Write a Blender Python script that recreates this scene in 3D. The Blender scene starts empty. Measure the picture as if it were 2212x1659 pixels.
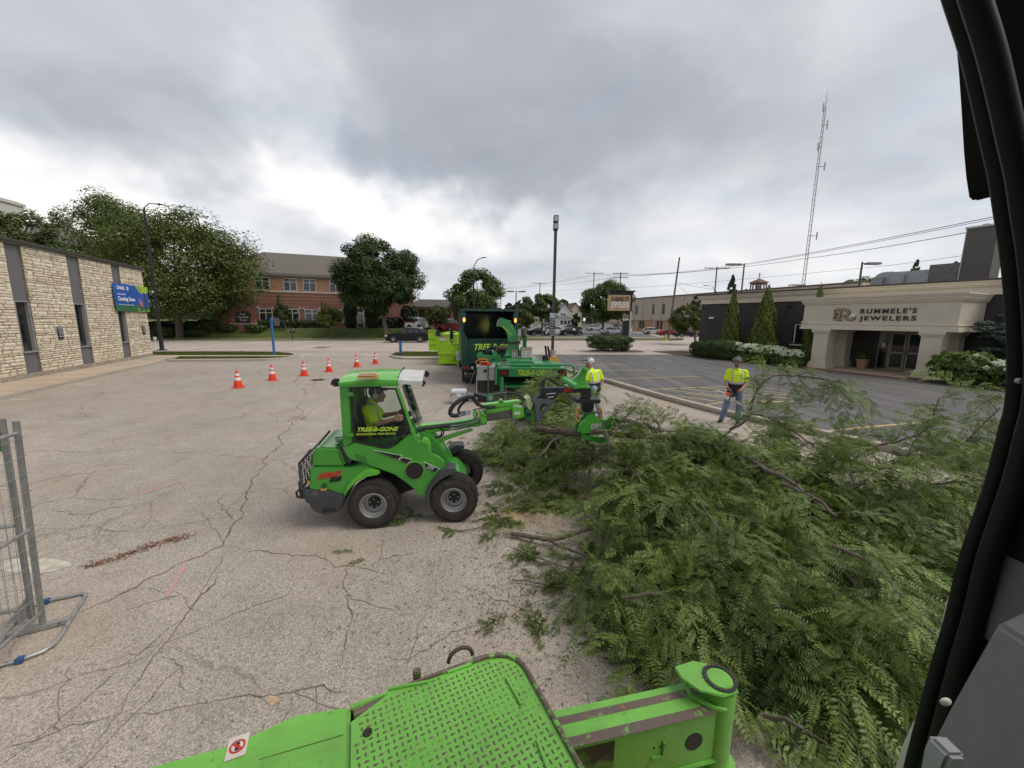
import bpy,bmesh,math,random
import numpy as np
from mathutils import Vector,Matrix,Euler
sc=bpy.context.scene
col=sc.collection
R=math.radians
rnd=random.Random(7)
# ---------------------------------------------------------------- camera
IMW,IMH,FPX=2212.,1659.,860.
CAMH=2.8
PITCH=math.atan(139.5/FPX)
ROLL=R(0.6)
_fw=Vector((0,math.cos(PITCH),-math.sin(PITCH)))
_r0=Vector((1,0,0));_u0=_r0.cross(_fw)
_rt=_r0*math.cos(ROLL)+_u0*math.sin(ROLL)
_up=-_r0*math.sin(ROLL)+_u0*math.cos(ROLL)
cam_d=bpy.data.cameras.new('camera');cam=bpy.data.objects.new('camera',cam_d);col.objects.link(cam)
cam_d.sensor_width=36;cam_d.lens=FPX/IMW*36
cam_d.clip_start=0.02;cam_d.clip_end=3000
_m=Matrix((_rt,_up,-_fw)).transposed().to_4x4();_m.translation=(0,0,CAMH)
cam.matrix_world=_m
sc.camera=cam
def ray(x,y):
 return(_fw*FPX+_rt*(x-IMW/2)-_up*(y-IMH/2)).normalized()
def gp(x,y,z=0.0):
 d=ray(x,y);t=(z-CAMH)/d.z
 return Vector((0,0,CAMH))+d*t
def dp(x,y,Y):
 d=ray(x,y);return Vector((0,0,CAMH))+d*(Y/d.y)
 # ---------------------------------------------------------------- node helpers
class NT:
 def __init__(s,tree):s.t=tree;s.n=tree.nodes;s.l=tree.links
 def new(s,typ,**kw):
  n=s.n.new(typ)
  for k,v in kw.items():setattr(n,k,v)
  return n
 def put(s,sock,v):
  if isinstance(v,bpy.types.NodeSocket):s.l.new(v,sock)
  elif v is not None:
   try:sock.default_value=v
   except Exception:sock.default_value=(v[0],v[1],v[2],1)if len(v)==3 else v
 def math(s,op,a,b=None,c=None,clamp=False):
  n=s.new('ShaderNodeMath',operation=op);n.use_clamp=clamp
  s.put(n.inputs[0],a)
  if b is not None:s.put(n.inputs[1],b)
  if c is not None:s.put(n.inputs[2],c)
  return n.outputs[0]
 def mix(s,f,a,b,mode='MIX'):
  n=s.new('ShaderNodeMix',data_type='RGBA',blend_type=mode)
  s.put(n.inputs[0],f);s.put(n.inputs[6],c4(a)if not isinstance(a,bpy.types.NodeSocket)else a)
  s.put(n.inputs[7],c4(b)if not isinstance(b,bpy.types.NodeSocket)else b)
  return n.outputs[2]
 def noise(s,vec,scale,detail=4,rough=.55,dist=0.0,out='Fac'):
  n=s.new('ShaderNodeTexNoise');s.put(n.inputs['Vector'],vec)
  n.inputs['Scale'].default_value=scale;n.inputs['Detail'].default_value=detail
  n.inputs['Roughness'].default_value=rough;n.inputs['Distortion'].default_value=dist
  return n.outputs[out]
 def vor(s,vec,scale,feature='F1',rnd_=1.0,out='Distance'):
  n=s.new('ShaderNodeTexVoronoi',feature=feature);s.put(n.inputs['Vector'],vec)
  n.inputs['Scale'].default_value=scale;n.inputs['Randomness'].default_value=rnd_
  return n.outputs[out]
 def ramp(s,v,stops):
  n=s.new('ShaderNodeValToRGB');s.put(n.inputs[0],v);e=n.color_ramp.elements
  while len(e)>1:e.remove(e[-1])
  e[0].position=stops[0][0];e[0].color=c4(stops[0][1])
  for p_,c_ in stops[1:]:
   k=e.new(p_);k.color=c4(c_)
  return n.outputs[0]
 def rng(s,v,a,b,c=0.,d=1.):
  n=s.new('ShaderNodeMapRange');s.put(n.inputs[0],v)
  for i,q in enumerate((a,b,c,d)):n.inputs[i+1].default_value=q
  return n.outputs[0]
 def mapping(s,vec,scale=(1,1,1),rot=(0,0,0),loc=(0,0,0)):
  n=s.new('ShaderNodeMapping');s.put(n.inputs[0],vec)
  n.inputs['Scale'].default_value=scale;n.inputs['Rotation'].default_value=rot;n.inputs['Location'].default_value=loc
  return n.outputs[0]
def c4(c):
 if isinstance(c,(int,float)):return(c,c,c,1)
 return(c[0],c[1],c[2],1)
 # ---------------------------------------------------------------- sky, sun, exposure
world=bpy.data.worlds.new('World');sc.world=world;world.use_nodes=True
SUN_AZ,SUN_EL=100,55
def build_world():
 t=NT(world.node_tree);t.n.clear()
 geo=t.new('ShaderNodeTexCoord').outputs['Generated']
 sky=t.new('ShaderNodeTexSky',sky_type='NISHITA',sun_disc=False)
 sky.sun_elevation=R(SUN_EL);sky.sun_rotation=R(SUN_AZ)
 sep=t.new('ShaderNodeSeparateXYZ');t.put(sep.inputs[0],geo)
 x,y,z=sep.outputs
 # cloud deck: directions projected on a flat layer, heavily warped
 zz=t.math('ADD',t.math('MAXIMUM',z,0.0),0.16)
 cb=t.new('ShaderNodeCombineXYZ')
 t.put(cb.inputs[0],t.math('DIVIDE',x,zz));t.put(cb.inputs[1],t.math('DIVIDE',y,zz));cb.inputs[2].default_value=3.1
 deck=cb.outputs[0]
 warp=t.noise(deck,.9,3,.5,out='Color')
 wv=t.new('ShaderNodeVectorMath',operation='MULTIPLY_ADD');t.put(wv.inputs[0],warp);wv.inputs[1].default_value=(.9,.9,.9);t.put(wv.inputs[2],deck)
 n1=t.noise(wv.outputs[0],.70,4,.45,.2)
 n2=t.noise(t.mapping(wv.outputs[0],(1,1,1),(0,0,.6),(4,1,0)),2.3,4,.5,.2)
 az=t.math('ARCTAN2',x,y)
 el=t.math('ARCSINE',z)
 wob=t.noise(geo,3.2,4,.6,out='Color')
 ws=t.new('ShaderNodeSeparateColor');t.put(ws.inputs[0],wob)
 az=t.math('ADD',az,t.math('MULTIPLY',t.math('SUBTRACT',ws.outputs[0],.5),.50))
 el=t.math('ADD',el,t.math('MULTIPLY',t.math('SUBTRACT',ws.outputs[1],.5),.34))
 def lobe(a0,e0,sa,se,amp):
  a=t.math('DIVIDE',t.math('SUBTRACT',az,a0),sa);e=t.math('DIVIDE',t.math('SUBTRACT',el,e0),se)
  q=t.math('ADD',t.math('MULTIPLY',a,a),t.math('MULTIPLY',e,e))
  return t.math('MULTIPLY',t.math('EXPONENT',t.math('MULTIPLY',q,-1.)),amp)
 def ae(px,py):
  d=ray(px,py);return math.atan2(d.x,d.y),math.asin(d.z)
 v=t.math('ADD',t.math('MULTIPLY',t.math('SUBTRACT',n1,.5),.46),t.math('MULTIPLY',t.math('SUBTRACT',n2,.5),.17))
 v=t.math('ADD',v,.36)
 # paler towards the horizon, everywhere
 v=t.math('ADD',v,t.math('MULTIPLY',t.math('EXPONENT',t.math('MULTIPLY',t.math('ABSOLUTE',el),-8.0)),.33))
 brk=t.rng(t.noise(t.mapping(geo,(1,1,2.0)),4.2,4,.5,.2),.32,.68,.45,1.45)
 for(px,py,sa,se,amp)in SKY_LOBES:
  a0,e0=ae(px,py);v=t.math('ADD',v,t.math('MULTIPLY',lobe(a0,e0,sa,se,amp),brk))
 v=t.math('MAXIMUM',v,0.0)
 cl=t.ramp(v,[(0.0,(.215,.228,.252)),(.3,(.305,.32,.35)),(.5,(.455,.47,.495)),(.72,(.64,.64,.645)),(.9,(.80,.775,.73)),(1,(.97,.92,.84))])
 # thin places let the blue sky through
 blue=t.new('ShaderNodeMix',data_type='RGBA',blend_type='MULTIPLY');blue.inputs[0].default_value=1
 t.put(blue.inputs[6],sky.outputs[0]);blue.inputs[7].default_value=(.1,.1,.1,1)
 hole=t.rng(t.noise(wv.outputs[0],1.6,3),.45,.75,0,.22)
 c=t.mix(hole,cl,blue.outputs[2])
 bg=t.new('ShaderNodeBackground');t.put(bg.inputs[0],c);bg.inputs[1].default_value=SKY_STR
 o=t.new('ShaderNodeOutputWorld');t.l.new(bg.outputs[0],o.inputs[0])
SKY_STR=1.0
# (place, spread in azimuth, spread in elevation, amount): breaks and darker banks in the overcast
SKY_LOBES=[(690,340,.07,.10,.30),(820,450,.16,.07,.40),(620,130,.11,.20,.14),(90,430,.30,.09,.42),(980,500,.20,.05,.30),(560,480,.2,.05,.25),(300,330,.42,.11,-.16),(1150,330,.42,.15,-.17),(1000,170,.35,.2,-.06),(1650,480,.5,.10,.12),(1600,260,.35,.10,-.07),(1950,130,.3,.3,.12),(1350,80,.3,.15,.12),(200,120,.4,.25,.05)]
build_world()
sun_d=bpy.data.lights.new('sun','SUN');sun=bpy.data.objects.new('sun',sun_d);col.objects.link(sun)
sun_d.energy=1.5;sun_d.angle=R(40);sun_d.color=(1,.95,.86)
sun.rotation_euler=(R(90-SUN_EL),0,R(180)-R(-SUN_AZ)*-1)
_sd=Vector((math.sin(R(SUN_AZ))*math.cos(R(SUN_EL)),math.cos(R(SUN_AZ))*math.cos(R(SUN_EL)),math.sin(R(SUN_EL))))
sun.rotation_euler=_sd.to_track_quat('Z','Y').to_euler()
sun.location=_sd*60
sc.view_settings.view_transform='Standard';sc.view_settings.look='None'
sc.view_settings.exposure=0.62;sc.view_settings.gamma=1;sc.view_settings.use_curve_mapping=False
sc.cycles.max_bounces=6;sc.cycles.diffuse_bounces=3;sc.cycles.glossy_bounces=3;sc.cycles.transparent_max_bounces=12
sc.cycles.sample_clamp_indirect=6
# ---------------------------------------------------------------- materials
MATS={}
def mat(name,c,rough=.6,metal=0.,var=.12,vs=6.,bump=0.,bs=40.,c2=None,c2s=2.,c2lo=.55,c2hi=.65,coat=0.,spec=.5,trans=0.,ior=1.45,emit=0.,attr=None,alpha=1.):
 if name in MATS:return MATS[name]
 m=bpy.data.materials.new(name);m.use_nodes=True;t=NT(m.node_tree)
 b=t.n['Principled BSDF'];tc=t.new('ShaderNodeTexCoord').outputs['Object']
 b.inputs['Roughness'].default_value=rough;b.inputs['Metallic'].default_value=metal
 b.inputs['Specular IOR Level'].default_value=spec;b.inputs['IOR'].default_value=ior
 if coat:b.inputs['Coat Weight'].default_value=coat;b.inputs['Coat Roughness'].default_value=.12
 if trans:b.inputs['Transmission Weight'].default_value=trans
 if alpha<1:b.inputs['Alpha'].default_value=alpha
 cc=c4(c);out=None
 if c2 is not None:
  f=t.rng(t.noise(tc,c2s,5,.62),c2lo,c2hi);out=t.mix(f,cc,c4(c2))
 if var:
  n=t.rng(t.noise(tc,vs,4,.6),.3,.7,1-var,1+var)
  src=out if out is not None else cc
  out=t.mix(1.0,src,n,'MULTIPLY')
 if attr:
  a=t.new('ShaderNodeAttribute',attribute_name='var').outputs['Fac']
  src=out if out is not None else cc
  out=t.mix(a,src,c4(attr))
 if out is None:b.inputs['Base Color'].default_value=cc
 else:t.put(b.inputs['Base Color'],out)
 if emit:
  b.inputs['Emission Color'].default_value=cc;b.inputs['Emission Strength'].default_value=emit
 if bump:
  bn=t.new('ShaderNodeBump');bn.inputs['Strength'].default_value=bump;bn.inputs['Distance'].default_value=.02
  t.put(bn.inputs['Height'],t.noise(tc,bs,5,.6));t.l.new(bn.outputs[0],b.inputs['Normal'])
 m.diffuse_color=cc;MATS[name]=m;return m
def leafmat(name,ca,cb,trans=.25,rough=.5):
 if name in MATS:return MATS[name]
 m=bpy.data.materials.new(name);m.use_nodes=True;t=NT(m.node_tree);b=t.n['Principled BSDF']
 a=t.new('ShaderNodeAttribute',attribute_name='var').outputs['Fac']
 cx=t.mix(a,c4(ca),c4(cb));t.put(b.inputs['Base Color'],cx);b.inputs['Roughness'].default_value=rough
 b.inputs['Specular IOR Level'].default_value=.35
 tr=t.new('ShaderNodeBsdfTranslucent');t.put(tr.inputs[0],t.mix(1.,cx,(1.1,1.25,.5),'MULTIPLY'))
 ms=t.new('ShaderNodeMixShader');ms.inputs[0].default_value=trans
 t.l.new(b.outputs[0],ms.inputs[1]);t.l.new(tr.outputs[0],ms.inputs[2])
 t.l.new(ms.outputs[0],t.n['Material Output'].inputs[0]);MATS[name]=m;return m
def glassmat(name,tint=(.75,.8,.8),mixf=.25):
 if name in MATS:return MATS[name]
 m=bpy.data.materials.new(name);m.use_nodes=True;t=NT(m.node_tree);t.n.remove(t.n['Principled BSDF'])
 g=t.new('ShaderNodeBsdfGlossy');g.inputs['Roughness'].default_value=.02
 tr=t.new('ShaderNodeBsdfTransparent');tr.inputs[0].default_value=c4(tint)
 fr=t.new('ShaderNodeFresnel');fr.inputs[0].default_value=1.5
 f=t.math('MULTIPLY',fr.outputs[0],mixf*4)
 ms=t.new('ShaderNodeMixShader');t.put(ms.inputs[0],t.math('MINIMUM',f,1.0));t.l.new(tr.outputs[0],ms.inputs[1]);t.l.new(g.outputs[0],ms.inputs[2])
 t.l.new(ms.outputs[0],t.n['Material Output'].inputs[0]);MATS[name]=m;return m
 # ---------------------------------------------------------------- object helpers
def tag(o,label=None,cat=None,group=None,kind=None):
 if label:o['label']=label
 if cat:o['category']=cat
 if group:o['group']=group
 if kind:o['kind']=kind
 return o
def root(name,label,cat,loc=(0,0,0),ang=0.,group=None):
 o=bpy.data.objects.new(name,None);o.location=loc;o.rotation_euler=(0,0,R(ang));o.empty_display_size=.2
 col.objects.link(o);return tag(o,label,cat,group)
def children(o):return[c for c in bpy.data.objects if c.parent==o]
def copy_tree(o,parent=None,kids=None):
 c=o.copy();col.objects.link(c);c.parent=parent
 for ch in(kids or KIDS).get(o.name,[]):copy_tree(ch,c,kids)
 return c
KIDS={}
def link(name,me,m=None,parent=None,kind=None,label=None):
 o=bpy.data.objects.new(name,me);col.objects.link(o)
 if m is not None and not me.materials:
  for q in(m if isinstance(m,(list,tuple))else[m]):me.materials.append(q)
 if parent is not None:
  o.parent=parent;KIDS.setdefault(parent.name,[]).append(o)
 if kind:o['kind']=kind
 if label:o['label']=label
 return o
class Fr:
 def __init__(s,P,ang,z=0.):
  s.P=Vector((P[0],P[1],0));s.ang=ang;a=R(ang)
  s.f=Vector((math.cos(a),math.sin(a),0));s.l=Vector((-math.sin(a),math.cos(a),0));s.z=z
 def L(s,px,py,off=0.):
  d=ray(px,py);P0=s.P+s.l*off;O=Vector((0,0,CAMH))
  t=((P0-O).dot(s.l))/d.dot(s.l);q=O+d*t
  return((q-P0).dot(s.f),q.z-s.z)
 def G(s,px,py,z=0.):
  q=gp(px,py,z+s.z)-s.P;return(q.dot(s.f),q.dot(s.l))
 def W(s,x,y,z=0.):return s.P+s.f*x+s.l*y+Vector((0,0,z+s.z))
 def loc(s):return(s.P.x,s.P.y,s.z)
class MB:
 def __init__(s):s.v=[];s.f=[];s.mi=[];s.cur=0
 def _add(s,vs,fs):
  b=len(s.v);s.v+=[tuple(q)for q in vs];s.f+=[tuple(b+i for i in f)for f in fs];s.mi+=[s.cur]*len(fs);return s
 def box(s,x0,x1,y0,y1,z0,z1,M=None):
  vs=[(x,y,z)for z in(z0,z1)for y in(y0,y1)for x in(x0,x1)]
  if M is not None:vs=[M@Vector(q)for q in vs]
  return s._add(vs,[(0,2,3,1),(4,5,7,6),(0,1,5,4),(2,6,7,3),(0,4,6,2),(1,3,7,5)])
 def cbox(s,c,sz,rot=None):
  M=Matrix.Translation(c)@(Euler(rot).to_matrix().to_4x4()if rot else Matrix())
  return s.box(-sz[0]/2,sz[0]/2,-sz[1]/2,sz[1]/2,-sz[2]/2,sz[2]/2,M)
 def tube(s,pts,r,n=8,caps=True,flat=1.0):
  pts=[Vector(p)for p in pts];rs=r if isinstance(r,(list,tuple))else[r]*len(pts)
  b=len(s.v);prev=None
  for i,p in enumerate(pts):
   d=(pts[min(i+1,len(pts)-1)]-pts[max(i-1,0)])
   if d.length<1e-9:d=Vector((0,0,1))
   d.normalize()
   a=prev-d*prev.dot(d)if prev is not None else(d.cross(Vector((0,0,1)))if abs(d.z)<.9 else d.cross(Vector((1,0,0))))
   a.normalize();prev=a;c=d.cross(a)
   for k in range(n):
    an=2*math.pi*k/n;s.v.append(tuple(p+a*(math.cos(an)*rs[i])+c*(math.sin(an)*rs[i]*flat)))
  for i in range(len(pts)-1):
   for k in range(n):
    s.f.append((b+i*n+k,b+i*n+(k+1)%n,b+(i+1)*n+(k+1)%n,b+(i+1)*n+k));s.mi.append(s.cur)
  if caps:
   s.f.append(tuple(b+k for k in range(n-1,-1,-1)));s.mi.append(s.cur)
   e=b+(len(pts)-1)*n;s.f.append(tuple(e+k for k in range(n)));s.mi.append(s.cur)
  return s
 def cyl(s,p0,p1,r0,r1=None,n=16):return s.tube([p0,p1],[r0,r0 if r1 is None else r1],n)
 def prism(s,poly,y0,y1,axis='y'):
  n=len(poly)
  area=sum(poly[i][0]*poly[(i+1)%n][1]-poly[(i+1)%n][0]*poly[i][1]for i in range(n))
  if area<0:poly=poly[::-1]
  if axis=='y':vs=[(p[0],y0,p[1])for p in poly]+[(p[0],y1,p[1])for p in poly]
  else:vs=[(p[0],p[1],y1)for p in poly]+[(p[0],p[1],y0)for p in poly]
  b=len(s.v);s.v+=vs
  s.f.append(tuple(b+i for i in range(n)));s.f.append(tuple(b+n+i for i in range(n-1,-1,-1)));s.mi+=[s.cur]*2
  for i in range(n):
   j=(i+1)%n;s.f.append((b+j,b+i,b+n+i,b+n+j));s.mi.append(s.cur)
  return s
 def taper(s,poly,y0,y1,poly2):
  n=len(poly);b=len(s.v);s.v+=[(p[0],y0,p[1])for p in poly]+[(p[0],y1,p[1])for p in poly2]
  s.f.append(tuple(b+i for i in range(n)));s.f.append(tuple(b+n+i for i in range(n-1,-1,-1)));s.mi+=[s.cur]*2
  for i in range(n):
   j=(i+1)%n;s.f.append((b+j,b+i,b+n+i,b+n+j));s.mi.append(s.cur)
  return s
 def lathe(s,prof,c=(0,0,0),ax='z',n=24):
  b=len(s.v);m=len(prof)
  for k in range(n):
   a=2*math.pi*k/n;ca,sa=math.cos(a),math.sin(a)
   for r,h in prof:
    q={'z':(r*ca,r*sa,h),'y':(r*ca,h,r*sa),'x':(h,r*ca,r*sa)}[ax]
    s.v.append((q[0]+c[0],q[1]+c[1],q[2]+c[2]))
  for k in range(n):
   k2=(k+1)%n
   for i in range(m-1):
    s.f.append((b+k*m+i,b+k2*m+i,b+k2*m+i+1,b+k*m+i+1));s.mi.append(s.cur)
  return s
 def quad(s,*q):return s._add(q,[tuple(range(len(q)))])
 def sphere(s,c,r,n=12,m=8,sc_=(1,1,1)):
  prof=[(math.sin(math.pi*i/m),math.cos(math.pi*i/m))for i in range(m+1)]
  b=len(s.v);s.lathe(prof,(0,0,0),'z',n)
  for i in range(b,len(s.v)):
   q=s.v[i];s.v[i]=(c[0]+q[0]*r*sc_[0],c[1]+q[1]*r*sc_[1],c[2]+q[2]*r*sc_[2])
  return s
 def mesh(s,name,smooth=False,ang=40,bevel=0.,bseg=2):
  me=bpy.data.meshes.new(name);me.from_pydata(s.v,[],s.f);me.update()
  if any(s.mi):me.polygons.foreach_set('material_index',s.mi)
  bm=bmesh.new();bm.from_mesh(me);bmesh.ops.remove_doubles(bm,verts=bm.verts,dist=1e-5)
  bmesh.ops.recalc_face_normals(bm,faces=bm.faces)
  if bevel:
   es=[e for e in bm.edges if len(e.link_faces)==2 and e.calc_face_angle(0)>R(30)]
   try:bmesh.ops.bevel(bm,geom=es,offset=bevel,segments=bseg,affect='EDGES',clamp_overlap=True)
   except Exception:pass
  if smooth or bevel:
   for f in bm.faces:f.smooth=True
   for e in bm.edges:
    e.smooth=not(len(e.link_faces)==2 and e.calc_face_angle(0)>R(ang))
  bm.to_mesh(me);bm.free();return me
 def build(s,name,m,parent=None,smooth=False,bevel=0.,kind=None,label=None,ang=40,bseg=2):
  return link(name,s.mesh(name,smooth,ang,bevel,bseg),m,parent,kind,label)
def npmesh(name,V,F,m,parent=None,kind=None,var=None,smooth=False,label=None):
 me=bpy.data.meshes.new(name);V=np.asarray(V,np.float32);F=np.asarray(F,np.int32);k=F.shape[1]
 me.vertices.add(len(V));me.vertices.foreach_set('co',V.ravel())
 me.loops.add(F.size);me.loops.foreach_set('vertex_index',F.ravel())
 me.polygons.add(len(F));me.polygons.foreach_set('loop_start',np.arange(0,F.size,k,dtype=np.int32))
 if smooth:me.polygons.foreach_set('use_smooth',np.ones(len(F),bool))
 me.update(calc_edges=True)
 if var is not None:
  a=me.attributes.new('var','FLOAT','FACE');a.data.foreach_set('value',np.asarray(var,np.float32))
 return link(name,me,m,parent,kind,label)
def text(name,s,size,M,m,parent=None,ext=.004,bold=0.,shear=0.,space=1.,align='LEFT',sx=1.):
 cu=bpy.data.curves.new(name,'FONT');cu.body=s;cu.size=size;cu.extrude=ext;cu.offset=bold
 cu.shear=shear;cu.space_character=space;cu.align_x=align;cu.resolution_u=3
 o=bpy.data.objects.new(name,cu);col.objects.link(o)
 dg=bpy.context.evaluated_depsgraph_get();me=bpy.data.meshes.new_from_object(o.evaluated_get(dg))
 bpy.data.objects.remove(o);bpy.data.curves.remove(cu)
 me.transform(M@Matrix.Diagonal((sx,1,1,1)));me.name=name
 return link(name,me,m,parent)
def Mface(x,y,z,ang=0.):
 return Matrix.Translation((x,y,z))@Matrix.Rotation(R(90),4,'X')
def bake_remesh(mb_list,name,voxel,m,parent,smooth_it=4,label=None):
 me=mb_list.mesh(name+'_raw');o=bpy.data.objects.new(name+'_raw',me);col.objects.link(o)
 md=o.modifiers.new('r','REMESH');md.mode='VOXEL';md.voxel_size=voxel;md.use_smooth_shade=True
 if smooth_it:
  sm=o.modifiers.new('s','SMOOTH');sm.iterations=smooth_it;sm.factor=.5
 dg=bpy.context.evaluated_depsgraph_get();me2=bpy.data.meshes.new_from_object(o.evaluated_get(dg))
 bpy.data.objects.remove(o);bpy.data.meshes.remove(me)
 me2.materials.clear();me2.name=name
 return link(name,me2,m,parent,None,label)
 # ================================================================ ground, roads, kerbs, lawns
C1=lambda x,y:(603.5+.24799*x,768.05+.24799*y)
C2=lambda x,y:(905.2+.21499*x,630.9+.21499*y)
C3=lambda x,y:(.31414*x,356.6+.31414*y)
C4=lambda x,y:(493.75+.23148*x,466.3+.23148*y)
C5=lambda x,y:(1426.4+.22321*x,466.3+.22321*y)
C6=lambda x,y:(1755.5+.24806*x,466.3+.24806*y)
C7=lambda x,y:(1206.9+.22321*x,740.6+.22321*y)
F1=lambda x,y:(.34722*x,905.2+.34722*y)
F3=lambda x,y:(1206.9+.22321*x,1371.5+.22321*y)
F4=lambda x,y:(713.2+.27282*x,1371.5+.27282*y)
F5=lambda x,y:(987.5+.29762*x,932.6+.29762*y)
F6=lambda x,y:(932.6+.26041*x,548.6+.26041*y)
def groundmat(name,kind):
 m=bpy.data.materials.new(name);m.use_nodes=True;t=NT(m.node_tree);b=t.n['Principled BSDF']
 tc=t.new('ShaderNodeTexCoord').outputs['Object']
 if kind in('lot','dark','street','parking'):
  base={'lot':(.40,.342,.288),'dark':(.088,.083,.080),'street':(.44,.37,.325),'parking':(.13,.13,.13)}[kind]
  big=t.rng(t.noise(tc,.22,5,.6),.3,.7,.86,1.14)
  mid=t.rng(t.noise(tc,1.7,5,.65),.3,.7,.88,1.12)
  c=t.mix(1.,base,big,'MULTIPLY');c=t.mix(1.,c,mid,'MULTIPLY')
  # aggregate
  if kind in('lot','dark'):
   v1=t.vor(tc,88,'F1',1.,'Color');sp=t.new('ShaderNodeSeparateColor');t.put(sp.inputs[0],v1)
   st=t.rng(sp.outputs[0],0,1,.70,1.38 if kind=='lot' else 1.5)
   gap=t.rng(t.vor(tc,88,'DISTANCE_TO_EDGE'),0.,.12,.5,1.)
   fine=t.rng(t.noise(tc,210,3,.7),.3,.7,.82,1.18)
   c=t.mix(1.,c,st,'MULTIPLY');c=t.mix(1.,c,gap,'MULTIPLY');c=t.mix(1.,c,fine,'MULTIPLY')
  else:
   c=t.mix(1.,c,t.rng(t.noise(tc,60,4,.7),.3,.7,.88,1.12),'MULTIPLY')
  if kind=='lot':
  # rusty-tan dust, paler worn lanes, dark drips
   tan=t.math('MULTIPLY',t.rng(t.noise(tc,.55,5,.6),.52,.72),.5)
   c=t.mix(tan,c,(.40,.29,.215))
   streak=t.rng(t.noise(t.mapping(tc,(1.6,.22,1),(0,0,R(-68))),1.1,6,.7),.6,.72,0,.45)
   c=t.mix(streak,c,(.17,.15,.14))
   c=t.mix(t.rng(t.noise(t.mapping(tc,loc=(3,8,0)),1.1,3,.5),.70,.76,0,.35),c,(.15,.13,.115))
  if kind=='dark':
   streak=t.rng(t.noise(t.mapping(tc,(1.8,.12,1),(0,0,R(64))),1.4,6,.7),.45,.7,0,.75)
   c=t.mix(streak,c,(.215,.20,.19))
   st2=t.rng(t.noise(t.mapping(tc,(1.1,.1,1),(0,0,R(64)),(5,2,0)),1.1,5,.6),.56,.7,0,.55)
   c=t.mix(st2,c,(.045,.045,.048))
   # hairline cracks
  wp=t.noise(tc,1.3,4,.6,out='Color');wv=t.new('ShaderNodeVectorMath',operation='MULTIPLY_ADD')
  t.put(wv.inputs[0],wp);wv.inputs[1].default_value=(.55,.55,0);t.put(wv.inputs[2],tc)
  e=t.vor(wv.outputs[0],.55 if kind!='street' else.3,'DISTANCE_TO_EDGE')
  ln=t.rng(e,.003,.011,1,0);mask=t.rng(t.noise(tc,.33,3,.5),.46,.58)
  e2=t.vor(wv.outputs[0],2.3,'DISTANCE_TO_EDGE');ln2=t.rng(e2,.006,.03,.8,0);mask2=t.rng(t.noise(t.mapping(tc,loc=(9,3,0)),.4,3,.5),.54,.62)
  cr=t.math('MULTIPLY',t.math('MAXIMUM',t.math('MULTIPLY',ln,mask),t.math('MULTIPLY',ln2,mask2)),.5)
  c=t.mix(cr,c,(.09,.07,.058))
  t.put(b.inputs['Base Color'],c);b.inputs['Roughness'].default_value=.82 if kind!='dark' else.62
  bn=t.new('ShaderNodeBump');bn.inputs['Strength'].default_value=.5;bn.inputs['Distance'].default_value=.008
  t.put(bn.inputs['Height'],t.vor(tc,88,'F1')if kind in('lot','dark')else t.noise(tc,40,4));t.l.new(bn.outputs[0],b.inputs['Normal'])
 elif kind=='grass':
  a=t.noise(tc,1.1,6,.7);f=t.noise(t.mapping(tc,(1,1,1)),26,4,.75)
  c=t.ramp(a,[(.3,(.050,.085,.012)),(.55,(.085,.115,.022)),(.72,(.16,.15,.04))])
  c=t.mix(1.,c,t.rng(f,.25,.75,.45,1.5),'MULTIPLY')
  t.put(b.inputs['Base Color'],c);b.inputs['Roughness'].default_value=.9
  bn=t.new('ShaderNodeBump');bn.inputs['Strength'].default_value=1;bn.inputs['Distance'].default_value=.05
  t.put(bn.inputs['Height'],f);t.l.new(bn.outputs[0],b.inputs['Normal'])
 elif kind=='concrete' or kind=='walk':
  base=(.40,.345,.285)if kind=='concrete' else(.46,.36,.265)
  c=t.mix(1.,base,t.rng(t.noise(tc,.8,5,.65),.3,.7,.84,1.14),'MULTIPLY')
  c=t.mix(1.,c,t.rng(t.noise(tc,45,4,.7),.3,.7,.8,1.18),'MULTIPLY')
  c=t.mix(t.rng(t.noise(tc,3.3,5,.7),.58,.72,0,.5),c,(.17,.13,.10))
  t.put(b.inputs['Base Color'],c);b.inputs['Roughness'].default_value=.85
  bn=t.new('ShaderNodeBump');bn.inputs['Strength'].default_value=.4;bn.inputs['Distance'].default_value=.01
  t.put(bn.inputs['Height'],t.noise(tc,60,4));t.l.new(bn.outputs[0],b.inputs['Normal'])
 elif kind=='mulch':
  c=t.ramp(t.vor(tc,22,'F1',1.,'Color'),[(0,(.05,.028,.018)),(.6,(.11,.06,.04)),(1,(.20,.12,.08))])
  t.put(b.inputs['Base Color'],c);b.inputs['Roughness'].default_value=.95
 elif kind=='paint_yellow' or kind=='paint_white' or kind=='paint_pink':
  base={'paint_yellow':(.58,.42,.17),'paint_white':(.62,.59,.55),'paint_pink':(.60,.27,.24)}[kind]
  wear=t.rng(t.noise(tc,9,6,.75),.38,.62,0.,1.)
  under=(.12,.115,.11)if kind=='paint_yellow' else(.33,.29,.26)
  c=t.mix(t.math('MULTIPLY',wear,.5 if kind=='paint_yellow' else.9),base,under)
  t.put(b.inputs['Base Color'],c);b.inputs['Roughness'].default_value=.8
 elif kind=='crack':
  c=t.mix(t.rng(t.noise(tc,5,4),.3,.6),(.07,.058,.048),(.24,.185,.145));t.put(b.inputs['Base Color'],c);b.inputs['Roughness'].default_value=1
 elif kind=='far':
  c=t.ramp(t.noise(tc,.02,5,.7),[(.35,(.05,.07,.03)),(.7,(.13,.14,.10))]);t.put(b.inputs['Base Color'],c);b.inputs['Roughness'].default_value=1
 return m
GM={k:groundmat('ground_'+k,k)for k in('lot','dark','street','parking','grass','concrete','walk','mulch','paint_yellow','paint_white','paint_pink','crack','far')}
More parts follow.
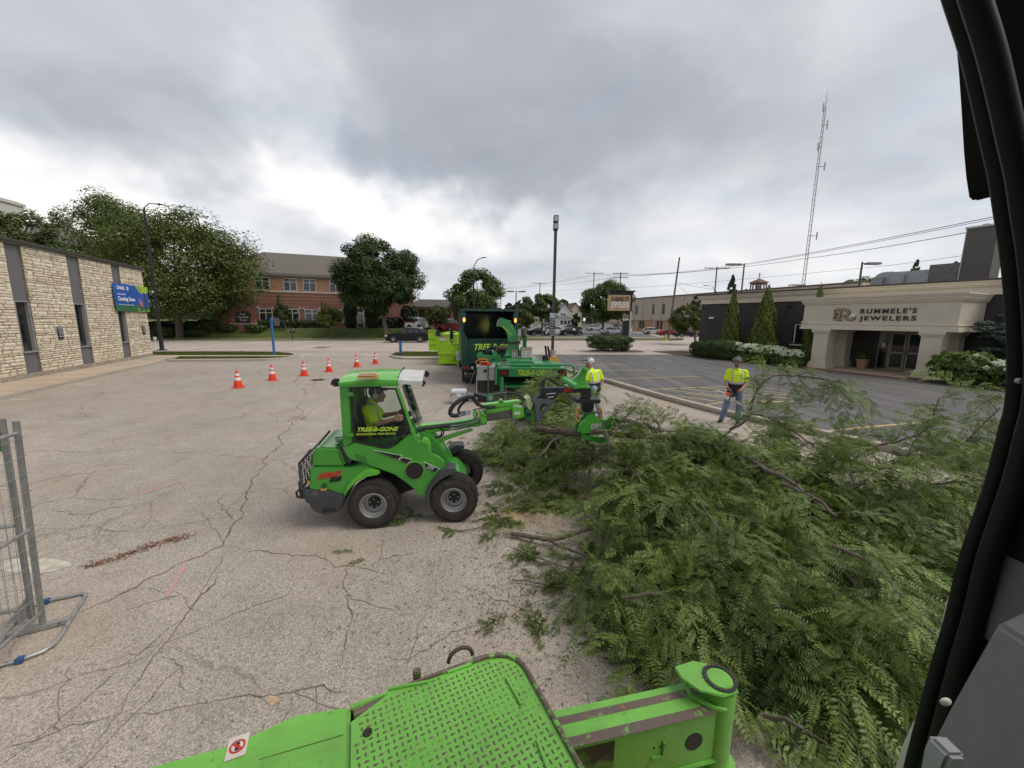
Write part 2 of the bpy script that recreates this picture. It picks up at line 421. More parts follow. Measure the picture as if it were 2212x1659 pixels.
def sheet(name,pts,z,m,kind='structure'):
 me=bpy.data.meshes.new(name);me.from_pydata([(p[0],p[1],z)for p in pts],[],[tuple(range(len(pts)))]);me.update()
 bm=bmesh.new();bm.from_mesh(me)
 for f in bm.faces:
  if f.normal.z<0:f.normal_flip()
 bm.to_mesh(me);bm.free()
 return link(name,me,m,None,kind)
def slab(name,pts,z0,z1,m,bevel=.02):
 mb=MB();mb.prism([(p[0],p[1])for p in pts],z0,z1,'z');return mb.build(name,m,None,bevel=bevel,kind='structure')
sheet('ground',[(-900,-60),(900,-60),(900,1500),(-900,1500)],-.06,GM['far'])
sheet('car_park',[(-60,-14),(70,-14),(70,39),(-60,39)],0.,GM['lot'])
K0,K1=gp(328,738),gp(1453,736);KD=(K1-K0).normalized();KN=Vector((-KD.y,KD.x,0))
N0,N1=gp(494,758.5),gp(855,758.4);ND=(N1-N0).normalized()
NR=gp(1300,765.5)
sheet('street',[N0-ND*120,N0,N1,gp(1000,762),gp(1160,765.5),gp(1500,766),gp(1700,772),gp(1700,772)+Vector((60,-6,0)),K1+KD*160,K0-KD*150],.008,GM['street'])
sheet('cross_street',[gp(1453,736.5),gp(1400,722),gp(1340,714.5),gp(1340,710),(160,170),(160,60)],.004,GM['street'])
sheet('side_parking',[gp(1090,736),gp(1453,736),gp(1400,716),gp(1180,706),gp(1060,706)],.000,GM['parking'])
# street joints (thin dark seams) and patch
def ribbon(name,pts,w,z,m,jit=.0,seed=1,n_sub=1,kind='structure',wvar=.0):
 rr=random.Random(seed);P=[Vector((p[0],p[1],0))for p in pts];Q=[]
 for i in range(len(P)-1):
  L=(P[i+1]-P[i]).length;n=max(1,int(L/n_sub))if n_sub!=1 else 1
  for k in range(n):
   q=P[i].lerp(P[i+1],k/n);Q.append(q)
 Q.append(P[-1]);vs=[];fs=[]
 for i,q in enumerate(Q):
  d=(Q[min(i+1,len(Q)-1)]-Q[max(i-1,0)]).normalized();nn=Vector((-d.y,d.x,0))
  q=q+nn*rr.uniform(-jit,jit);ww=w*(1+rr.uniform(-wvar,wvar))/2
  vs+=[(q+nn*ww)[:2]+(z,),(q-nn*ww)[:2]+(z,)]
  if i:b=2*i;fs.append((b-2,b-1,b+1,b))
 me=bpy.data.meshes.new(name);me.from_pydata(vs,[],fs);me.update();return link(name,me,m,None,kind)
for k in(3.4,7.0,10.4):
 ribbon('street_joint',[K0-KN*k-KD*30,K0-KN*k+KD*90],.05,.012,GM['crack'])
for k in range(-2,12):
 a=K0+KD*(k*7.5+2);ribbon('street_joint',[a,a-KN*13.2],.035,.0125,GM['crack'],.02,k+9,1.5)
sheet('driveway_apron',[gp(655,763),gp(840,763),gp(850,771),gp(640,771)],.012,GM['concrete'])
ribbon('paving_patch',[gp(845,1)if False else gp(*C4(800,1228)),gp(*C4(930,1228))],2.0,.016,groundmat('patch_dark','parking'))
# lawn beyond the street: flat verge, then a bank up to the brick building
def sst(a,b,x):x=max(0.,min(1.,(x-a)/(b-a)));return x*x*(3-2*x)
def lawn_z(s,t):return.13+1.17*sst(3.9,7.2,s)*(1-sst(33,43,t))
def lawn_at(p):
 d=Vector((p[0],p[1],0))-K0;return lawn_z(d.dot(KN),d.dot(KD))
vs=[];fs=[];S=[0,1,2,3,3.9,4.6,5.3,6,6.7,7.2,9,14,25,60,140];T=[-160,-100,-60]+list(range(-40,45,3))
for t_ in T:
 for s_ in S:q=K0+KN*(s_+.15)+KD*t_;vs.append((q.x,q.y,lawn_z(s_,t_)))
for i in range(len(T)-1):
 for j in range(len(S)-1):a=i*len(S)+j;fs.append((a,a+len(S),a+len(S)+1,a+1))
me=bpy.data.meshes.new('lawn');me.from_pydata(vs,[],fs);me.update();link('lawn',me,GM['grass'],None,'structure')
def strip_prism(name,A,B,w,z0,z1,m,side=1):
 d=(B-A).normalized();n=Vector((-d.y,d.x,0))*side
 return slab(name,[A,B,B+n*w,A+n*w],z0,z1,m)
strip_prism('street_kerb',K0-KD*150,K0+KD*31,.15,-.02,.135,GM['concrete'])
A=K0+KN*2.5+KD*-120;B=K0+KN*2.5+KD*31
sheet('footpath',[A,B,B+KN*1.3,A+KN*1.3],.136,GM['walk'])
# verge on the right, past the entrance
VA,VB=gp(1080,736.5),gp(1445,736)
strip_prism('street_kerb',VA,VB,.15,-.02,.125,GM['concrete'])
sheet('verge',[VA,VB,gp(1475,733.5,.1),gp(1478,730,.1),gp(1330,728.6,.1),gp(1080,728,.1)],.12,GM['grass'])
sheet('footpath',[gp(1080,731.6),gp(1460,731.6),gp(1455,730.2),gp(1080,730.4)],.126,GM['walk'])
strip_prism('street_kerb',gp(1140,728),gp(1470,729),.12,-.02,.125,GM['concrete'])
# island on the left between lot and street
isl=[gp(*q,.12)for q in((300,759.8),(520,759.4),(600,760.5),(636,763.5),(643,767),(630,771),(600,774),(560,776),(374,777.5),(300,777))]
slab('island_kerb',isl,-.02,.12,GM['concrete'])
sheet('island_grass',[gp(*q,.12)for q in((330,760.6),(520,760.2),(598,761.3),(627,764),(632,767),(600,767.2),(330,767.2))],.126,GM['grass'])
sheet('island_footpath',[gp(*q,.12)for q in((300,767.3),(634,767.3),(630,770.2),(390,770.6),(300,772))],.125,GM['walk'])
sheet('island_grass',[gp(*q,.12)for q in((392,770.8),(626,770.5),(600,772.6),(560,774),(378,775.4))],.126,GM['grass'])
# island on the right, behind the dumpster
isr=[gp(*q,.12)for q in((841,767),(850,761.5),(870,759),(1010,758.6),(1010,773.6),(870,772.8),(850,770.5))]
slab('island_kerb',isr,-.02,.12,GM['concrete'])
sheet('island_grass',[gp(*q,.12)for q in((846,766.5),(854,762.4),(872,760.2),(1008,759.8),(1008,769.5),(872,769.6),(855,768.6))],.126,GM['grass'])
# raised walk along the bank wall
BP=gp(330,773);_d=gp(0,834)-BP;BANG=math.degrees(math.atan2(_d.y,_d.x))
FB=Fr(BP,BANG)
kl=[gp(374,777,.0),gp(0,862,.0)];kd=(kl[1]-kl[0]).normalized()
wk=[FB.W(-.6,.0),gp(333,767.2),gp(380,768.4),kl[0],kl[1],kl[1]+kd*15,FB.W(27,0)]
slab('bank_walk',wk,-.02,.11,GM['walk'])
n_=Vector((-kd.y,kd.x,0));n_=n_ if n_.x<0 else-n_
slab('bank_kerb',[kl[0]-n_*.16,kl[1]+kd*15-n_*.16,kl[1]+kd*15,kl[0]],-.02,.12,GM['concrete'])
for k in range(1,14):
 a=FB.W(k*1.6,-.02);a2=a-n_*((a-kl[0]).dot(-n_)*-1)
 dd=(a-kl[0]).dot(n_);ribbon('walk_joint',[a,a-n_*dd],.02,.114,GM['crack'])
 # dark car park of the jeweller's and the long kerb between the two lots
kp=[gp(*q)for q in((1190,795),(1219,802),(1307,826),(1432,863),(1557,896),(1740,936),(1930,980),(2120,1032))]
kp=[kp[0]+(kp[0]-kp[1]).normalized()*3]+kp+[kp[-1]+(kp[-1]-kp[-2]).normalized()*8]
dk=kp[1:]+[Vector((70,2,0)),Vector((70,36,0)),gp(1700,771.5),gp(1500,766),gp(1150,766.5)]
sheet('jeweller_car_park',dk,.004,GM['dark'])
for i in range(1,len(kp)-1):
 a,b_=kp[i],kp[i+1];d=(b_-a).normalized();n=Vector((-d.y,d.x,0));L=(b_-a).length;m_=max(1,round(L/3.0))
 for k in range(m_):
  p,q=a.lerp(b_,k/m_)+d*.008,a.lerp(b_,(k+1)/m_)-d*.008
  slab('long_kerb',[p-n*.02,q-n*.02,q+n*.26,p+n*.26],-.02,.15,GM['concrete'],.03)
def kerb_debris():
 r_=random.Random(5);V=[];F=[];var=[]
 for i in range(1,len(kp)-1):
  a,b_=kp[i],kp[i+1];d=(b_-a).normalized();n=Vector((-d.y,d.x,0));L=(b_-a).length
  for _ in range(int(L*150)):
   o=abs(r_.gauss(0,.10));p=a+d*r_.uniform(0,L)-n*(.03+o);s=r_.uniform(.008,.03);an=r_.uniform(0,6.28)
   c,si=math.cos(an)*s,math.sin(an)*s;z=.006+r_.uniform(0,.02);bI=len(V)
   V+=[(p.x-c,p.y-si,z),(p.x+si*.4,p.y-c*.4,z+.006),(p.x+c,p.y+si,z),(p.x-si*.4,p.y+c*.4,z+.004)];F.append((bI,bI+1,bI+2,bI+3));var.append(r_.random())
 o=npmesh('kerb_debris',V,F,leafmat('debris_mat',(.10,.05,.028),(.26,.15,.09),.0,.9),None,'stuff',var)
kerb_debris()
yl=[((0,160),(430,160)),((60,214),(680,208)),((30,276),(1000,262)),((440,353),(1370,325)),((810,455),(1880,413)),((1880,413),(2400,500)),((980,448),(2300,600)),((1150,441),(2300,545)),((1340,433),(2300,520)),((960,492),(1570,572)),((1590,425),(2250,500)),((1400,603),(1620,576)),((1620,576),(2300,566)),((890,602),(1090,576)),((1230,490),(2100,590))]
for(a,b_)in yl:
 ribbon('parking_line',[gp(*C7(*a)),gp(*C7(*b_))],.10,.0085,GM['paint_yellow'],.006,3,.5)
ribbon('parking_line',[gp(1750,935),gp(1995,912)],.11,.0085,GM['paint_yellow'],.006,3,.5)
ribbon('parking_line',[gp(1290,838),gp(1345,834)],.10,.0085,GM['paint_yellow'],.006,3,.5)
for(a,b_)in(((510,1507),(690,1507)),((80,1612),(200,1610))):
 ribbon('parking_line',[gp(*C3(*a)),gp(*C3(*b_))],.12,.0045,GM['paint_white'],.006,3,.5)
for pts in(((300,1068),(385,1041)),((405,1208),(360,1290)),((525,1000),(570,985)),((630,912),(637,905))):
 ribbon('survey_mark',[gp(*p)for p in pts],.05,.0045,GM['paint_pink'],.004,3,.3,wvar=.4)
for pts in(((440,640),(590,660)),((470,700),(560,640),(520,625)),((600,690),(540,630))):
 ribbon('white_mark',[gp(*C7(*p))for p in pts],.07,.0045,GM['paint_white'],.006,3,.2,wvar=.4)
mk=[gp(590+13*math.cos(a)*(1+.3*math.sin(a*5)),1513+11*math.sin(a)*(1+.3*math.cos(a*3)))for a in[k*.39 for k in range(16)]]
sheet('survey_mark',mk,.0043,mat('faded_orange',(.46,.31,.20),.9,var=.25,vs=30))
blob=[gp(70+85*math.cos(a)*random.Random(int(a*9)).uniform(.8,1.05),1222+17*math.sin(a))for a in[k*.45 for k in range(14)]]
sheet('dried_puddle',blob,.0042,mat('pale_stain',(.48,.44,.36),.9,var=.3,vs=9))
# long cracks across the lot, traced
CR=[[(690,815),(680,830),(665,862),(650,872),(640,905),(625,925),(606,950),(598,972),(575,990),(560,1018),(533,1060),(518,1100),(505,1130),(490,1160),(480,1180),(440,1200),(380,1220),(330,1245),(290,1270),(230,1300),(170,1325)],[(505,1130),(478,1100),(470,1085),(490,1060)],[(480,1180),(520,1188),(600,1196),(700,1208),(780,1225)],[(290,1270),(350,1280),(380,1278),(450,1330)],[(470,1245),(430,1290),(400,1330),(380,1360),(362,1385),(330,1420),(300,1470),(275,1500),(262,1540),(230,1580),(200,1620),(178,1659)],[(340,1420),(372,1424),(395,1440),(410,1500)],[(262,1540),(380,1530),(450,1520),(540,1500),(620,1496),(700,1480),(760,1500)],[(750,1210),(752,1300),(748,1380),(730,1450)],[(0,1622),(80,1600),(200,1560),(262,1540)],[(40,978),(130,975),(220,980),(340,974),(430,980)],[(0,968),(90,962),(200,930),(330,905)],[(430,890),(520,880),(600,850),(650,825)],[(500,905),(560,890),(640,905)],[(760,1230),(850,1200),(900,1195)],[(600,1300),(650,1250),(700,1230)],[(570,880),(480,910),(360,925)],[(575,990),(500,985),(420,1000)],[(1115,845),(1180,850),(1240,860)],[(1330,900),(1420,880),(1500,868),(1560,862)],[(980,800),(930,820),(880,800),(860,785)],[(870,820),(930,830),(985,860)],[(1100,1330),(1160,1300),(1240,1290)],[(850,1420),(930,1400),(1000,1360),(1060,1350)],[(560,1640),(610,1560),(640,1500)],[(100,1100),(200,1110),(300,1090)]]
def crack(pts,w,seed,branch=True):
 rr=random.Random(seed);P=[gp(*p)for p in pts];Q=[P[0]]
 def sub(a,b_,d):
  if(b_-a).length<.055:Q.append(b_);return
  n=Vector((-(b_-a).y,(b_-a).x,0));m=a.lerp(b_,rr.uniform(.38,.62))+n*rr.gauss(0,.085);sub(a,m,d+1);sub(m,b_,d+1)
 for i in range(len(P)-1):sub(P[i],P[i+1],0)
 vs=[];fs=[];n=len(Q);ww=w
 for i,q in enumerate(Q):
  d=(Q[min(i+1,n-1)]-Q[max(i-1,0)]).normalized();nn=Vector((-d.y,d.x,0));ww=max(w*.35,min(w*1.8,ww*rr.uniform(.72,1.38)));e=min(1,(i+1)/8,(n-i)/8)
  h=ww*.5*e;vs+=[tuple(q+nn*h)[:2]+(.0048,),tuple(q-nn*h)[:2]+(.0048,)]
  if i:k=2*i;fs.append((k-2,k-1,k+1,k))
 me=bpy.data.meshes.new('pavement_crack');me.from_pydata(vs,[],fs);me.update();link('pavement_crack',me,GM['crack'],None,'structure')
 return Q
def cracks():
 for i,c in enumerate(CR):
  big=i in(0,4);Q=crack(c,.013 if big else.0055,i+50)
  rr=random.Random(i)
  for _ in range(max(1,int(len(Q)/(26 if big else 40)))):
   q=Q[rr.randrange(len(Q))];a=rr.uniform(0,6.28);L=rr.uniform(.3,1.3);e=q+Vector((math.cos(a)*L,math.sin(a)*L,0));f=e+Vector((math.cos(a+rr.uniform(-.8,.8))*L*.8,math.sin(a+rr.uniform(-.8,.8))*L*.8,0))
   P_=[q,e,f];vs=[];Qs=[]
   for u in range(24):
    t_=u/23;p=q.lerp(e,min(1,t_*2))if t_<.5 else e.lerp(f,(t_-.5)*2);p=p+Vector((rr.gauss(0,.014),rr.gauss(0,.014),0));Qs.append(p)
   fs=[]
   for u,p in enumerate(Qs):
    d=(Qs[min(u+1,23)]-Qs[max(u-1,0)]).normalized();nn=Vector((-d.y,d.x,0));h=.0035*rr.uniform(.5,1.3)*(1-u/25);vs+=[tuple(p+nn*h)[:2]+(.0046,),tuple(p-nn*h)[:2]+(.0046,)]
    if u:k=2*u;fs.append((k-2,k-1,k+1,k))
   me=bpy.data.meshes.new('pavement_crack');me.from_pydata(vs,[],fs);me.update();link('pavement_crack',me,GM['crack'],None,'structure')
cracks()
# utility cut and iron cover near the cones
cut=[gp(*C1(175,183)),gp(*C1(470,172)),gp(*C1(520,205)),gp(*C1(125,240))]
ribbon('trench_seam',[cut[3],cut[0],cut[1]],.03,.0046,GM['crack'],.01,2,.3)
mb=MB();c=gp(*C1(335,213));mb.lathe([(0,.012),(.27,.012),(.30,.006),(.31,.0)],(c.x,c.y,0.003),'z',24)
for k in range(6):mb.cbox((c.x+math.cos(k)*.15,c.y+math.sin(k)*.15,.018),(.16,.03,.008),(0,0,k))
tag(mb.build('drain_cover',mat('iron_dark',(.07,.06,.055),.7,.4)),'round iron cover let into the car park near the middle cones','drain cover')
# rust-red bark crumbs swept in a streak
def crumbs(name,path,wid,n,cols,szr,seed,lab=None):
 r_=random.Random(seed);V=[];F=[];var=[]
 P=[gp(*q)for q in path];segs=[(P[i],P[i+1],(P[i+1]-P[i]).length)for i in range(len(P)-1)];tot=sum(s[2]for s in segs)
 for _ in range(n):
  u=r_.uniform(0,tot)
  for a,b_,L in segs:
   if u<=L:break
   u-=L
  p=a.lerp(b_,min(1,u/L))+Vector((r_.gauss(0,wid),r_.gauss(0,wid*.8),0));s=r_.uniform(*szr);an=r_.uniform(0,6.28);c,si=math.cos(an)*s,math.sin(an)*s;z=.006+r_.uniform(0,.006);k=len(V)
  V+=[(p.x-c,p.y-si,z),(p.x+si*.35,p.y-c*.35,z+s*.2),(p.x+c,p.y+si,z),(p.x-si*.35,p.y+c*.35,z+s*.1)];F.append((k,k+1,k+2,k+3));var.append(r_.random())
 return npmesh(name,V,F,leafmat(name+'_mat',cols[0],cols[1],0,.9),None,'stuff',var)
crumbs('bark_crumbs',[(185,1222),(230,1214),(290,1192),(350,1172),(412,1158)],.055,560,((.12,.045,.025),(.28,.12,.07)),(.008,.022),3)
crumbs('sawdust',[(1085,1135),(1120,1110),(1180,1085),(1240,1072),(1290,1075)],.17,15000,((.52,.37,.19),(.72,.56,.34)),(.005,.013),4)
crumbs('sawdust',[(1200,1150),(1150,1120),(1290,1100)],.30,2600,((.50,.36,.2),(.7,.55,.34)),(.004,.009),5)
crumbs('grit',[(600,1250),(900,1300),(300,1500),(1150,1400)],.8,900,((.05,.04,.03),(.2,.15,.1)),(.004,.012),6)
# ================================================================ bank building, left
def stonemat():
 m=bpy.data.materials.new('lannon_stone');m.use_nodes=True;t=NT(m.node_tree);b=t.n['Principled BSDF']
 tc=t.new('ShaderNodeTexCoord').outputs['Object']
 a=t.new('ShaderNodeAttribute',attribute_name='var').outputs['Fac']
 c=t.ramp(a,[(0,(.60,.49,.355)),(.35,(.70,.60,.455)),(.7,(.78,.69,.56)),(1,(.70,.57,.42))])
 c=t.mix(1.,c,t.rng(t.noise(tc,5,6,.7),.3,.7,.78,1.16),'MULTIPLY')
 t.put(b.inputs['Base Color'],c);b.inputs['Roughness'].default_value=.9
 bn=t.new('ShaderNodeBump');bn.inputs['Strength'].default_value=.9;bn.inputs['Distance'].default_value=.03
 t.put(bn.inputs['Height'],t.noise(tc,11,6,.7));t.l.new(bn.outputs[0],b.inputs['Normal']);return m
STONE=stonemat()
def build_bank():
 r_=random.Random(11)
 B=root('bank_building','low bank building faced in cream split stone with dark window strips','building',FB.loc(),BANG)
 zt=5.72;L=27.
 # in this frame +x runs towards the camera, the wall face is y = 0 and the building lies on the -y side? (checked below)
 inner=FB.l.x*-1
 s=1 if FB.l.x<0 else-1
 win=[(2.55,3.32),(6.1,6.95),(9.7,10.53),(13.4,14.2),(17.1,17.9),(20.8,21.6)]
 def Y(a,b_):return(min(a*s,b_*s),max(a*s,b_*s))
 core=MB();core.box(0.05,L,*Y(.17,12),0.0,zt);core.build('wall',mat('mortar',(.20,.16,.12),.95,bump=.3),B)
 MB().box(-.02,L,*Y(-.04,.12),0.0,.30).build('foundation',mat('foundation_concrete',(.30,.26,.21),.9,var=.25,vs=3,bump=.3),B,bevel=.01)
 MB().box(-.10,L,*Y(-.16,12.2),zt+.03,zt+.15).build('roof_edge',mat('roof_edge_dark',(.055,.047,.042),.6),B,bevel=.01)
 MB().box(-.05,L,*Y(-.09,.2),zt-.04,zt+.03).build('fascia',mat('fascia_grey',(.16,.15,.14),.6),B)
 # windows / spandrels
 gp_=mat('slate_panel',(.135,.135,.14),.85,var=.12,vs=30,bump=.15);al=mat('aluminium',(.40,.40,.39),.45,.55);gl=mat('dark_pane',(.012,.014,.015),.06,spec=.8)
 for(a,b_)in win:
  MB().box(a+.03,b_-.03,*Y(.05,.16),3.36,zt-.05).build('spandrel_panel',gp_,B)
  MB().box(a+.03,b_-.03,*Y(.05,.16),.30,1.17).build('spandrel_panel',gp_,B)
  w=MB();w.box(a+.02,b_-.02,*Y(-.01,.14),3.31,3.36);w.box(a+.02,b_-.02,*Y(-.03,.14),1.17,1.235)
  w.box(a+.02,a+.085,*Y(.0,.14),1.235,3.31);w.box(b_-.085,b_-.02,*Y(.0,.14),1.235,3.31)
  f=w.build('window',al,B,bevel=.006)
  MB().box(a+.085,b_-.085,*Y(.13,.15),1.235,3.31).build('pane',gl,f)
  # split-faced stones laid in broken courses
 cells=[]
 spans=[];x=0.
 for(a,b_)in win:spans.append((x,a));x=b_
 spans.append((x,L))
 for(a,b_)in spans:
  z=.30
  while z<zt-.05:
  # a band of 2-3 courses; some stones are tall enough to fill it
   band=[r_.choice((.09,.11,.13,.16))for _ in range(r_.choice((1,2,2,3)))]
   h=sum(band)
   if z+h>zt-.05:band=[zt-.05-z];h=band[0]
   x=a
   while x<b_-.01:
    if r_.random()<.17 and h>.2:
     w=min(r_.uniform(.22,.42),b_-x)
     if b_-x-w<.1:w=b_-x
     cells.append((x,x+w,z,z+h));x+=w;continue
    w=min(r_.uniform(.8,1.7),b_-x)
    if b_-x-w<.25:w=b_-x
    zz=z
    for bh in band:
     xx=x
     while xx<x+w-.005:
      sw=min(r_.uniform(.28,.85),x+w-xx)
      if x+w-xx-sw<.12:sw=x+w-xx
      cells.append((xx,xx+sw,zz,zz+bh));xx+=sw
     zz+=bh
    x+=w
   z+=h
 def stone(c,seed):
  rr=random.Random(seed);x0,x1,z0,z1=c;g=.007;x0+=g;x1-=g;z0+=g;z1-=g
  d=rr.uniform(.022,.055);j=lambda:rr.uniform(-.006,.006)
  nx=max(2,min(5,int((x1-x0)/.12)+1));V=[];F=[]
  rows=[(z0,.0),(z0+(z1-z0)*.22,1),((z0+z1)/2,1),(z1-(z1-z0)*.2,1),(z1,.0)]
  for k in range(nx+1):
   u=k/nx;xx=x0+(x1-x0)*u;ed=.45 if k in(0,nx)else 1.
   for(zz,on)in rows:
    o=-(d*ed*(.75+rr.uniform(-.3,.3))if on else.006)
    V.append((xx+(j()if 0<k<nx else 0),o*s,zz+(j()*.6 if on else 0)))
  for k in range(nx):
   for q in range(4):a=k*5+q;F.append((a,a+5,a+6,a+1))
   # returns to the mortar bed
  m_=len(V);per=[k*5 for k in range(nx+1)]+[nx*5+q for q in range(1,5)]+[k*5+4 for k in range(nx-1,-1,-1)]+[q for q in range(3,0,-1)]
  for p in per:V.append((V[p][0],.17*s,V[p][2]))
  for k in range(len(per)):k2=(k+1)%len(per);F.append((per[k],per[k2],m_+k2,m_+k))
  return V,F,rr.random()
 vis=[c for c in cells if c[0]<11.6]
 key=lambda c:-((c[1]-c[0])*(c[3]-c[2]))/((26.7-c[0]*.85)**2)
 vis.sort(key=key);top=vis[:300];st=set(top)
 for i,c in enumerate(top):
  V,F,v=stone(c,i);o=npmesh('stone',V,F,STONE,B,None,[v]*len(F))
 V=[];F=[];var=[]
 tf=None
 for i,c in enumerate([q for q in cells if q not in st]):
  v,f,q=stone(c,i+900);b_=len(V);V+=v;F+=[tuple(b_+k for k in ff)for ff in f];var+=[q]*len(f)
 npmesh('stones',V,F,STONE,B,'stuff',var)
 # end wall, returning away at the corner
 e=MB()
 z=.3
 while z<zt-.05:
  h=r_.choice((.1,.13,.2));h=min(h,zt-.05-z);y=.1
  while y<11.9:
   w=r_.uniform(.25,.7);e.box(-.04-r_.uniform(0,.02),.05,*Y(y+.006,min(y+w,12)-.006),z+.006,z+h-.006);y+=w
  z+=h
 o=e.build('end_stones',mat('end_stone',(.56,.45,.32),.9,var=.25,vs=2,bump=.6,bs=12),B,kind='stuff')
 return B,s,Y
bank,BS,BY=build_bank()
# notice plates on the wall (flat print)
def plate(x0,x1,z0,z1,lab):
 p=root('notice_plate',lab,'sign',tuple(FB.W((x0+x1)/2,0,z0)),BANG,'parking notices on the stone wall')
 w=(x1-x0);h=z1-z0
 MB().box(-w/2,w/2,*sorted((-.075*BS,-.055*BS)),0,h).build('plate',mat('plate_navy',(.022,.028,.04),.5),p)
 MB().box(-w/2+.01,w/2-.01,*sorted((-.079*BS,-.075*BS)),h*.84,h*.98).build('header',mat('plate_blue',(.18,.27,.38),.5),p)
 sg=1 if BS>0 else-1
 M=Matrix.Translation((w/2-.03 if BS<0 else-w/2+.03,-.079*BS,0))@(Matrix.Rotation(R(180),4,'Z')if BS<0 else Matrix())@Matrix.Rotation(R(90),4,'X')
 for k,s_ in enumerate(('Customer','Parking Only','2 Hour','Maximum')):
  M2=M.copy();M2.translation.z=h*(.70-.17*k)
  text('lettering',s_,.085,M2,mat('plate_white',(.75,.75,.75),.6),p,.001)
plate(8.10,8.42,1.66,2.24,'dark parking notice plate on the stone wall between the two nearer windows')
plate(.60,.92,1.62,2.18,'small dark parking notice plate on the stone wall below the blue banner')
# vinyl banner
def banner():
 O=FB;p=root('banner','blue vinyl banner with a green tree scene hung across the stone wall corner','banner',tuple(FB.W(0,0,3)),BANG)
 x0,x1,z0,z1=-.10,3.66,.04,1.66;nx,nz=44,12;V=[];F=[]
 def off(u,v):return.14+.022*math.sin(u*9+v*3)+.015*math.sin(u*23+v*8)*v
 for i in range(nx+1):
  for j in range(nz+1):
   u,v=i/nx,j/nz;sag=-.05*math.sin(u*math.pi*3)**2*v
   V.append((x0+(x1-x0)*u,-off(u,v)*BS,z0+(z1-z0)*v+sag))
 for i in range(nx):
  for j in range(nz):a=i*(nz+1)+j;F.append((a,a+nz+1,a+nz+2,a+1))
 m=bpy.data.materials.new('banner_print');m.use_nodes=True;t=NT(m.node_tree);b=t.n['Principled BSDF']
 tc=t.new('ShaderNodeTexCoord').outputs['Object'];s_=t.new('ShaderNodeSeparateXYZ');t.put(s_.inputs[0],tc);X,_,Z=s_.outputs
 # viewed from outside, x = 3.66 is the left edge
 w1=t.noise(tc,3.5,4,.6)
 c=t.mix(t.rng(Z,.3,1.6),(.018,.085,.33),(.02,.10,.42))
 hill=t.math('LESS_THAN',Z,t.math('ADD',.16,t.math('MULTIPLY',w1,.5)))
 c=t.mix(hill,c,(.03,.14,.06))
 g2=t.math('LESS_THAN',Z,t.math('ADD',-.02,t.math('MULTIPLY',t.math('SUBTRACT',2.2,X),.10)))
 c=t.mix(g2,c,(.16,.34,.04))
 dx=t.math('DIVIDE',t.math('SUBTRACT',X,.45),1.0);dz=t.math('DIVIDE',t.math('SUBTRACT',Z,1.75),.62)
 rr=t.math('ADD',t.math('ADD',t.math('MULTIPLY',dx,dx),t.math('MULTIPLY',dz,dz)),t.math('MULTIPLY',t.math('SUBTRACT',w1,.5),.9))
 c=t.mix(t.math('LESS_THAN',rr,.8),c,t.mix(t.noise(tc,6,3),(.10,.26,.03),(.50,.58,.06)))
 tr=t.math('LESS_THAN',t.math('ABSOLUTE',t.math('SUBTRACT',X,t.math('ADD',.28,t.math('MULTIPLY',w1,.2)))),.09)
 tr=t.math('MULTIPLY',tr,t.math('LESS_THAN',Z,1.25));c=t.mix(tr,c,(.07,.03,.05))
 for(cx,cz,rx,rz,cc)in((.95,.62,.06,.26,(.55,.12,.08)),(.78,.52,.05,.2,(.62,.30,.12)),(1.2,.2,.12,.06,(.5,.24,.1)),(.88,.3,.07,.2,(.03,.05,.22)),(.98,.85,.06,.07,(.6,.06,.05))):
  a=t.math('DIVIDE',t.math('SUBTRACT',X,cx),rx);e=t.math('DIVIDE',t.math('SUBTRACT',Z,cz),rz)
  c=t.mix(t.math('LESS_THAN',t.math('ADD',t.math('MULTIPLY',a,a),t.math('MULTIPLY',e,e)),1.),c,cc)
 t.put(b.inputs['Base Color'],c);b.inputs['Roughness'].default_value=.45
 npmesh('vinyl',V,F,m,p,None,None,True)
 W=mat('banner_white',(.8,.82,.85),.5)
 def lt(s_,size,x,z,bold=0.):
  M=Matrix.Translation((x,-.185*BS,z))@(Matrix.Rotation(R(180),4,'Z')if BS<0 else Matrix())@Matrix.Rotation(R(90),4,'X')
  if BS>0:pass
  text('lettering',s_,size,M,W,p,.001,bold)
 return lt,p,W
lt,bnp,bW=banner()
sx_=3.45
# reading direction: from outside the far corner (x = 0) is on the right
lt('CHASE',.26,sx_,1.30,.008);lt('NEW BRANCH',.13,sx_,.98);lt('Coming Soon',.33,sx_,.66,.008);lt('Visit us to learn more about this branch',.10,sx_,.40)
oc=MB()
for k in range(4):
 a=R(90*k);o1=MB
cx_,cz_=sx_-1.12,1.385
m8=[(math.cos(R(22.5+45*k))*.115,math.sin(R(22.5+45*k))*.115)for k in range(8)];i8=[(p[0]*.42,p[1]*.42)for p in m8]
for k in range(0,8,2):
 a,b_,c_,d_=m8[k],m8[(k+1)%8],i8[(k+1)%8],i8[k];e_=m8[(k+2)%8]
 oc.prism([(cx_+q[0],cz_+q[1])for q in(a,b_,c_,d_)],*sorted((-.186*BS,-.184*BS)))
 oc.prism([(cx_+q[0]*.99,cz_+q[1]*.99)for q in((b_[0]*.97,b_[1]*.97),(e_[0]*.8,e_[1]*.8),i8[(k+2)%8],c_)],*sorted((-.186*BS,-.184*BS)))
oc.build('logo',bW,bnp)
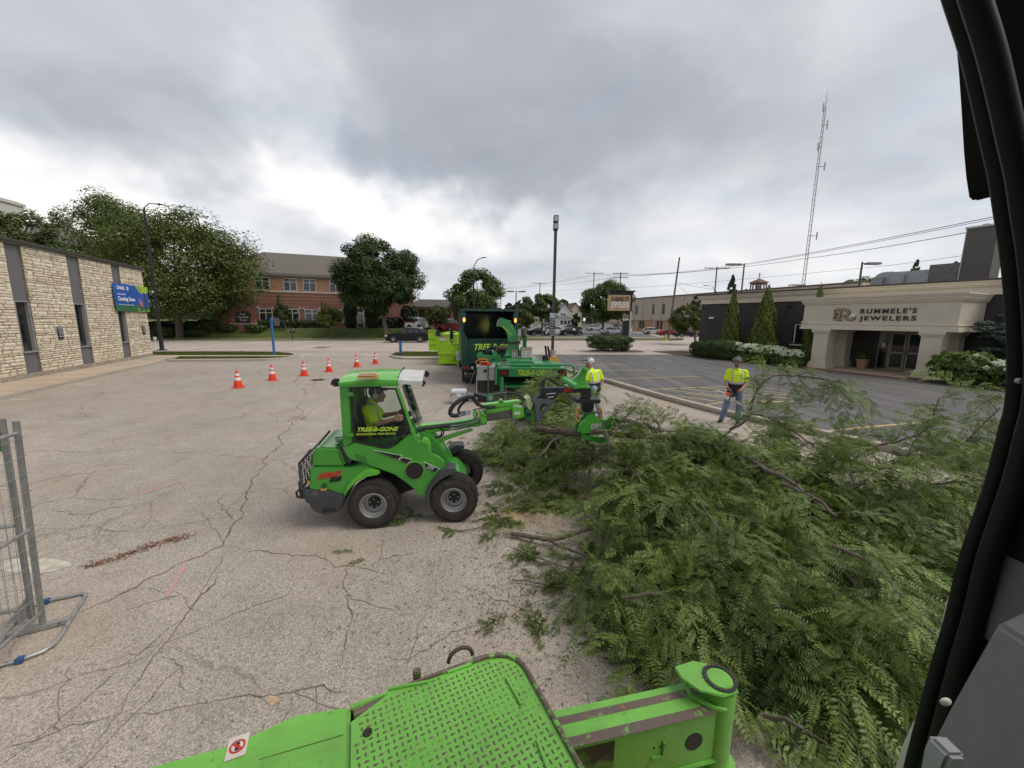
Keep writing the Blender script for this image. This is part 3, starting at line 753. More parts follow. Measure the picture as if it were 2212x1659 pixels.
# ================================================================ jeweller's shop, right
JP=gp(1950,802);FJ=Fr(JP,26.4-90)
stucco=mat('stucco',(.60,.53,.42),.9,var=.06,vs=2,bump=.25,bs=70)
stucco2=mat('stucco_trim',(.64,.565,.455),.85,var=.05,vs=2,bump=.15,bs=70)
def brickmat(name,c1,c2,mortar,sx=4.5,bh=.5,rough=.85):
 m=bpy.data.materials.new(name);m.use_nodes=True;t=NT(m.node_tree);b=t.n['Principled BSDF']
 tc=t.new('ShaderNodeTexCoord').outputs['Object'];s_=t.new('ShaderNodeSeparateXYZ');t.put(s_.inputs[0],tc)
 cb=t.new('ShaderNodeCombineXYZ');t.put(cb.inputs[0],t.math('ADD',s_.outputs[0],s_.outputs[1]));t.put(cb.inputs[1],s_.outputs[2])
 br=t.new('ShaderNodeTexBrick');t.put(br.inputs['Vector'],cb.outputs[0]);br.inputs['Color1'].default_value=c4(c1);br.inputs['Color2'].default_value=c4(c2)
 br.inputs['Mortar'].default_value=c4(mortar);br.inputs['Scale'].default_value=1.;br.inputs['Brick Width'].default_value=.21;br.inputs['Row Height'].default_value=.075
 br.inputs['Mortar Size'].default_value=.006
 c=t.mix(1.,br.outputs[0],t.rng(t.noise(tc,.9,5,.6),.3,.7,.85,1.15),'MULTIPLY')
 t.put(b.inputs['Base Color'],c);b.inputs['Roughness'].default_value=rough
 bn=t.new('ShaderNodeBump');bn.inputs['Strength'].default_value=.4;bn.inputs['Distance'].default_value=.008
 t.put(bn.inputs['Height'],t.math('SUBTRACT',1.,br.outputs[1]));t.l.new(bn.outputs[0],b.inputs['Normal']);return m
darkbrick=brickmat('dark_painted_brick',(.052,.046,.043),(.060,.054,.050),(.04,.036,.034))
J=root('jewellers_shop','low dark brick jewellery shop with cream cornice and pillared entrance canopy','shop',FJ.loc(),FJ.ang)
X0,X1=-14.25,16.
m_=MB();m_.box(X0,X1,.0,14,0,4.35);m_.build('wall',darkbrick,J)
c=MB()
for(z0,z1,o)in((4.30,4.40,.10),(4.40,4.72,.06),(4.72,4.80,.16),(4.80,4.94,.22),(4.94,5.02,.30)):
 c.box(X0-o,X1,-o,14+o,z0,z1)
c.build('cornice',stucco2,J,bevel=.008)
MB().box(X0-.34,X1,-.34,14.3,5.02,5.12).build('roof_edge',mat('roof_edge_brown',(.075,.065,.058),.7,var=.2),J,bevel=.01)
# canopy
cx0,cx1,cy=-4.15,2.88,-3.25
k=MB();k.box(cx0+.06,cx1-.06,cy+.06,-.02,2.62,4.0)
k.build('canopy',stucco,J,bevel=.006)
k=MB()
for(z0,z1,o)in((2.40,2.52,.04),(2.52,2.70,.0),(2.70,2.74,.03),(3.90,3.98,.0),(3.98,4.06,.05),(4.06,4.16,.09),(4.16,4.24,.13),(4.24,4.33,.17)):
 k.box(cx0-o,cx1+o,cy-o,.0 if z0<4 else-.07,z0,z1)
k.build('canopy_trim',stucco2,J,bevel=.006)
for(cx,cyy,w,hb)in((-2.95,-2.85,.80,.42),(2.0,-2.85,.80,.42),(-2.95,-.62,.72,.42),(2.0,-.62,.72,.42)):
 q=MB();h=w/2
 q.box(cx-h,cx+h,cyy-h,cyy+h,0,2.41)
 q.box(cx-h-.10,cx+h+.10,cyy-h-.10,cyy+h+.10,0,hb-.12);q.box(cx-h-.06,cx+h+.06,cyy-h-.06,cyy+h+.06,hb-.12,hb)
 q.box(cx-h-.05,cx+h+.05,cyy-h-.05,cyy+h+.05,2.16,2.25);q.box(cx-h-.10,cx+h+.10,cyy-h-.10,cyy+h+.10,2.25,2.42)
 q.build('column',stucco,J,bevel=.008)
 # doors
bronze=mat('bronze_frame',(.27,.245,.19),.4,.35);gl=mat('dark_pane',(.012,.014,.015),.06,spec=.8)
for(x0,x1,hs)in((-.76,-.02,1),(.02,.76,-1)):
 d=MB();d.box(x0,x0+.09,-.07,-.01,.03,2.3);d.box(x1-.09,x1,-.07,-.01,.03,2.3)
 for(z0,z1)in((.03,.20),(1.02,1.13),(2.16,2.3)):d.box(x0+.09,x1-.09,-.068,-.012,z0,z1)
 o=d.build('door',bronze,J,bevel=.004)
 MB().box(x0+.09,x1-.09,-.045,-.035,.20,1.02).build('pane',gl,o);MB().box(x0+.09,x1-.09,-.045,-.035,1.13,2.16).build('pane',gl,o)
 hx=x1-.06 if hs>0 else x0+.06
 MB().tube([(hx,-.07,.95),(hx,-.13,.95),(hx,-.13,1.25),(hx,-.07,1.25)],.012,6).build('handle',mat('handle_dark',(.03,.03,.03),.4,.6),o)
s_=MB();s_.box(-1.32,-1.26,-.06,-.01,0,2.36);s_.box(-.84,-.78,-.06,-.01,0,2.36);s_.box(-1.26,-.84,-.058,-.012,0,.1);s_.box(-1.26,-.84,-.058,-.012,2.28,2.36);s_.box(-.78,.80,-.058,-.012,2.31,2.36)
o=s_.build('window',bronze,J,bevel=.004);MB().box(-1.26,-.84,-.04,-.03,.1,2.28).build('pane',gl,o)
MB().box(-1.16,-.96,-.052,-.048,1.35,1.62).build('notice',mat('paper',(.55,.55,.5),.8),J)
for(x0,x1,z0,z1)in((-6.35,-5.05,1.25,2.75),(6.2,8.0,1.25,2.75)):
 w=MB()
 for(a,b_,c_,d_)in((x0,x0+.10,z0,z1),(x1-.10,x1,z0,z1),(x0+.1,x1-.1,z0,z0+.08),(x0+.1,x1-.1,z1-.08,z1)):w.box(a,b_,-.05,.0,c_,d_)
 o=w.build('window',mat('black_frame',(.02,.02,.02),.5),J,bevel=.004)
 f2=MB();f2.box(x0+.1,x0+.19,-.03,-.002,z0+.08,z1-.08);f2.box(x0+.19,x1-.1,-.028,-.004,z1-.14,z1-.08);f2.build('inner_frame',mat('white_frame',(.62,.62,.6),.5),o)
 MB().box(x0+.19,x1-.1,-.02,-.008,z0+.08,z1-.14).build('pane',gl,o)
 MB().box(x0-.08,x1+.08,-.14,-.0,z0-.10,z0-.004).build('sill',stucco2,o,bevel=.01)
q=MB();x,z=FJ.L(*C5(500,988),-.05);q.box(x-.22,x+.22,-.18,0,z-.08,z+.08);q.build('wall_light',mat('lamp_white',(.7,.7,.68),.5),J,bevel=.02)
q=MB();x,z=FJ.L(*C5(1243,875),-.05);q.box(x-.12,x+.12,-.1,0,z,z+.1);q.tube([(x,-.1,z),(x+.1,-.3,z-.12)],.06,10);q.build('security_camera',mat('cam_dark',(.03,.03,.03),.4),J)
q=MB();x,z=FJ.L(*C5(1400,1027),cy);q.box(x-.12,x+.02,cy-.2,cy-.0,z-.05,z+.05);q.build('wall_light',mat('lamp_white',(.7,.7,.68),.5),J,bevel=.02)
# lettering on the canopy
dk=mat('letter_bronze',(.055,.043,.038),.5,.3);gd=mat('letter_gold',(.44,.33,.18),.55,.15)
yl_=cy+.055
a=FJ.L(*C6(415,850),yl_);b_=FJ.L(*C6(905,846),yl_)
def fit_text(s_,p0,p1,h,m,name,parent,y,bold=.008,space=1.28,ext=.02):
 t_=text(name,s_,h*1.42,Matrix(),m,parent,ext,bold,0,space)
 xs=[v.co.x for v in t_.data.vertices];w=max(xs)-min(xs);t_.data.transform(Matrix.Translation((-min(xs),0,0)))
 t_.data.transform(Matrix.Translation((p0[0],y,p0[1]))@Matrix.Rotation(R(90),4,'X')@Matrix.Diagonal(((p1[0]-p0[0])/w,1,1,1)));return t_
fit_text("RUMMELE'S",a,b_,.26,dk,'lettering',J,yl_-.02)
a=FJ.L(*C6(405,908),yl_);b_=FJ.L(*C6(900,908),yl_);fit_text('JEWELERS',a,b_,.24,dk,'lettering',J,yl_-.02)
def rlogo(parent,x,z,s,y,md,mg,depth=.05):
# ornate R with a looping tail and a small pearl
 def strokes(r,yy,m,nm):
  q=MB()
  def st(pts,w):
   P=[];n=len(pts)
   for i in range(n-1):
    p0=Vector(pts[max(i-1,0)]);p1=Vector(pts[i]);p2=Vector(pts[i+1]);p3=Vector(pts[min(i+2,n-1)])
    for k in range(5):
     u=k/5;P.append(.5*((2*p1)+(p2-p0)*u+(2*p0-5*p1+4*p2-p3)*u*u+(3*p1-p0-3*p2+p3)*u**3))
   P.append(Vector(pts[-1]));L=[];Rr=[]
   for i,p in enumerate(P):
    d=(P[min(i+1,len(P)-1)]-P[max(i-1,0)]).normalized();nn=Vector((-d.y,d.x));t_=i/(len(P)-1);ww=(w*(.45+.55*math.sin(math.pi*min(1,max(0,t_))))+r)
    L.append(p+nn*ww);Rr.append(p-nn*ww)
   for i in range(len(P)-1):
    q.prism([(x+v.x*s,z+v.y*s)for v in(L[i],L[i+1],Rr[i+1],Rr[i])],yy,yy+depth)
  st([(.42,.0),(.47,.5),(.52,1.0)],.075)
  st([(.08,1.),(.5,1.04),(.95,.98),(1.22,.78),(1.1,.5),(.7,.42),(.62,.5)],.07)
  st([(.72,.44),(1.0,.2),(1.35,.0),(1.7,.08),(1.82,.28)],.06)
  st([(.12,.72),(.02,.5),(.2,.35),(.45,.5),(.3,.62),(.2,.45)],.035)
  st([(.1,.02),(.3,.05),(.5,.0),(.75,.02)],.05)
  st([(.1,.02),(-.02,.18),(.14,.26)],.03)
  st([(.08,1.),(.0,.86),(.12,.8)],.03)
  return q.build(nm,m,parent)
 strokes(.055,y,md,'logo_back');strokes(.0,y-.03,mg,'logo')
 p=MB();p.sphere((x+1.62*s,y-.03,z+.40*s),.17*s,14,8,(1.25,.3,.8));p.build('pearl',mat('pearl',(.75,.73,.68),.3),parent,smooth=True)
a=FJ.L(*C6(185,902),yl_);b_=FJ.L(*C6(375,902),yl_);rlogo(J,a[0],a[1]-.02,(b_[0]-a[0])/1.85,yl_-.04,dk,gd)
# paved entrance with a brick border, mulch beds
pad=[FJ.G(*C6(*p))for p in((0,1352),(150,1372),(600,1432),(905,1392),(905,1362),(330,1325))]
def jsheet(name,pts,z,m):return sheet(name,[FJ.W(*p)for p in pts],z,m)
jsheet('entrance_paving',[(-3.9,-3.45),(1.5,-4.1),(1.5,-.0),(-3.9,-.0)],.030,GM['walk'])
pv=mat('paver_red',(.33,.12,.075),.85,var=.2)
for k in range(48):
 u=k/48;
 x=-4.05+5.7*u;q=MB();yy=-3.58-.65*u;q.box(x,x+.105,yy-.10,yy+.10,-.01,.036+.003*(k%3));o=q.build('brick_paver',pv,None,kind='structure');o.location=FJ.loc();o.rotation_euler=(0,0,R(FJ.ang))
jsheet('mulch_bed',[(-16.5,-3.3),(-12,-4.3),(-8,-4.6),(-4.4,-4.3),(-3.9,-3.4),(-3.5,-.0),(-16,-.0)],.035,GM['mulch'])
jsheet('mulch_bed',[(1.4,-3.9),(2.5,-4.6),(6,-5.4),(14,-5.6),(16,-.0),(1.5,-.0)],.035,GM['mulch'])
# things on the roof
ch=root('roof_chimney','tall square grey-brown clad chimney stack on the shop roof','chimney',tuple(FJ.W(1.4,3.4,5.12)),FJ.ang)
q=MB();q.box(-.65,.55,-.45,.95,0,3.1);q.build('stack',mat('chimney_clad',(.115,.105,.095),.8,var=.15,vs=20,bump=.3),ch)
q=MB();q.box(-.72,.62,-.52,1.02,3.1,3.2);q.box(-.72,.62,-.52,1.02,0,.08);q.box(-.68,-.64,-.48,-.44,.08,3.1);q.box(-.15,.1,-.2,.3,3.2,3.3);q.build('trim',mat('trim_pale',(.5,.5,.47),.6),ch)
hv=root('rooftop_unit','silver curved air handling unit with louvred hood and long duct on the roof','air conditioner',tuple(FJ.W(-2.6,3.2,5.12)),FJ.ang)
q=MB();gal=mat('galvanised',(.36,.37,.37),.5,.3,var=.12);P_=[]
for k in range(7):a=R(90+15*k*.95);P_.append((-.2+math.cos(a)*.75,.05+math.sin(a)*1.0))
q.prism(P_+[(-.2,.05)],-.1,.9);q.box(-.2,.2,-.1,.9,.05,1.05);q.build('hood',gal,hv,bevel=.01)
q=MB();q.box(-.75,-.15,-.35,-.1,.05,.7)
q.build('louvre',mat('louvre_grey',(.27,.28,.27),.6),hv)
q=MB()
for k in range(7):MB().box(-.72+k*.08,-.70+k*.08,-.365,-.35,.1,.66).build('louvre_blade',mat('trim_pale',(.5,.5,.47),.6),hv)
for k in range(6):MB().box(.32+k*.1,.34+k*.1,-.365,-.35,.1,.76).build('louvre_blade',mat('trim_pale',(.5,.5,.47),.6),hv)
q=MB();q.box(.25,.9,-.35,-.1,.05,.82);q.box(.2,2.0,-.1,.9,.05,1.0);q.build('casing',gal,hv,bevel=.01)
q=MB();q.box(2.0,3.9,-.2,1.1,.02,1.25);q.build('duct',mat('duct_grey',(.16,.155,.15),.8,var=.2),hv,bevel=.01)
for kx in(-.6,.6,1.6):MB().box(kx-.05,kx+.05,0,.8,-.02,.05).build('foot',gal,hv)
# terracotta planter by the doors
pl=root('planter','square terracotta planter with a dark leafy plant beside the shop doors','planter',tuple(FJ.W(-1.6,-.95,.03)),FJ.ang)
q=MB();q.taper([(-.2,0),(.2,0),(.2,.02),(-.2,.02)],-.2,.2,[(-.2,0),(.2,0),(.2,.02),(-.2,.02)])
q=MB();vs_=[(-.18,-.18,0),(.18,-.18,0),(.18,.18,0),(-.18,.18,0),(-.25,-.25,.55),(.25,-.25,.55),(.25,.25,.55),(-.25,.25,.55)]
q._add(vs_,[(3,2,1,0),(4,5,6,7),(0,1,5,4),(1,2,6,5),(2,3,7,6),(3,0,4,7)]);q.box(-.28,.28,-.28,.28,.50,.58);q.build('pot',mat('terracotta',(.42,.22,.13),.85),pl,bevel=.01)
PLANTER=pl
# ================================================================ buildings beyond the street
redbrick=brickmat('red_brick',(.19,.066,.046),(.25,.098,.07),(.30,.24,.20))
tanbrick=brickmat('tan_brick',(.37,.195,.105),(.40,.22,.125),(.34,.25,.17))
shingle=mat('shingle_grey',(.125,.108,.095),.95,var=.32,vs=14,bump=.5,bs=18,c2=(.19,.165,.145),c2s=7,c2lo=.5,c2hi=.62)
whitef=mat('white_frame',(.62,.62,.6),.5)
stonew=mat('pale_stone',(.56,.50,.42),.85)
glr=mat('sky_pane',(.02,.026,.03),.05,spec=.9)
FK=Fr(gp(600,708,1.3),22,1.3)
K=root('office_building','two-storey red brick office building with hipped grey shingle roof','building',FK.loc(),FK.ang)
kx0=-7.2;kx1=FK.L(905,650)[0]-.8;HE=7.2;D_=15.
bz=FK.L(*C4(600,716))[1]
MB().box(kx0,kx1,0,D_,-1.5,bz).build('wall',redbrick,K)
MB().box(kx0+.02,kx1-.02,.02,D_-.02,bz+.18,HE).build('upper_wall',tanbrick,K)
MB().box(kx0-.05,kx1+.05,-.06,D_+.05,bz,bz+.18).build('stone_band',stonew,K)
q=MB();q.box(kx0-.35,kx1+.35,-.38,D_+.35,HE-.02,HE+.22);q.build('gutter',mat('gutter_white',(.56,.56,.53),.6),K,bevel=.02)
q=MB();q.box(kx0-.1,kx1+.1,-.12,D_+.1,HE-.25,HE-.03);q.build('soffit',mat('soffit',(.32,.25,.19),.8),K)
e=.55;rx0,rx1,ry=kx0+5.0,kx1-5.0,D_/2;RZ=HE+4.0
vs=[(kx0-e,-e,HE+.22),(kx1+e,-e,HE+.22),(kx1+e,D_+e,HE+.22),(kx0-e,D_+e,HE+.22),(rx0,ry,RZ),(rx1,ry,RZ)]
q=MB();q._add(vs,[(0,1,5,4),(1,2,5),(2,3,4,5),(3,0,4),(3,2,1,0)]);q.build('roof',shingle,K)
# brick courses standing out on the red wall
q=MB()
for u in(.25,.5,.75):z=3.0+(bz-3.0)*u;q.box(kx0-.01,kx1+.01,-.03,0.0,z,z+.09)
q.build('brick_course',tanbrick,K)
def kwin(x0,x1,z0,z1,trans,frame,par,blocks=False,dy=0.):
 w=.07;f=MB()
 f.box(x0,x0+w,-.06+dy,.03+dy,z0,z1);f.box(x1-w,x1,-.06+dy,.03+dy,z0,z1);f.box(x0+w,x1-w,-.058+dy,.03+dy,z0,z0+w);f.box(x0+w,x1-w,-.058+dy,.03+dy,z1-w,z1)
 xm=(x0+x1)/2;zt=z1-(z1-z0)*trans
 f.box(xm-w/2,xm+w/2,-.055+dy,.03+dy,z0+w,z1-w);f.box(x0+w,xm-w/2,-.05+dy,.03+dy,zt-w/2,zt+w/2);f.box(xm+w/2,x1-w,-.05+dy,.03+dy,zt-w/2,zt+w/2)
 o=f.build('window',frame,par)
 for(a,b_)in((x0+w,xm-w/2),(xm+w/2,x1-w)):
  for(c_,d_)in((z0+w,zt-w/2),(zt+w/2,z1-w)):MB().box(a,b_,-.02+dy,-.01+dy,c_,d_).build('pane',glr,o)
 if blocks:
  MB().box(x0-.22,x0+.02,-.07,-.002,z1+.02,z1+.26).build('stone_block',stonew,par);MB().box(x1-.02,x1+.22,-.07,-.002,z1+.02,z1+.26).build('stone_block',stonew,par)
 return o
ups=[(248,387,593,702),(510,641,602,711),(694,821,609,717),(937,1064,617,722)]
for i,(a,b_,c_,d_)in enumerate(ups):
 x0,z1=FK.L(*C4(a,c_));x1,z0=FK.L(*C4(b_,d_));kwin(x0,x1,bz+.22,HE-.35,.3,whitef,K)
ux=[FK.L(*C4(a,600))[0]for(a,b_,_,_)in ups];st_=(FK.L(*C4(937,600))[0]-FK.L(*C4(510,600))[0])
for k in(1,2):
 for base in(510,694):
  x0=FK.L(*C4(base,600))[0]+st_*k
  if base==510 and k==1:continue
  if x0+2.6<kx1:kwin(x0,x0+2.5,bz+.22,HE-.35,.3,whitef,K)
z1=FK.L(*C4(770,873))[1];z0=FK.L(*C4(770,1000))[1]
for(a,b_)in((285,408),(532,658),(710,845),(950,1075)):
 x0=FK.L(*C4(a,900))[0];x1=FK.L(*C4(b_,900))[0];kwin(x0,x1,max(z0,.6),z1,.28,whitef,K,True)
x0=FK.L(*C4(1195,950))[0];x1=FK.L(*C4(1266,950))[0]
d=MB();d.box(x0,x0+.14,-.1,0,-.2,3.0);d.box(x1-.14,x1,-.1,0,-.2,3.0);d.box(x0+.14,x1-.14,-.098,0,2.1,2.25);d.box(x0+.14,x1-.14,-.098,0,-.2,.05);d.box(x0+.14,x1-.14,-.098,0,.75,.85);d.box(x0+.14,x1-.14,-.098,0,2.9,3.0)
o=d.build('door',whitef,K);MB().box(x0+.14,x1-.14,-.05,-.04,.05,2.9).build('pane',glr,o)
for zz in(x0-.24,x1+.02):MB().box(zz,zz+.22,-.07,-.002,3.02,3.26).build('stone_block',stonew,K)
# low dark-roofed building behind
FL=Fr(dp(900,700,80),8,1.3)
Lb=root('low_building','low tan building with a wide dark shingled roof between the maple and the chip truck','building',FL.loc(),FL.ang)
xa,xb=FL.L(880,680)[0],FL.L(1010,680)[0];za=FL.L(930,663)[1];zb=FL.L(930,647)[1]
MB().box(xa+1,xb-1,.6,14,-1.3,za).build('wall',mat('tan_render',(.40,.26,.15),.9,var=.1),Lb)
q=MB();q._add([(xa,-.8,za),(xb,-.8,za),(xb,14,za),(xa,14,za),(xa+2,4,zb+.2),(xb-2,4,zb+.2),(xb-2,10,zb+.2),(xa+2,10,zb+.2)],[(0,1,5,4),(1,2,6,5),(2,3,7,6),(3,0,4,7),(4,5,6,7),(3,2,1,0)]);q.build('roof',mat('shingle_dark',(.085,.075,.068),.95,var=.2,vs=10,bump=.4),Lb)
MB().box(xa,xb,-.85,-.75,za-.35,za+.02).build('fascia',mat('fascia_dark',(.05,.045,.04),.7),Lb)
for k in range(5):
 xx=xa+2.2+k*(xb-xa-4)/4.6;q=MB();q.box(xx,xx+1.1,.52,.6,.2,za-.6);q.build('window',mat('black_frame',(.02,.02,.02),.5),Lb)
 # beige two-storey block, right
g1,g2=gp(1362,715),gp(1508,722.3);gd_=g2-g1;FG=Fr(g1,math.degrees(math.atan2(gd_.y,gd_.x)))
G=root('beige_office','long two-storey beige concrete panel building with narrow dark windows','building',FG.loc(),FG.ang)
GL=gd_.length+30
zt=FG.L(1508,636)[1];zm=FG.L(*F6(1700,550))[1];conc=mat('beige_panel',(.47,.40,.33),.9,var=.07,vs=1.5)
MB().box(0,GL,0,30,zm,zt).build('upper_wall',conc,G)
MB().box(.3,GL,.3,30,0,zm).build('wall',mat('beige_brick',(.42,.27,.17),.9,var=.1,vs=5),G)
MB().box(-.15,GL,-.15,30,zt,zt+.22).build('roof_edge',mat('coping_brown',(.12,.085,.07),.7),G)
nP=int(GL/3.6);q=MB()
for k in range(nP):x=k*3.6+1.2;q.box(x,x+.12,-.05,.0,zm+.02,zt-.02)
for k in range(nP):x=k*3.6+3.0;
q.build('panel_joint',mat('joint_grey',(.33,.28,.23),.9),G)
black=mat('window_black',(.015,.015,.018),.15,spec=.8)
for(a,b_)in((1692,1708),(1828,1846),(1913,1932),(2112,2124),(2160,2175)):
 x0=FG.L(*F6(a,460))[0];x1=FG.L(*F6(b_,460))[0];z1=zt-(zt-zm)*.30;z0=zt-(zt-zm)*.72
 o=MB().box(x0,x1,-.04,-.002,z0,z1).build('window',mat('bronze_dark',(.06,.05,.045),.5),G);MB().box(x0+.12,x1-.12,-.05,-.04,z0+.12,z1-.12).build('pane',black,o)
x0=FG.L(*C5(18,900))[0];MB().box(x0,x0+.9,-.04,-.002,zt-(zt-zm)*.72,zt-(zt-zm)*.3).build('window',black,G)
for(a,b_)in((1714,1731),(1739,1755),(1860,1876),(1887,1903),(1990,2004),(2050,2066)):
 x0=FG.L(*F6(a,590))[0];x1=FG.L(*F6(b_,590))[0];MB().box(x0,x1,.25,.3,.9,zm-.15).build('window',black,G)
for k in range(8):
 x=2+k*7.2;MB().box(x,x+.5,.1,.3,0,zm).build('pier',conc,G)
 # houses on the rise
def house(px0,px1,pyt,pye,pyb,Y,wall,roofc,lab,seed,depth=9.,gable_front=True,wins=()):
 a=dp(px0,pyb,Y);b_=dp(px1,pyb,Y);w=(b_-a).length;F=Fr((a+b_)/2,0,0);zt_=dp((px0+px1)/2,pyt,Y).z;ze=dp((px0+px1)/2,pye,Y).z;zb_=max(0,0)
 h=root('house',lab,'house',F.loc(),6);h2=w/2
 q=MB();q.prism([(-h2,0),(h2,0),(h2,ze),(0,zt_-.15),(-h2,ze)]if gable_front else[(-h2,0),(h2,0),(h2,ze),(-h2,ze)],0,depth);q.build('wall',wall,h)
 q=MB()
 if gable_front:
  for s_ in(-1,1):q.prism([(s_*(h2+.5),ze-.45),(s_*(h2+.5),ze-.2),(0,zt_+.15),(0,zt_-.12)],-.5,depth+.5)
 else:
  q._add([(-h2-.4,-.5,ze),(h2+.4,-.5,ze),(h2+.4,depth,ze),(-h2-.4,depth,ze),(-h2,depth/2,zt_),(h2,depth/2,zt_)],[(0,1,5,4),(2,3,4,5),(1,2,5),(3,0,4),(3,2,1,0)])
 q.build('roof',roofc,h)
 for(u,z0,z1,ww)in wins:
  o=MB().box(u*h2-ww/2,u*h2+ww/2,-.06,-.002,ze*z0,ze*z1).build('window',whitef,h);MB().box(u*h2-ww/2+.12,u*h2+ww/2-.12,-.08,-.06,ze*z0+.12,ze*z1-.12).build('pane',black,o)
 return h
wht=mat('siding_white',(.62,.62,.6),.7);rbr=mat('roof_brown',(.16,.085,.07),.9,var=.15)
house(1204,1233,655,672,700,150,wht,mat('roof_grey',(.17,.16,.15),.9,var=.15),'white gabled house with a porch beyond the parked cars',1,wins=((-.4,.35,.55,1.0),(.4,.35,.55,1.0),(0,.7,.88,.9),(-.4,.75,.9,.8)))
house(1228,1256,654,673,700,162,mat('siding_cream',(.55,.48,.40),.7),rbr,'cream house with steep reddish-brown roof right of the white house',2,wins=((-.3,.35,.6,1.),(.35,.35,.6,1.)))
house(1208,1234,681,686,702,146,wht,mat('roof_grey',(.17,.16,.15),.9),'single-storey white porch house front just below the white gable',3,gable_front=False,wins=((-.6,.3,.75,1.2),(0,.3,.75,1.2),(.6,.3,.75,1.2)))
house(1150,1176,668,676,700,170,mat('siding_tan',(.45,.36,.28),.7),rbr,'small tan house glimpsed between the trees behind the car park',4,wins=((-.3,.35,.6,1.),(.35,.35,.6,1.)))
house(1318,1345,690,697,706,120,wht,rbr,'low white shed house far behind the pylon sign',5,gable_front=False)
# church bell turret over the shop roof
Y=120;b0=dp(1636,640,Y);th=dp(1636,604,Y).z;tw=3.3
Ch=root('church_tower','wooden church bell turret with hipped cap and cross behind the shop roof','church',(b0.x,b0.y,0),12)
wd=mat('turret_wood',(.15,.105,.085),.85,var=.2);zb_=dp(1636,633,Y).z;z1_=dp(1636,611,Y).z
MB().box(-tw/2,tw/2,-tw/2,tw/2,0,zb_).build('shaft',mat('turret_stone',(.27,.2,.15),.9,var=.2),Ch)
q=MB()
for sx in(-1,-.4,.4,1):
 for sy in(-1,1):q.cbox((sx*tw*.42,sy*tw*.42,(zb_+z1_)/2),(.28,.28,z1_-zb_));q.cbox((sy*tw*.42*.99,sx*tw*.42,(zb_+z1_)/2),(.27,.27,z1_-zb_))
q.box(-tw*.47,tw*.47,-tw*.47,tw*.47,z1_-.5,z1_);q.build('belfry',wd,Ch)
MB().sphere((0,0,(zb_+z1_)/2),.7,10,6).build('bell',mat('bell_white',(.5,.5,.48),.5),Ch)
zr=dp(1636,601.5,Y).z;zc=dp(1636,589,Y).z
q=MB();r_=tw*.62;q._add([(-r_,-r_,z1_),(r_,-r_,z1_),(r_,r_,z1_),(-r_,r_,z1_),(0,0,zr)],[(0,1,4),(1,2,4),(2,3,4),(3,0,4),(3,2,1,0)]);q.build('roof',rbr,Ch)
q=MB();q.cbox((0,0,(zr+zc)/2-.3),(.16,.16,zc-zr+.6));q.cbox((0,0,zc-.6),(1.1,.14,.14));q.build('cross',wd,Ch)
# church with white tower, far left
Y=62;P_=dp(40,640,Y);L2=root('church','grey gabled church roof with pale stone tower behind the bank and trees','church',(P_.x,P_.y,0),10)
zr=dp(58,462,Y).z;xr=dp(58,462,Y).x-P_.x;xe=dp(108,520,Y).x-P_.x;zeV=dp(108,520,Y).z
MB().box(-14,xe-.6,0,12,0,zeV).build('wall',stonew,L2)
q=MB();q._add([(-16,-.6,zeV),(xe,-.6,zeV),(xe,12.6,zeV),(-16,12.6,zeV),(xr,6,zr),(-16,6,zr)],[(0,1,4,5),(1,2,4),(2,3,5,4),(3,0,5),(3,2,1,0)]);q.build('roof',mat('roof_grey',(.17,.16,.15),.9,var=.15),L2)
zt_=dp(10,434,Y).z;xt=dp(30,440,Y).x-P_.x
q=MB();q.box(xt-4,xt,-3,1,0,zt_-.5);q.box(xt-4.2,xt+.2,-3.2,1.2,zt_-.5,zt_-.1);q.box(xt-3.8,xt-.3,-2.8,.8,zt_-.1,zt_+.1);q.build('tower',mat('pale_tower',(.55,.53,.48),.8),L2)
MB().box(xt-1.4,xt-.6,-3.06,-3.0,zt_-3.2,zt_-1.6).build('window',black,L2)
# wooded skyline
def skyline():
 r_=random.Random(3);V=[];F=[];var=[]
 for _ in range(15000):
  th=r_.uniform(-62,62);Rr=r_.uniform(280,420);h=6+5*(math.sin(th*.21)+math.sin(th*.53+1))*.5+4
  x=math.sin(R(th))*Rr;y=math.cos(R(th))*Rr;z=r_.random()**.6*h*(1+.2*math.sin(th*2.1));s=r_.uniform(1.0,2.6);k=len(V)
  a=Vector((r_.gauss(0,1),r_.gauss(0,1),r_.gauss(0,1))).normalized();b_=a.cross(Vector((r_.gauss(0,1),r_.gauss(0,1),r_.gauss(0,1)))).normalized()
  c_=Vector((x,y,z));V+=[tuple(c_-a*s),tuple(c_-b_*s*.7),tuple(c_+a*s),tuple(c_+b_*s*.7)];F.append((k,k+1,k+2,k+3));var.append(r_.random())
 npmesh('distant_woods',V,F,leafmat('woods',(.028,.042,.022),(.06,.075,.035),.1,.9),None,'stuff',var)
skyline()
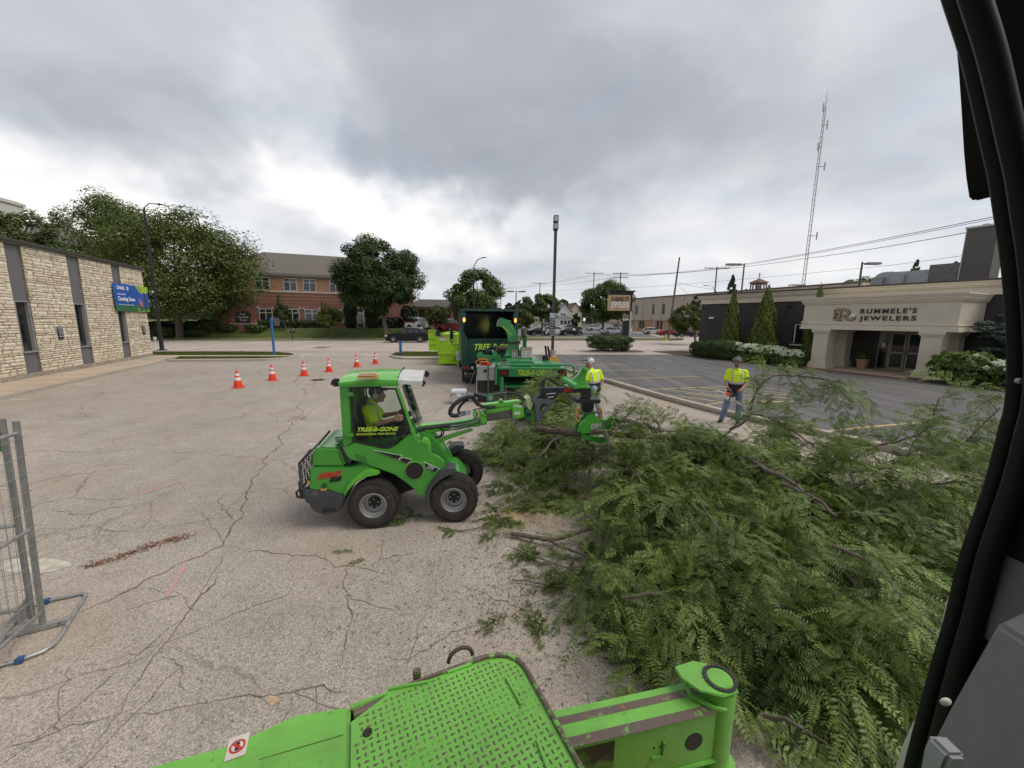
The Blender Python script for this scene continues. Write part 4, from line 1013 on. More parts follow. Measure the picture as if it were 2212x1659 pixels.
# ================================================================ trees and shrubs
bark=mat('bark',(.13,.105,.082),.95,var=.3,vs=9,bump=.9,bs=22)
LM={'linden':leafmat('leaf_linden',(.06,.09,.02),(.165,.19,.052),.25),'elm':leafmat('leaf_elm',(.065,.095,.028),(.18,.21,.075),.25),'maple':leafmat('leaf_maple',(.026,.056,.016),(.085,.135,.036),.2),'lime':leafmat('leaf_lime',(.10,.13,.025),(.25,.25,.065),.25),'mid':leafmat('leaf_mid',(.048,.084,.020),(.14,.19,.055),.25),'arbor':leafmat('leaf_arbor',(.085,.12,.018),(.20,.245,.05),.2),'yew':leafmat('leaf_yew',(.034,.062,.014),(.12,.155,.04),.15),'box':leafmat('leaf_box',(.04,.078,.016),(.11,.16,.044),.15),'hydr':leafmat('leaf_hydrangea',(.065,.12,.02),(.19,.27,.07),.25),'dark':leafmat('leaf_dark',(.014,.026,.010),(.04,.06,.02),.1),'spruce':leafmat('leaf_spruce',(.045,.075,.055),(.11,.15,.12),.1)}
def cards(C,N,S,rg,aspect=.62,fold=.25):
 """one folded leaf (two triangles worth of quad) per centre C, facing N, size S"""
 n=len(C);A=rg.normal(size=(n,3));A-=N*np.sum(A*N,1)[:,None];A/=np.linalg.norm(A,axis=1)[:,None]+1e-9
 B=np.cross(N,A);S=S[:,None]
 V=np.empty((n,4,3));V[:,0]=C-A*S;V[:,1]=C+B*S*aspect+N*S*fold;V[:,2]=C+A*S;V[:,3]=C-B*S*aspect+N*S*fold
 return V.reshape(-1,3),np.arange(n*4).reshape(n,4)
def limbs(mb,base,top,r,rg_,spread,n,dep=2):
 d=top-base;L=d.length
 for k in range(n):
  u=rg_.uniform(.35,.95);p=base.lerp(top,u);a=rg_.uniform(0,6.28)
  e=p+Vector((math.cos(a)*spread,math.sin(a)*spread,L*rg_.uniform(.15,.5)))*rg_.uniform(.5,1.)
  m=p.lerp(e,.5)+Vector((0,0,L*.05));rr=r*(1-u*.6)*.55
  mb.tube([p,m,e],[rr,rr*.7,rr*.25],6)
def tree(name,label,px,Y,base,mname,n=9000,leaf=.17,nb=70,trunk=.28,seed=1,lobes=None,squash=.85,zcut=None,cat='tree',group=None,shape='round',depthf=.9,trunk_h=None,low=.0):
 """px = (left, right, top, bottom) of the crown in the survey; base = trunk foot or None"""
 rg=np.random.default_rng(seed);r_=random.Random(seed);n=int(n*1.7);leaf*=.74
 l,r,t,b=px;cx=dp((l+r)/2,(t+b)/2,Y);W=(dp(r,(t+b)/2,Y)-dp(l,(t+b)/2,Y)).length;zt=dp((l+r)/2,t,Y).z;zb=dp((l+r)/2,b,Y).z;Hc=zt-zb
 g=Vector((base[0],base[1],base[2]))if base is not None else Vector((cx.x,cx.y,0))
 T=root(name,label,cat,tuple(g),0,group);c=Vector((cx.x,cx.y,(zt+zb)/2))-g
 rx,ry,rz=W/2,W/2*depthf,Hc/2
 # boughs: blobs over and inside the crown
 U=rg.normal(size=(nb,3));U/=np.linalg.norm(U,axis=1)[:,None]
 rad=rg.uniform(.25,1.,nb)**.45
 if shape=='cone':
  h=rg.uniform(-1,1,nb);w=(1-h)/2;w=w**.85;a=rg.uniform(0,6.28,nb);q=rg.uniform(.55,1,nb)
  P=np.stack([np.cos(a)*w*q,np.sin(a)*w*q,h],1)
 else:
  P=U*rad[:,None]*.84
  if shape=='round':
   P[:,2]=np.where(P[:,2]<0,P[:,2]*.92,P[:,2])
   s=1-.18*np.clip(P[:,2],0,1)**2;P[:,:2]*=s[:,None]
 br=rg.uniform(.13,.26,nb)*(1.0 if shape!='cone' else.55)
 n_i=n//nb;Cs=[];Ns=[];var=[]
 bright=rg.uniform(-.16,.16,nb)
 for i in range(nb):
  u=rg.normal(size=(n_i,3));u/=np.linalg.norm(u,axis=1)[:,None];rr=rg.uniform(.35,1.1,n_i)**.6
  u[:,2]*=squash
  q=P[i]+u*rr[:,None]*br[i]*np.array([1,1,1 if rz<1e9 else 1])
  Cs.append(q);out=P[i]+u;nn=u*.8+np.array([0,0,.75])+rg.normal(size=(n_i,3))*.32;Ns.append(nn);var.append(np.clip(.42+bright[i]*1.5+rg.normal(size=n_i)*.15,0,1))
 C=np.concatenate(Cs);N=np.concatenate(Ns);var=np.concatenate(var);N/=np.linalg.norm(N,axis=1)[:,None]
 C=C*np.array([rx,ry,rz])+np.array(c)
 if low:C[:,2]=np.maximum(C[:,2],low+rg.uniform(0,.1,len(C)))
 V,F=cards(C,N,rg.uniform(.6,1.3,len(C))*leaf,rg)
 npmesh('crown' if cat=='tree' else 'foliage',V,F,LM[mname],T,None,var)
 if trunk:
  mb=MB();top=Vector((c.x,c.y,c.z+rz*.45));th=c.z-rz*.55
  mid=Vector((c.x*.35+r_.uniform(-.1,.1),c.y*.35,max(.3,th)))
  mb.tube([(0,0,-.15),(0,0,.12),(mid.x*.5,mid.y*.5,mid.z*.5),mid,top],[trunk*1.5,trunk*1.05,trunk*.9,trunk*.8,trunk*.15],10)
  for k in range(max(5,nb//6)):
   i=r_.randrange(nb);e=Vector((P[i][0]*rx,P[i][1]*ry,P[i][2]*rz))+c;p=mid.lerp(top,r_.uniform(0,.7));m_=p.lerp(e,.5)+Vector((0,0,-.03*Hc))
   mb.tube([p,m_,e],[trunk*.42,trunk*.28,trunk*.07],6)
  mb.build('trunk',bark,T,smooth=True)
 return T
def lg(px,py):
 z=.13
 for _ in range(60):p=gp(px,py,z);z+=.12*(lawn_at(p)-z)
 return Vector((p.x,p.y,z))
b=lg(389,729);tree('linden_tree','huge spreading linden tree on the lawn behind the bank corner',(190,574,430,722),b.y,b,'linden',36000,.19,190,.42,3,depthf=.8)
tree('elm_tree','tall airy grey-green tree rising behind the bank roof',(100,345,402,650),62,(dp(225,640,62).x,62,.3),'elm',17000,.22,85,.4,4)
tree('background_tree','dark tree at far left in front of the church roof',(-50,116,424,640),50,(dp(20,640,50).x,50,.2),'elm',15000,.22,55,.35,5)
tree('background_tree','low tree filling the gap between the bank roof and the elm',(90,250,520,660),48,(dp(150,640,48).x,48,.2),'mid',7000,.2,45,.3,6)
b=lg(833,727);tree('maple_tree','dense dark green maple tree on the lawn in front of the brick offices',(714,922,499,694),b.y,b,'maple',30000,.19,120,.3,7,squash=.8)
b=lg(718,731);tree('young_tree','small yellow-green young tree on the verge before the offices',(682,742,656,714),b.y,b,'lime',5000,.13,40,.10,8)
b=lg(617,712);tree('young_tree','slim blue-green young tree between two office windows',(590,632,652,694),b.y,b,'mid',3200,.13,30,.08,9)
tree('street_tree','round leafy tree behind the chip truck, left of its chute',(962,1097,572,700),52,(gp(1030,742).x,52,0),'mid',14000,.19,75,.22,10)
tree('young_tree','small bushy olive tree behind the green dumpster',(914,976,654,716),55,(dp(945,716,55).x,55,lawn_at(dp(945,716,55))),'linden',6000,.15,40,.1,11)
b=gp(1172,728);tree('car_park_tree','car park tree directly left of the tall lamp post',(1122,1210,625,695),b.y,b,'mid',9500,.19,55,.16,12)
tree('car_park_tree','low bushy tree just right of the chip truck body',(1096,1156,658,716),60,(dp(1128,720,60).x,60,0),'linden',5500,.18,36,.14,13)
b=gp(1301,722);tree('car_park_tree','big round dark tree left of the pylon sign',(1248,1372,600,706),b.y,b,'mid',17000,.23,90,.24,14)
tree('background_tree','distant tree above the white house roof',(1200,1230,643,672),190,(dp(1214,690,190).x,190,0),'mid',2500,.5,26,.3,15)
tree('background_tree','small tree between the white house and the big car park tree',(1232,1254,674,708),95,(dp(1243,708,95).x,95,0),'mid',2200,.28,24,.16,16)
tree('background_tree','hazy far tree left of the lamp post',(1080,1125,652,690),200,(dp(1100,690,200).x,200,0),'dark',2200,.6,24,.3,17)
b=gp(1504,745);tree('kerb_tree','loose olive-green tree at the corner of the jeweller shop',(1443,1526,652,728),b.y,b,'linden',8500,.13,60,.12,18)
tree('kerb_tree','slender upper crown leaning beside the shop corner',(1486,1520,634,690),b.y+1.5,(b.x+.5,b.y+1.5,0),'elm',2600,.12,28,.08,19)
tree('background_tree','pointed spruce top rising behind the shop roof left of the church turret',(1556,1602,598,690),75,None,'spruce',4200,.22,60,.15,20,shape='cone')
tree('background_tree','small rounded treetop beside the church turret',(1605,1624,620,660),90,None,'mid',1500,.25,16,.12,21)
tree('background_tree','broad rounded treetop behind the shop roof left of the vents',(1806,1922,596,680),62,None,'elm',7000,.22,45,.3,22)
tree('background_tree','spiky treetop poking up behind the vent hood',(1954,1994,560,650),66,None,'elm',2000,.16,30,.12,23,shape='cone')
tree('background_tree','thin treetop between the duct and the chimney',(2038,2074,558,650),66,None,'elm',1600,.15,26,.12,24,shape='cone')
# conifers clipped to cones along the shop wall
def cone(label,F,x,y,zbase,rad,h,mname,n,leaf,seed,grp=None,name='arborvitae'):
 rg=np.random.default_rng(seed);W=F.W(x,y);T=root(name,label,'shrub',(W.x,W.y,zbase),0,grp)
 u=rg.uniform(0,1,n);hh=1-np.sqrt(u);hh=np.clip(hh,0,.995);a=rg.uniform(0,6.28,n)
 prof=rad*np.minimum(1.03-hh**1.6,.86+hh*.8)*(1+.10*np.sin(a*5+hh*9)+.08*np.sin(a*11-hh*23)+rg.normal(size=n)*.045)*rg.uniform(.86,1.03,n)
 C=np.stack([np.cos(a)*prof,np.sin(a)*prof,hh*h+.05],1);N=np.stack([np.cos(a),np.sin(a),.55*np.ones(n)],1)+rg.normal(size=(n,3))*.5;N/=np.linalg.norm(N,axis=1)[:,None]
 V,Fc=cards(C,N,rg.uniform(.6,1.3,n)*leaf,rg,.5);npmesh('foliage',V,Fc,LM[mname],T,None,np.clip(.45+.22*np.sin(a*7+hh*31)+rg.normal(size=n)*.2,0,1))
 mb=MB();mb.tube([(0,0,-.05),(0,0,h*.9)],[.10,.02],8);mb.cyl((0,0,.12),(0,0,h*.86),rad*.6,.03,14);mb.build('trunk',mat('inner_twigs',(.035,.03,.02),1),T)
 return T
def conepx(lab,bx,by,tx,ty,halfw,mname,seed,yy=-1.5,n=11000,leaf=.06):
 F=FJ;x,z=F.L(bx,by,yy);xt,zt=F.L(tx,ty,yy);w=abs(F.L(bx+halfw,by,yy)[0]-F.L(bx-halfw,by,yy)[0])/2*.9
 return cone(lab,F,(x+xt)/2,yy,0.03,w,zt,mname,n,leaf,seed,'arborvitae along the shop wall')
conepx('tall narrow arborvitae, the left one against the dark shop wall',1581,740,1584,625,21,'arbor',31,-1.6,14000,.065)
conepx('largest arborvitae against the dark shop wall',1652,745,1657,617,31,'arbor',32,-1.6,18000,.065)
conepx('arborvitae whose tip shows above the canopy beside the first pillar',1752,760,1778,612,24,'arbor',33,-1.2,12000,.055)
# office front: spires, shrubs, hedge
def kcone(lab,l,r,t,bpy_,mname,seed,n=3500):
 x0=FK.L(l,t,-1.2)[0];x1=FK.L(r,t,-1.2)[0];zt=FK.L(l,t,-1.2)[1];return cone(lab,FK,(x0+x1)/2,-1.2,1.25,(x1-x0)/2,zt,mname,n,.12,seed,'upright evergreens before the offices','evergreen_spire')
kcone('tallest narrow evergreen spire against the red brick offices',592,609,634,700,'box',41)
kcone('short evergreen spire behind the yellow-green tree',691,699,650,700,'box',42,2000)
kcone('short evergreen spire right of its twin behind the yellow-green tree',698,706,651,700,'box',43,2000)
def shrub(name,lab,F,x0,x1,y0,y1,z0,h,mname,n,leaf,seed,cat='shrub',grp=None,boxy=.35,lump=.1,ang=None):
 """rounded or clipped mass: superellipsoid shell with leaf cards"""
 rg=np.random.default_rng(seed);cx,cy=(x0+x1)/2,(y0+y1)/2;W=F.W(cx,cy)if F else Vector((cx,cy,0));T=root(name,lab,cat,(W.x,W.y,z0),F.ang if F else(ang or 0),grp)
 u=rg.normal(size=(n,3));u[:,2]=np.abs(u[:,2])**.8*np.sign(rg.uniform(-.25,1,n));u/=np.linalg.norm(u,axis=1)[:,None]
 p=np.sign(u)*np.abs(u)**(1-boxy)
 p*=(1+lump*np.sin(u[:,[0]]*7+seed)*np.cos(u[:,[1]]*6)+lump*.6*np.sin(u[:,[2]]*9+u[:,[0]]*13))*rg.uniform(.88,1.04,(n,1))
 C=p*np.array([(x1-x0)/2,(y1-y0)/2,h/2])+np.array([0,0,h/2]);C[:,2]=np.maximum(C[:,2],.02+rg.uniform(0,.06,n))
 N=u+np.array([0,0,.4])+rg.normal(size=(n,3))*.5;N/=np.linalg.norm(N,axis=1)[:,None]
 V,Fc=cards(C,N,rg.uniform(.6,1.3,n)*leaf,rg,.55);npmesh('foliage',V,Fc,LM[mname],T,None,np.clip(.42+rg.normal(size=n)*.24,0,1))
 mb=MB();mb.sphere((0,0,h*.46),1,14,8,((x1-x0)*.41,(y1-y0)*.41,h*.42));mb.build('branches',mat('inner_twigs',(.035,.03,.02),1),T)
 return T
hx0,hx1=FK.L(*C4(250,1020))[0],FK.L(*C4(890,1020))[0];hz=FK.L(*C4(600,997))[1]
for k in range(6):
 a=hx0+(hx1-hx0)*k/6;b_=hx0+(hx1-hx0)*(k+1)/6+.25
 shrub('hedge',('clipped hedge section under the office windows, '+('leftmost','second from left','third from left','fourth from left','fifth from left','rightmost')[k]),FK,a,b_,-2.2,-.9,1.2,1.15,'yew',2600,.10,60+k,'hedge','clipped hedge along the offices',.65,.03)
sx0,sx1=FK.L(C4(1085,0)[0],690)[0],FK.L(C4(1195,0)[0],690)[0]
shrub('office_shrub','large round grey-green shrub left of the white office door',FK,sx0,sx1,-3,-.8,1.2,3.6,'dark',3500,.14,71,grp='shrubs by the office door')
sx0,sx1=FK.L(C4(1275,0)[0],690)[0],FK.L(C4(1400,0)[0],690)[0]
shrub('office_shrub','dark shrub immediately right of the white office door',FK,sx0,sx1,-3,-.8,1.2,3.2,'dark',3500,.14,72,grp='shrubs by the office door')
sx0,sx1=FK.L(C4(1600,0)[0],690)[0],FK.L(C4(1735,0)[0],690)[0]
shrub('office_shrub','reddish dark shrub behind the maple trunk',FK,sx0,sx1,-3.4,-.8,1.2,3.4,'dark',3500,.14,73,grp='shrubs by the office door')
shrub('office_shrub','low dark shrub filling the shade between the office shrubs',FK,FK.L(C4(1400,0)[0],700)[0],FK.L(C4(1600,0)[0],700)[0],-2.6,-.8,1.2,1.7,'dark',2600,.14,74,grp='shrubs by the office door')
# bushes under the linden
for i,(l,r,t,bt,lab)in enumerate(((330,378,706,727,'round clipped bush left of the linden trunk'),(398,425,693,716,'round dark bush right of the linden trunk'),(430,470,690,714,'domed clipped bush beside the lawn path'),(325,350,694,712,'dark hedge end behind the lamp post'),(400,442,712,724,'low purple-leaved ground shrub under the linden'),(343,425,692,708,'long dark hedge behind the linden trunk'))):
 p=lg((l+r)/2,bt);q0=dp(l,bt,p.y);q1=dp(r,bt,p.y);h=dp(l,t,p.y).z-p.z;w=(q1-q0).length
 shrub('lawn_bush',lab,None,p.x-w/2,p.x+w/2,p.y-w*.28,p.y+w*.28,p.z-.05,h,'dark' if i in(1,3,5)else 'yew',2600,.10,80+i,grp='bushes under the linden')
for i,(l,r,t,bt,lab)in enumerate(((480,512,706,711,'low spreading juniper left of the brick sign'),(535,572,704,711,'low spreading juniper right of the brick sign'))):
 p=lg((l+r)/2,bt+3);w=(dp(r,bt,p.y)-dp(l,bt,p.y)).length
 shrub('juniper',lab,None,p.x-w/2,p.x+w/2,p.y-.9,p.y+.9,p.z-.05,.75,'mid',1600,.10,90+i)
 # spreading yew before the pylon
yb=gp(1318,760);l,r=dp(1268,740,yb.y),dp(1364,740,yb.y);zt=dp(1316,724,yb.y).z
T=shrub('yew_bush','wide flat-topped clipped yew bush beneath the pylon sign',None,l.x,r.x,yb.y-1.3,yb.y+1.2,dp(1316,755,yb.y).z,zt-dp(1316,755,yb.y).z,'yew',11000,.06,95,boxy=.3,lump=.06)
mb=MB()
for k in range(7):a=k*.9;mb.tube([(.2*math.cos(a),.2*math.sin(a),-.75),(.9*math.cos(a),.6*math.sin(a),.1),(1.5*math.cos(a),.8*math.sin(a),.5)],[.06,.045,.02],6)
mb.build('trunk',bark,T)
ml=[(yb.x+2.6*math.cos(a)+.6,yb.y+1.7*math.sin(a))for a in[k*math.pi/9 for k in range(18)]]
slab('planting_island',ml,-.02,.10,GM['concrete'],.02)
sheet('mulch_bed',[((p[0]-yb.x-.6)*.94+yb.x+.6,(p[1]-yb.y)*.94+yb.y)for p in ml],.106,GM['mulch'])
# shop planting
for i,(l,r,t,bt,yy,lab)in enumerate(((1494,1531,738,762,-3.4,'leftmost clipped round box ball before the shop'),(1513,1560,737,765,-3.6,'middle clipped round box ball before the shop'),(1535,1599,735,769,-3.7,'largest clipped box ball next to the white hydrangeas'))):
 x0=FJ.L(l,bt,yy)[0];x1=FJ.L(r,bt,yy)[0];zt=FJ.L((l+r)/2,t,yy)[1]
 shrub('box_ball',lab,FJ,x0,x1,yy-(x1-x0)*.4,yy+(x1-x0)*.3,.03,max(zt,.9),'box',6500,.05,100+i,grp='clipped box balls before the shop',boxy=.2,lump=.03)
for i,(a,b_,h,yy,lab)in enumerate(((-8.9,-7.2,1.05,-2.2,'low rounded hedge left part behind the hydrangeas'),(-7.4,-5.9,1.1,-2.1,'low rounded hedge middle part behind the hydrangeas'),(-6.1,-4.5,.95,-2.3,'low rounded hedge under the shop window'))):
 shrub('low_hedge',lab,FJ,a,b_,yy-.6,yy+.6,.03,h,'box',4000,.05,110+i,'hedge','low hedges behind the hydrangeas',.3,.05)
petal=leafmat('petals',(.74,.74,.66),(.88,.87,.80),.25,.7);pgreen=leafmat('petals_green',(.45,.52,.28),(.62,.66,.42),.3,.7)
def hydrangea(lab,F,x0,x1,y0,y1,h,n,blooms,seed,leaf=.085,grp=None,green=.1,bx=None):
 T=shrub('hydrangea',lab,F,x0,x1,y0,y1,.03,h,'hydr',n,leaf,seed,'shrub',grp,.3,.12)
 r_=random.Random(seed);rg=np.random.default_rng(seed)
 for k in range(blooms):
  th=r_.uniform(math.pi*1.05,math.pi*1.95);ph=r_.uniform(.15,1.25)if bx is None else r_.uniform(.2,1.1);w=math.cos(ph)
  u=Vector((math.cos(th)*w,math.sin(th)*w,math.sin(ph)))
  if r_.random()<.45:u=Vector((r_.uniform(-.95,.95),-r_.uniform(.1,.9),0));u.z=max(.2,math.sqrt(max(.05,1-u.x**2*.8-u.y**2*.8)))
  if bx and u.x<bx:continue
  sg=lambda q:math.copysign(abs(q)**.7,q);u.normalize();c=Vector((sg(u.x)*(x1-x0)/2*1.04,sg(u.y)*(y1-y0)/2*1.10,h/2+sg(u.z)*h/2*1.06));rr=r_.uniform(.07,.125);m=60
  uu=rg.normal(size=(m,3));uu/=np.linalg.norm(uu,axis=1)[:,None];C=uu*rr*np.array([1,1,.72])+np.array(c);V,Fc=cards(C,uu,np.full(m,.024),rg,.9,.1)
  npmesh('bloom',V,Fc,pgreen if r_.random()<green else petal,T,None,rg.uniform(0,1,m))
 return T
Y_=-3.55
xh=[FJ.L(C5(u,0)[0],775,Y_)[0]for u in(600,790,980,1200,1470)]
hydrangea('white hydrangea at the left end of the row, next to the box balls',FJ,xh[0],xh[1]+.15,Y_-.55,Y_+.8,1.25,3600,105,120,grp='white hydrangeas before the shop')
hydrangea('white hydrangea, second bush from the box balls',FJ,xh[1],xh[2]+.15,Y_-.6,Y_+.8,1.2,3400,95,121,grp='white hydrangeas before the shop')
hydrangea('white hydrangea, third bush, under the shop window',FJ,xh[2],xh[3]+.15,Y_-.6,Y_+.8,1.15,3400,95,122,grp='white hydrangeas before the shop')
hydrangea('white hydrangea next to the first canopy pillar',FJ,xh[3],min(xh[4],-3.55),Y_-.65,Y_+.6,1.0,3000,80,123,grp='white hydrangeas before the shop')
Y_=-4.0;xa=FJ.L(2014,820,Y_)[0];xb=FJ.L(2140,820,Y_)[0]
hydrangea('broad green-leaved hydrangea right of the entrance with few blooms',FJ,xa,xb,Y_-1.0,Y_+1.0,1.42,5200,10,124,.10,green=.8,bx=.2)
hydrangea('hydrangea with white blooms at the edge of the cab door',FJ,xb-.3,xb+2.0,Y_-.9,Y_+1.1,1.2,3600,34,125,.10,green=.2)
# blue spruce boughs
sp=FJ.W(FJ.L(2190,780,-1.8)[0],-1.6);tree('spruce_tree','blue-green spruce at the far side of the shop entrance',(2128,2270,650,800),sp.y,(sp.x,sp.y,.03),'spruce',9000,.07,60,.12,50,squash=.3,depthf=1.)
# plant in the terracotta pot
rg=np.random.default_rng(5);n=500;u=rg.normal(size=(n,3));u/=np.linalg.norm(u,axis=1)[:,None];C=u*np.array([.34,.34,.34])*rg.uniform(.5,1,(n,1))+np.array([0,0,.85]);N=u+np.array([0,0,.6]);N/=np.linalg.norm(N,axis=1)[:,None]
V,Fc=cards(C,N,rg.uniform(.03,.06,n),rg);npmesh('plant',V,Fc,LM['box'],PLANTER,None,rg.uniform(0,1,n))
# grass tufts along the near islands so the edge is not razor sharp
def tufts(name,poly,n,seed,z=.126,h=.05,w=.012):
 r_=random.Random(seed);xs=[p.x for p in poly];ys=[p.y for p in poly];V=[];F=[];var=[]
 def inside(x,y):
  c=False;j=len(poly)-1
  for i in range(len(poly)):
   a,b_=poly[i],poly[j]
   if(a.y>y)!=(b_.y>y)and x<(b_.x-a.x)*(y-a.y)/(b_.y-a.y)+a.x:c=not c
   j=i
  return c
 k=0
 while k<n:
  x=r_.uniform(min(xs),max(xs));y=r_.uniform(min(ys),max(ys))
  if not inside(x,y):continue
  k+=1;a=r_.uniform(0,6.28);s=w*r_.uniform(.7,2.2);hh=h*r_.uniform(.5,1.5);b_=len(V);dx,dy=math.cos(a)*s,math.sin(a)*s;lx,ly=r_.uniform(-.03,.03),r_.uniform(-.03,.03)
  V+=[(x-dx,y-dy,z),(x+dx,y+dy,z),(x+lx,y+ly,z+hh)];F.append((b_,b_+1,b_+2));var.append(r_.random())
 npmesh(name,V,F,leafmat('blade',(.055,.085,.014),(.15,.165,.04),.2,.8),None,'stuff',var)
tufts('grass_tufts',[gp(*q,.12)for q in((330,760.4),(520,760),(598,761),(631,764),(634,767.2),(330,767.4))],16000,1)
tufts('grass_tufts',[gp(*q,.12)for q in((390,770.8),(628,770.5),(600,772.8),(560,774.3),(376,775.5))],8000,2)
tufts('grass_tufts',[gp(*q,.12)for q in((845,766.5),(854,762),(872,760),(1010,759.6),(1010,769.8),(872,769.8),(854,768.8))],9000,3)
# ================================================================ poles, signs, wires
dkp=mat('pole_dark',(.018,.017,.018),.5,var=.15);bronzep=mat('pole_bronze',(.055,.048,.043),.5,var=.1);woodp=mat('pole_wood',(.13,.105,.085),.95,var=.2,vs=3);galv=mat('pole_galvanised',(.30,.31,.31),.5,.4)
def topz(px,py,Y):return dp(px,py,Y).z
# tall black street light by the bank
b=gp(350.5,757);zt=topz(309,452,b.y);P=root('street_light','tall black street light with curved arm beside the bank corner','street light',tuple(b))
q=MB();q.tube([(0,0,0),(0,0,zt)],[.15,.08],12);q.build('pole',dkp,P,smooth=True)
q=MB();q.box(-.25,.25,-.25,.25,0,.06);q.cyl((0,0,.06),(0,0,.14),.2,.17,12)
for sx in(-1,1):
 for sy in(-1,1):q.cyl((sx*.19,sy*.19,.06),(sx*.19,sy*.19,.13),.025,n=8)
q.build('base',dkp,P)
q=MB();q.tube([(0,0,zt-.3),(.08,0,zt+.15),(.45,0,zt+.42),(1.1,0,zt+.40)],.035,8);q.build('arm',dkp,P,smooth=True)
q=MB();q.tube([(.95,0,zt+.40),(1.2,0,zt+.38),(1.75,0,zt+.30)],[.06,.13,.07],8,flat=.45);q.build('lamp_head',dkp,P,smooth=True)
q=MB();q.box(-.1,.02,-.17,-.10,4.6,4.75);q.build('tag',mat('plate_white',(.75,.75,.75),.6),P)
q=MB();q.cyl((-.28,-.22,.1),(-.28,-.22,.95),.03,n=8);q.cbox((-.28,-.22,1.0),(.16,.12,.22));q.build('call_box',mat('lamp_white',(.7,.7,.68),.5),P)
# square lot light in the middle
b=gp(1193,772);zt=topz(1200,497,b.y);z2=topz(1200,466,b.y)
P=root('car_park_light','tall brown square lamp post with boxy twin head and hanging notice board','lamp post',tuple(b))
q=MB();q.box(-.10,.10,-.10,.10,.5,zt);q.build('pole',bronzep,P,bevel=.01)
MB().cyl((0,0,0),(0,0,.55),.27,n=20).build('base',GM['concrete'],P,bevel=.01)
for k,zz in enumerate((zt,zt+(z2-zt)*.52)):
 hd=MB();hd.box(-.17,.17,-.30,.30,zz,zz+(z2-zt)*.46);o=hd.build('lamp_head',bronzep,P,bevel=.02);MB().box(-.13,.13,-.312,-.302,zz+.05,zz+(z2-zt)*.40).build('lens',mat('lens_grey',(.42,.44,.46),.25),o)
za,zb=topz(1192,722,b.y),topz(1192,675,b.y)
xl=dp(1186.3,700,b.y).x-b.x;xr=dp(1199,700,b.y).x-b.x
bd=MB().box(xl,xr,-.16,-.12,za,zb).build('notice_board',mat('board_grey',(.045,.045,.045),.5),P);MB().box(xl+.02,xr-.02,-.168,-.162,zb-.42,zb-.04).build('header',mat('plate_pale',(.42,.46,.52),.5),bd)
for k,s_ in enumerate(('Customer','Parking','2 Hour','Limit','Unauthorized','Vehicles','Towed')):
 t_=text('lettering',s_,.15,Matrix.Translation((xl+.04,-.165,zb-.58-.185*k))@Matrix.Rotation(R(90),4,'X'),mat('plate_white',(.75,.75,.75),.6),bd,.001,0,0,.8)
 # blue posts
blue=mat('post_blue',(.03,.16,.42),.5,var=.15)
b=gp(592.5,767,.12);zt=topz(589.5,686,b.y)-.12;P=root('blue_post','thin tall bright blue post with a grey sign back on the left island','post',(b.x,b.y,.12))
MB().box(-.06,.06,-.06,.06,0,zt).build('pole',blue,P)
xl=dp(591,700,b.y).x-b.x;xr=dp(603,700,b.y).x-b.x;MB().box(xl,xr,.02,.05,topz(0+592,703.6,b.y)-.12,topz(592,686.5,b.y)-.12).build('sign_panel',mat('sign_back',(.13,.12,.125),.5),P)
b=gp(865.7,764.5,.12);zt=topz(865.7,738,b.y)-.12;P=root('blue_post','short bright blue post on the island left of the dumpster','post',(b.x,b.y,.12))
MB().box(-.09,.09,-.06,.06,0,zt).build('pole',blue,P);MB().box(-.1,.1,-.07,.07,zt,zt+.03).build('cap',blue,P)
# parking meter
b=lg(632,734)if 'lg' in globals()else gp(632,733.7,.13);zt=topz(632,710,b.y)-b.z;P=root('parking_meter','double-headed parking meter on the far verge','parking meter',tuple(b))
MB().cyl((0,0,-.05),(0,0,zt-.45),.05,n=8).build('pole',dkp,P);MB().box(-.3,.3,-.04,.04,zt-.5,zt-.42).build('bracket',dkp,P)
for sx in(-.22,.22):
 q=MB();q.box(sx-.12,sx+.12,-.1,.1,zt-.42,zt-.15);q.lathe([(0,zt+.02),(.08,zt),(.12,zt-.08),(.12,zt-.15)],(sx,0,0),'z',10);o=q.build('meter_head',mat('meter_grey',(.06,.06,.065),.4,.4),P,bevel=.01)
 MB().box(sx-.08,sx+.08,-.112,-.102,zt-.2,zt-.08).build('dial',mat('lens_grey',(.42,.44,.46),.25),o)
 # pylon sign
b=gp(1352,760);FPY=Fr(b,4);P=root('pylon_sign','black pylon sign with tan panel and curled R above the number','sign',FPY.loc(),FPY.ang)
blk=mat('pylon_black',(.016,.015,.015),.45);tanp=mat('pylon_tan',(.50,.36,.20),.7,var=.08)
L_=lambda x,y:FPY.L(*F6(x,y))
x0,z0=L_(1575,810);x1,z1=L_(1645,345);MB().box(x0,x1,-.25,.25,0,z1).build('pier',blk,P,bevel=.02)
xa,za=L_(1465,470);xb,zb=L_(1638,345)
q=MB();q.box(xa-.02,x1+.18,-.38,.38,zb,zb+.28);q.box(xa-.12,x1+.30,-.46,.46,zb+.28,zb+.40);q.box(xa-.16,x1+.34,-.5,.5,zb+.40,L_(1465,308)[1]);q.build('cap',blk,P,bevel=.015)
MB().box(x0,x1+.1,-.36,.30,za,zb).build('cabinet',blk,P)
MB().box(xa,xb-.02,-.44,.34,za,zb).build('panel',tanp,P,bevel=.01)
a,b_=L_(1478,395),L_(1622,395);t_=fit_text("RUMMELE'S",a,(b_[0],b_[1]),.42,mat('letter_tan_dark',(.14,.10,.065),.5),'lettering',P,-.46,.012,1.0,.015)
a,b_=L_(1474,445),L_(1618,437);fit_text('JEWELERS',a,b_,.52,mat('letter_white',(.78,.76,.72),.5),'lettering',P,-.46,.02,1.0,.015)
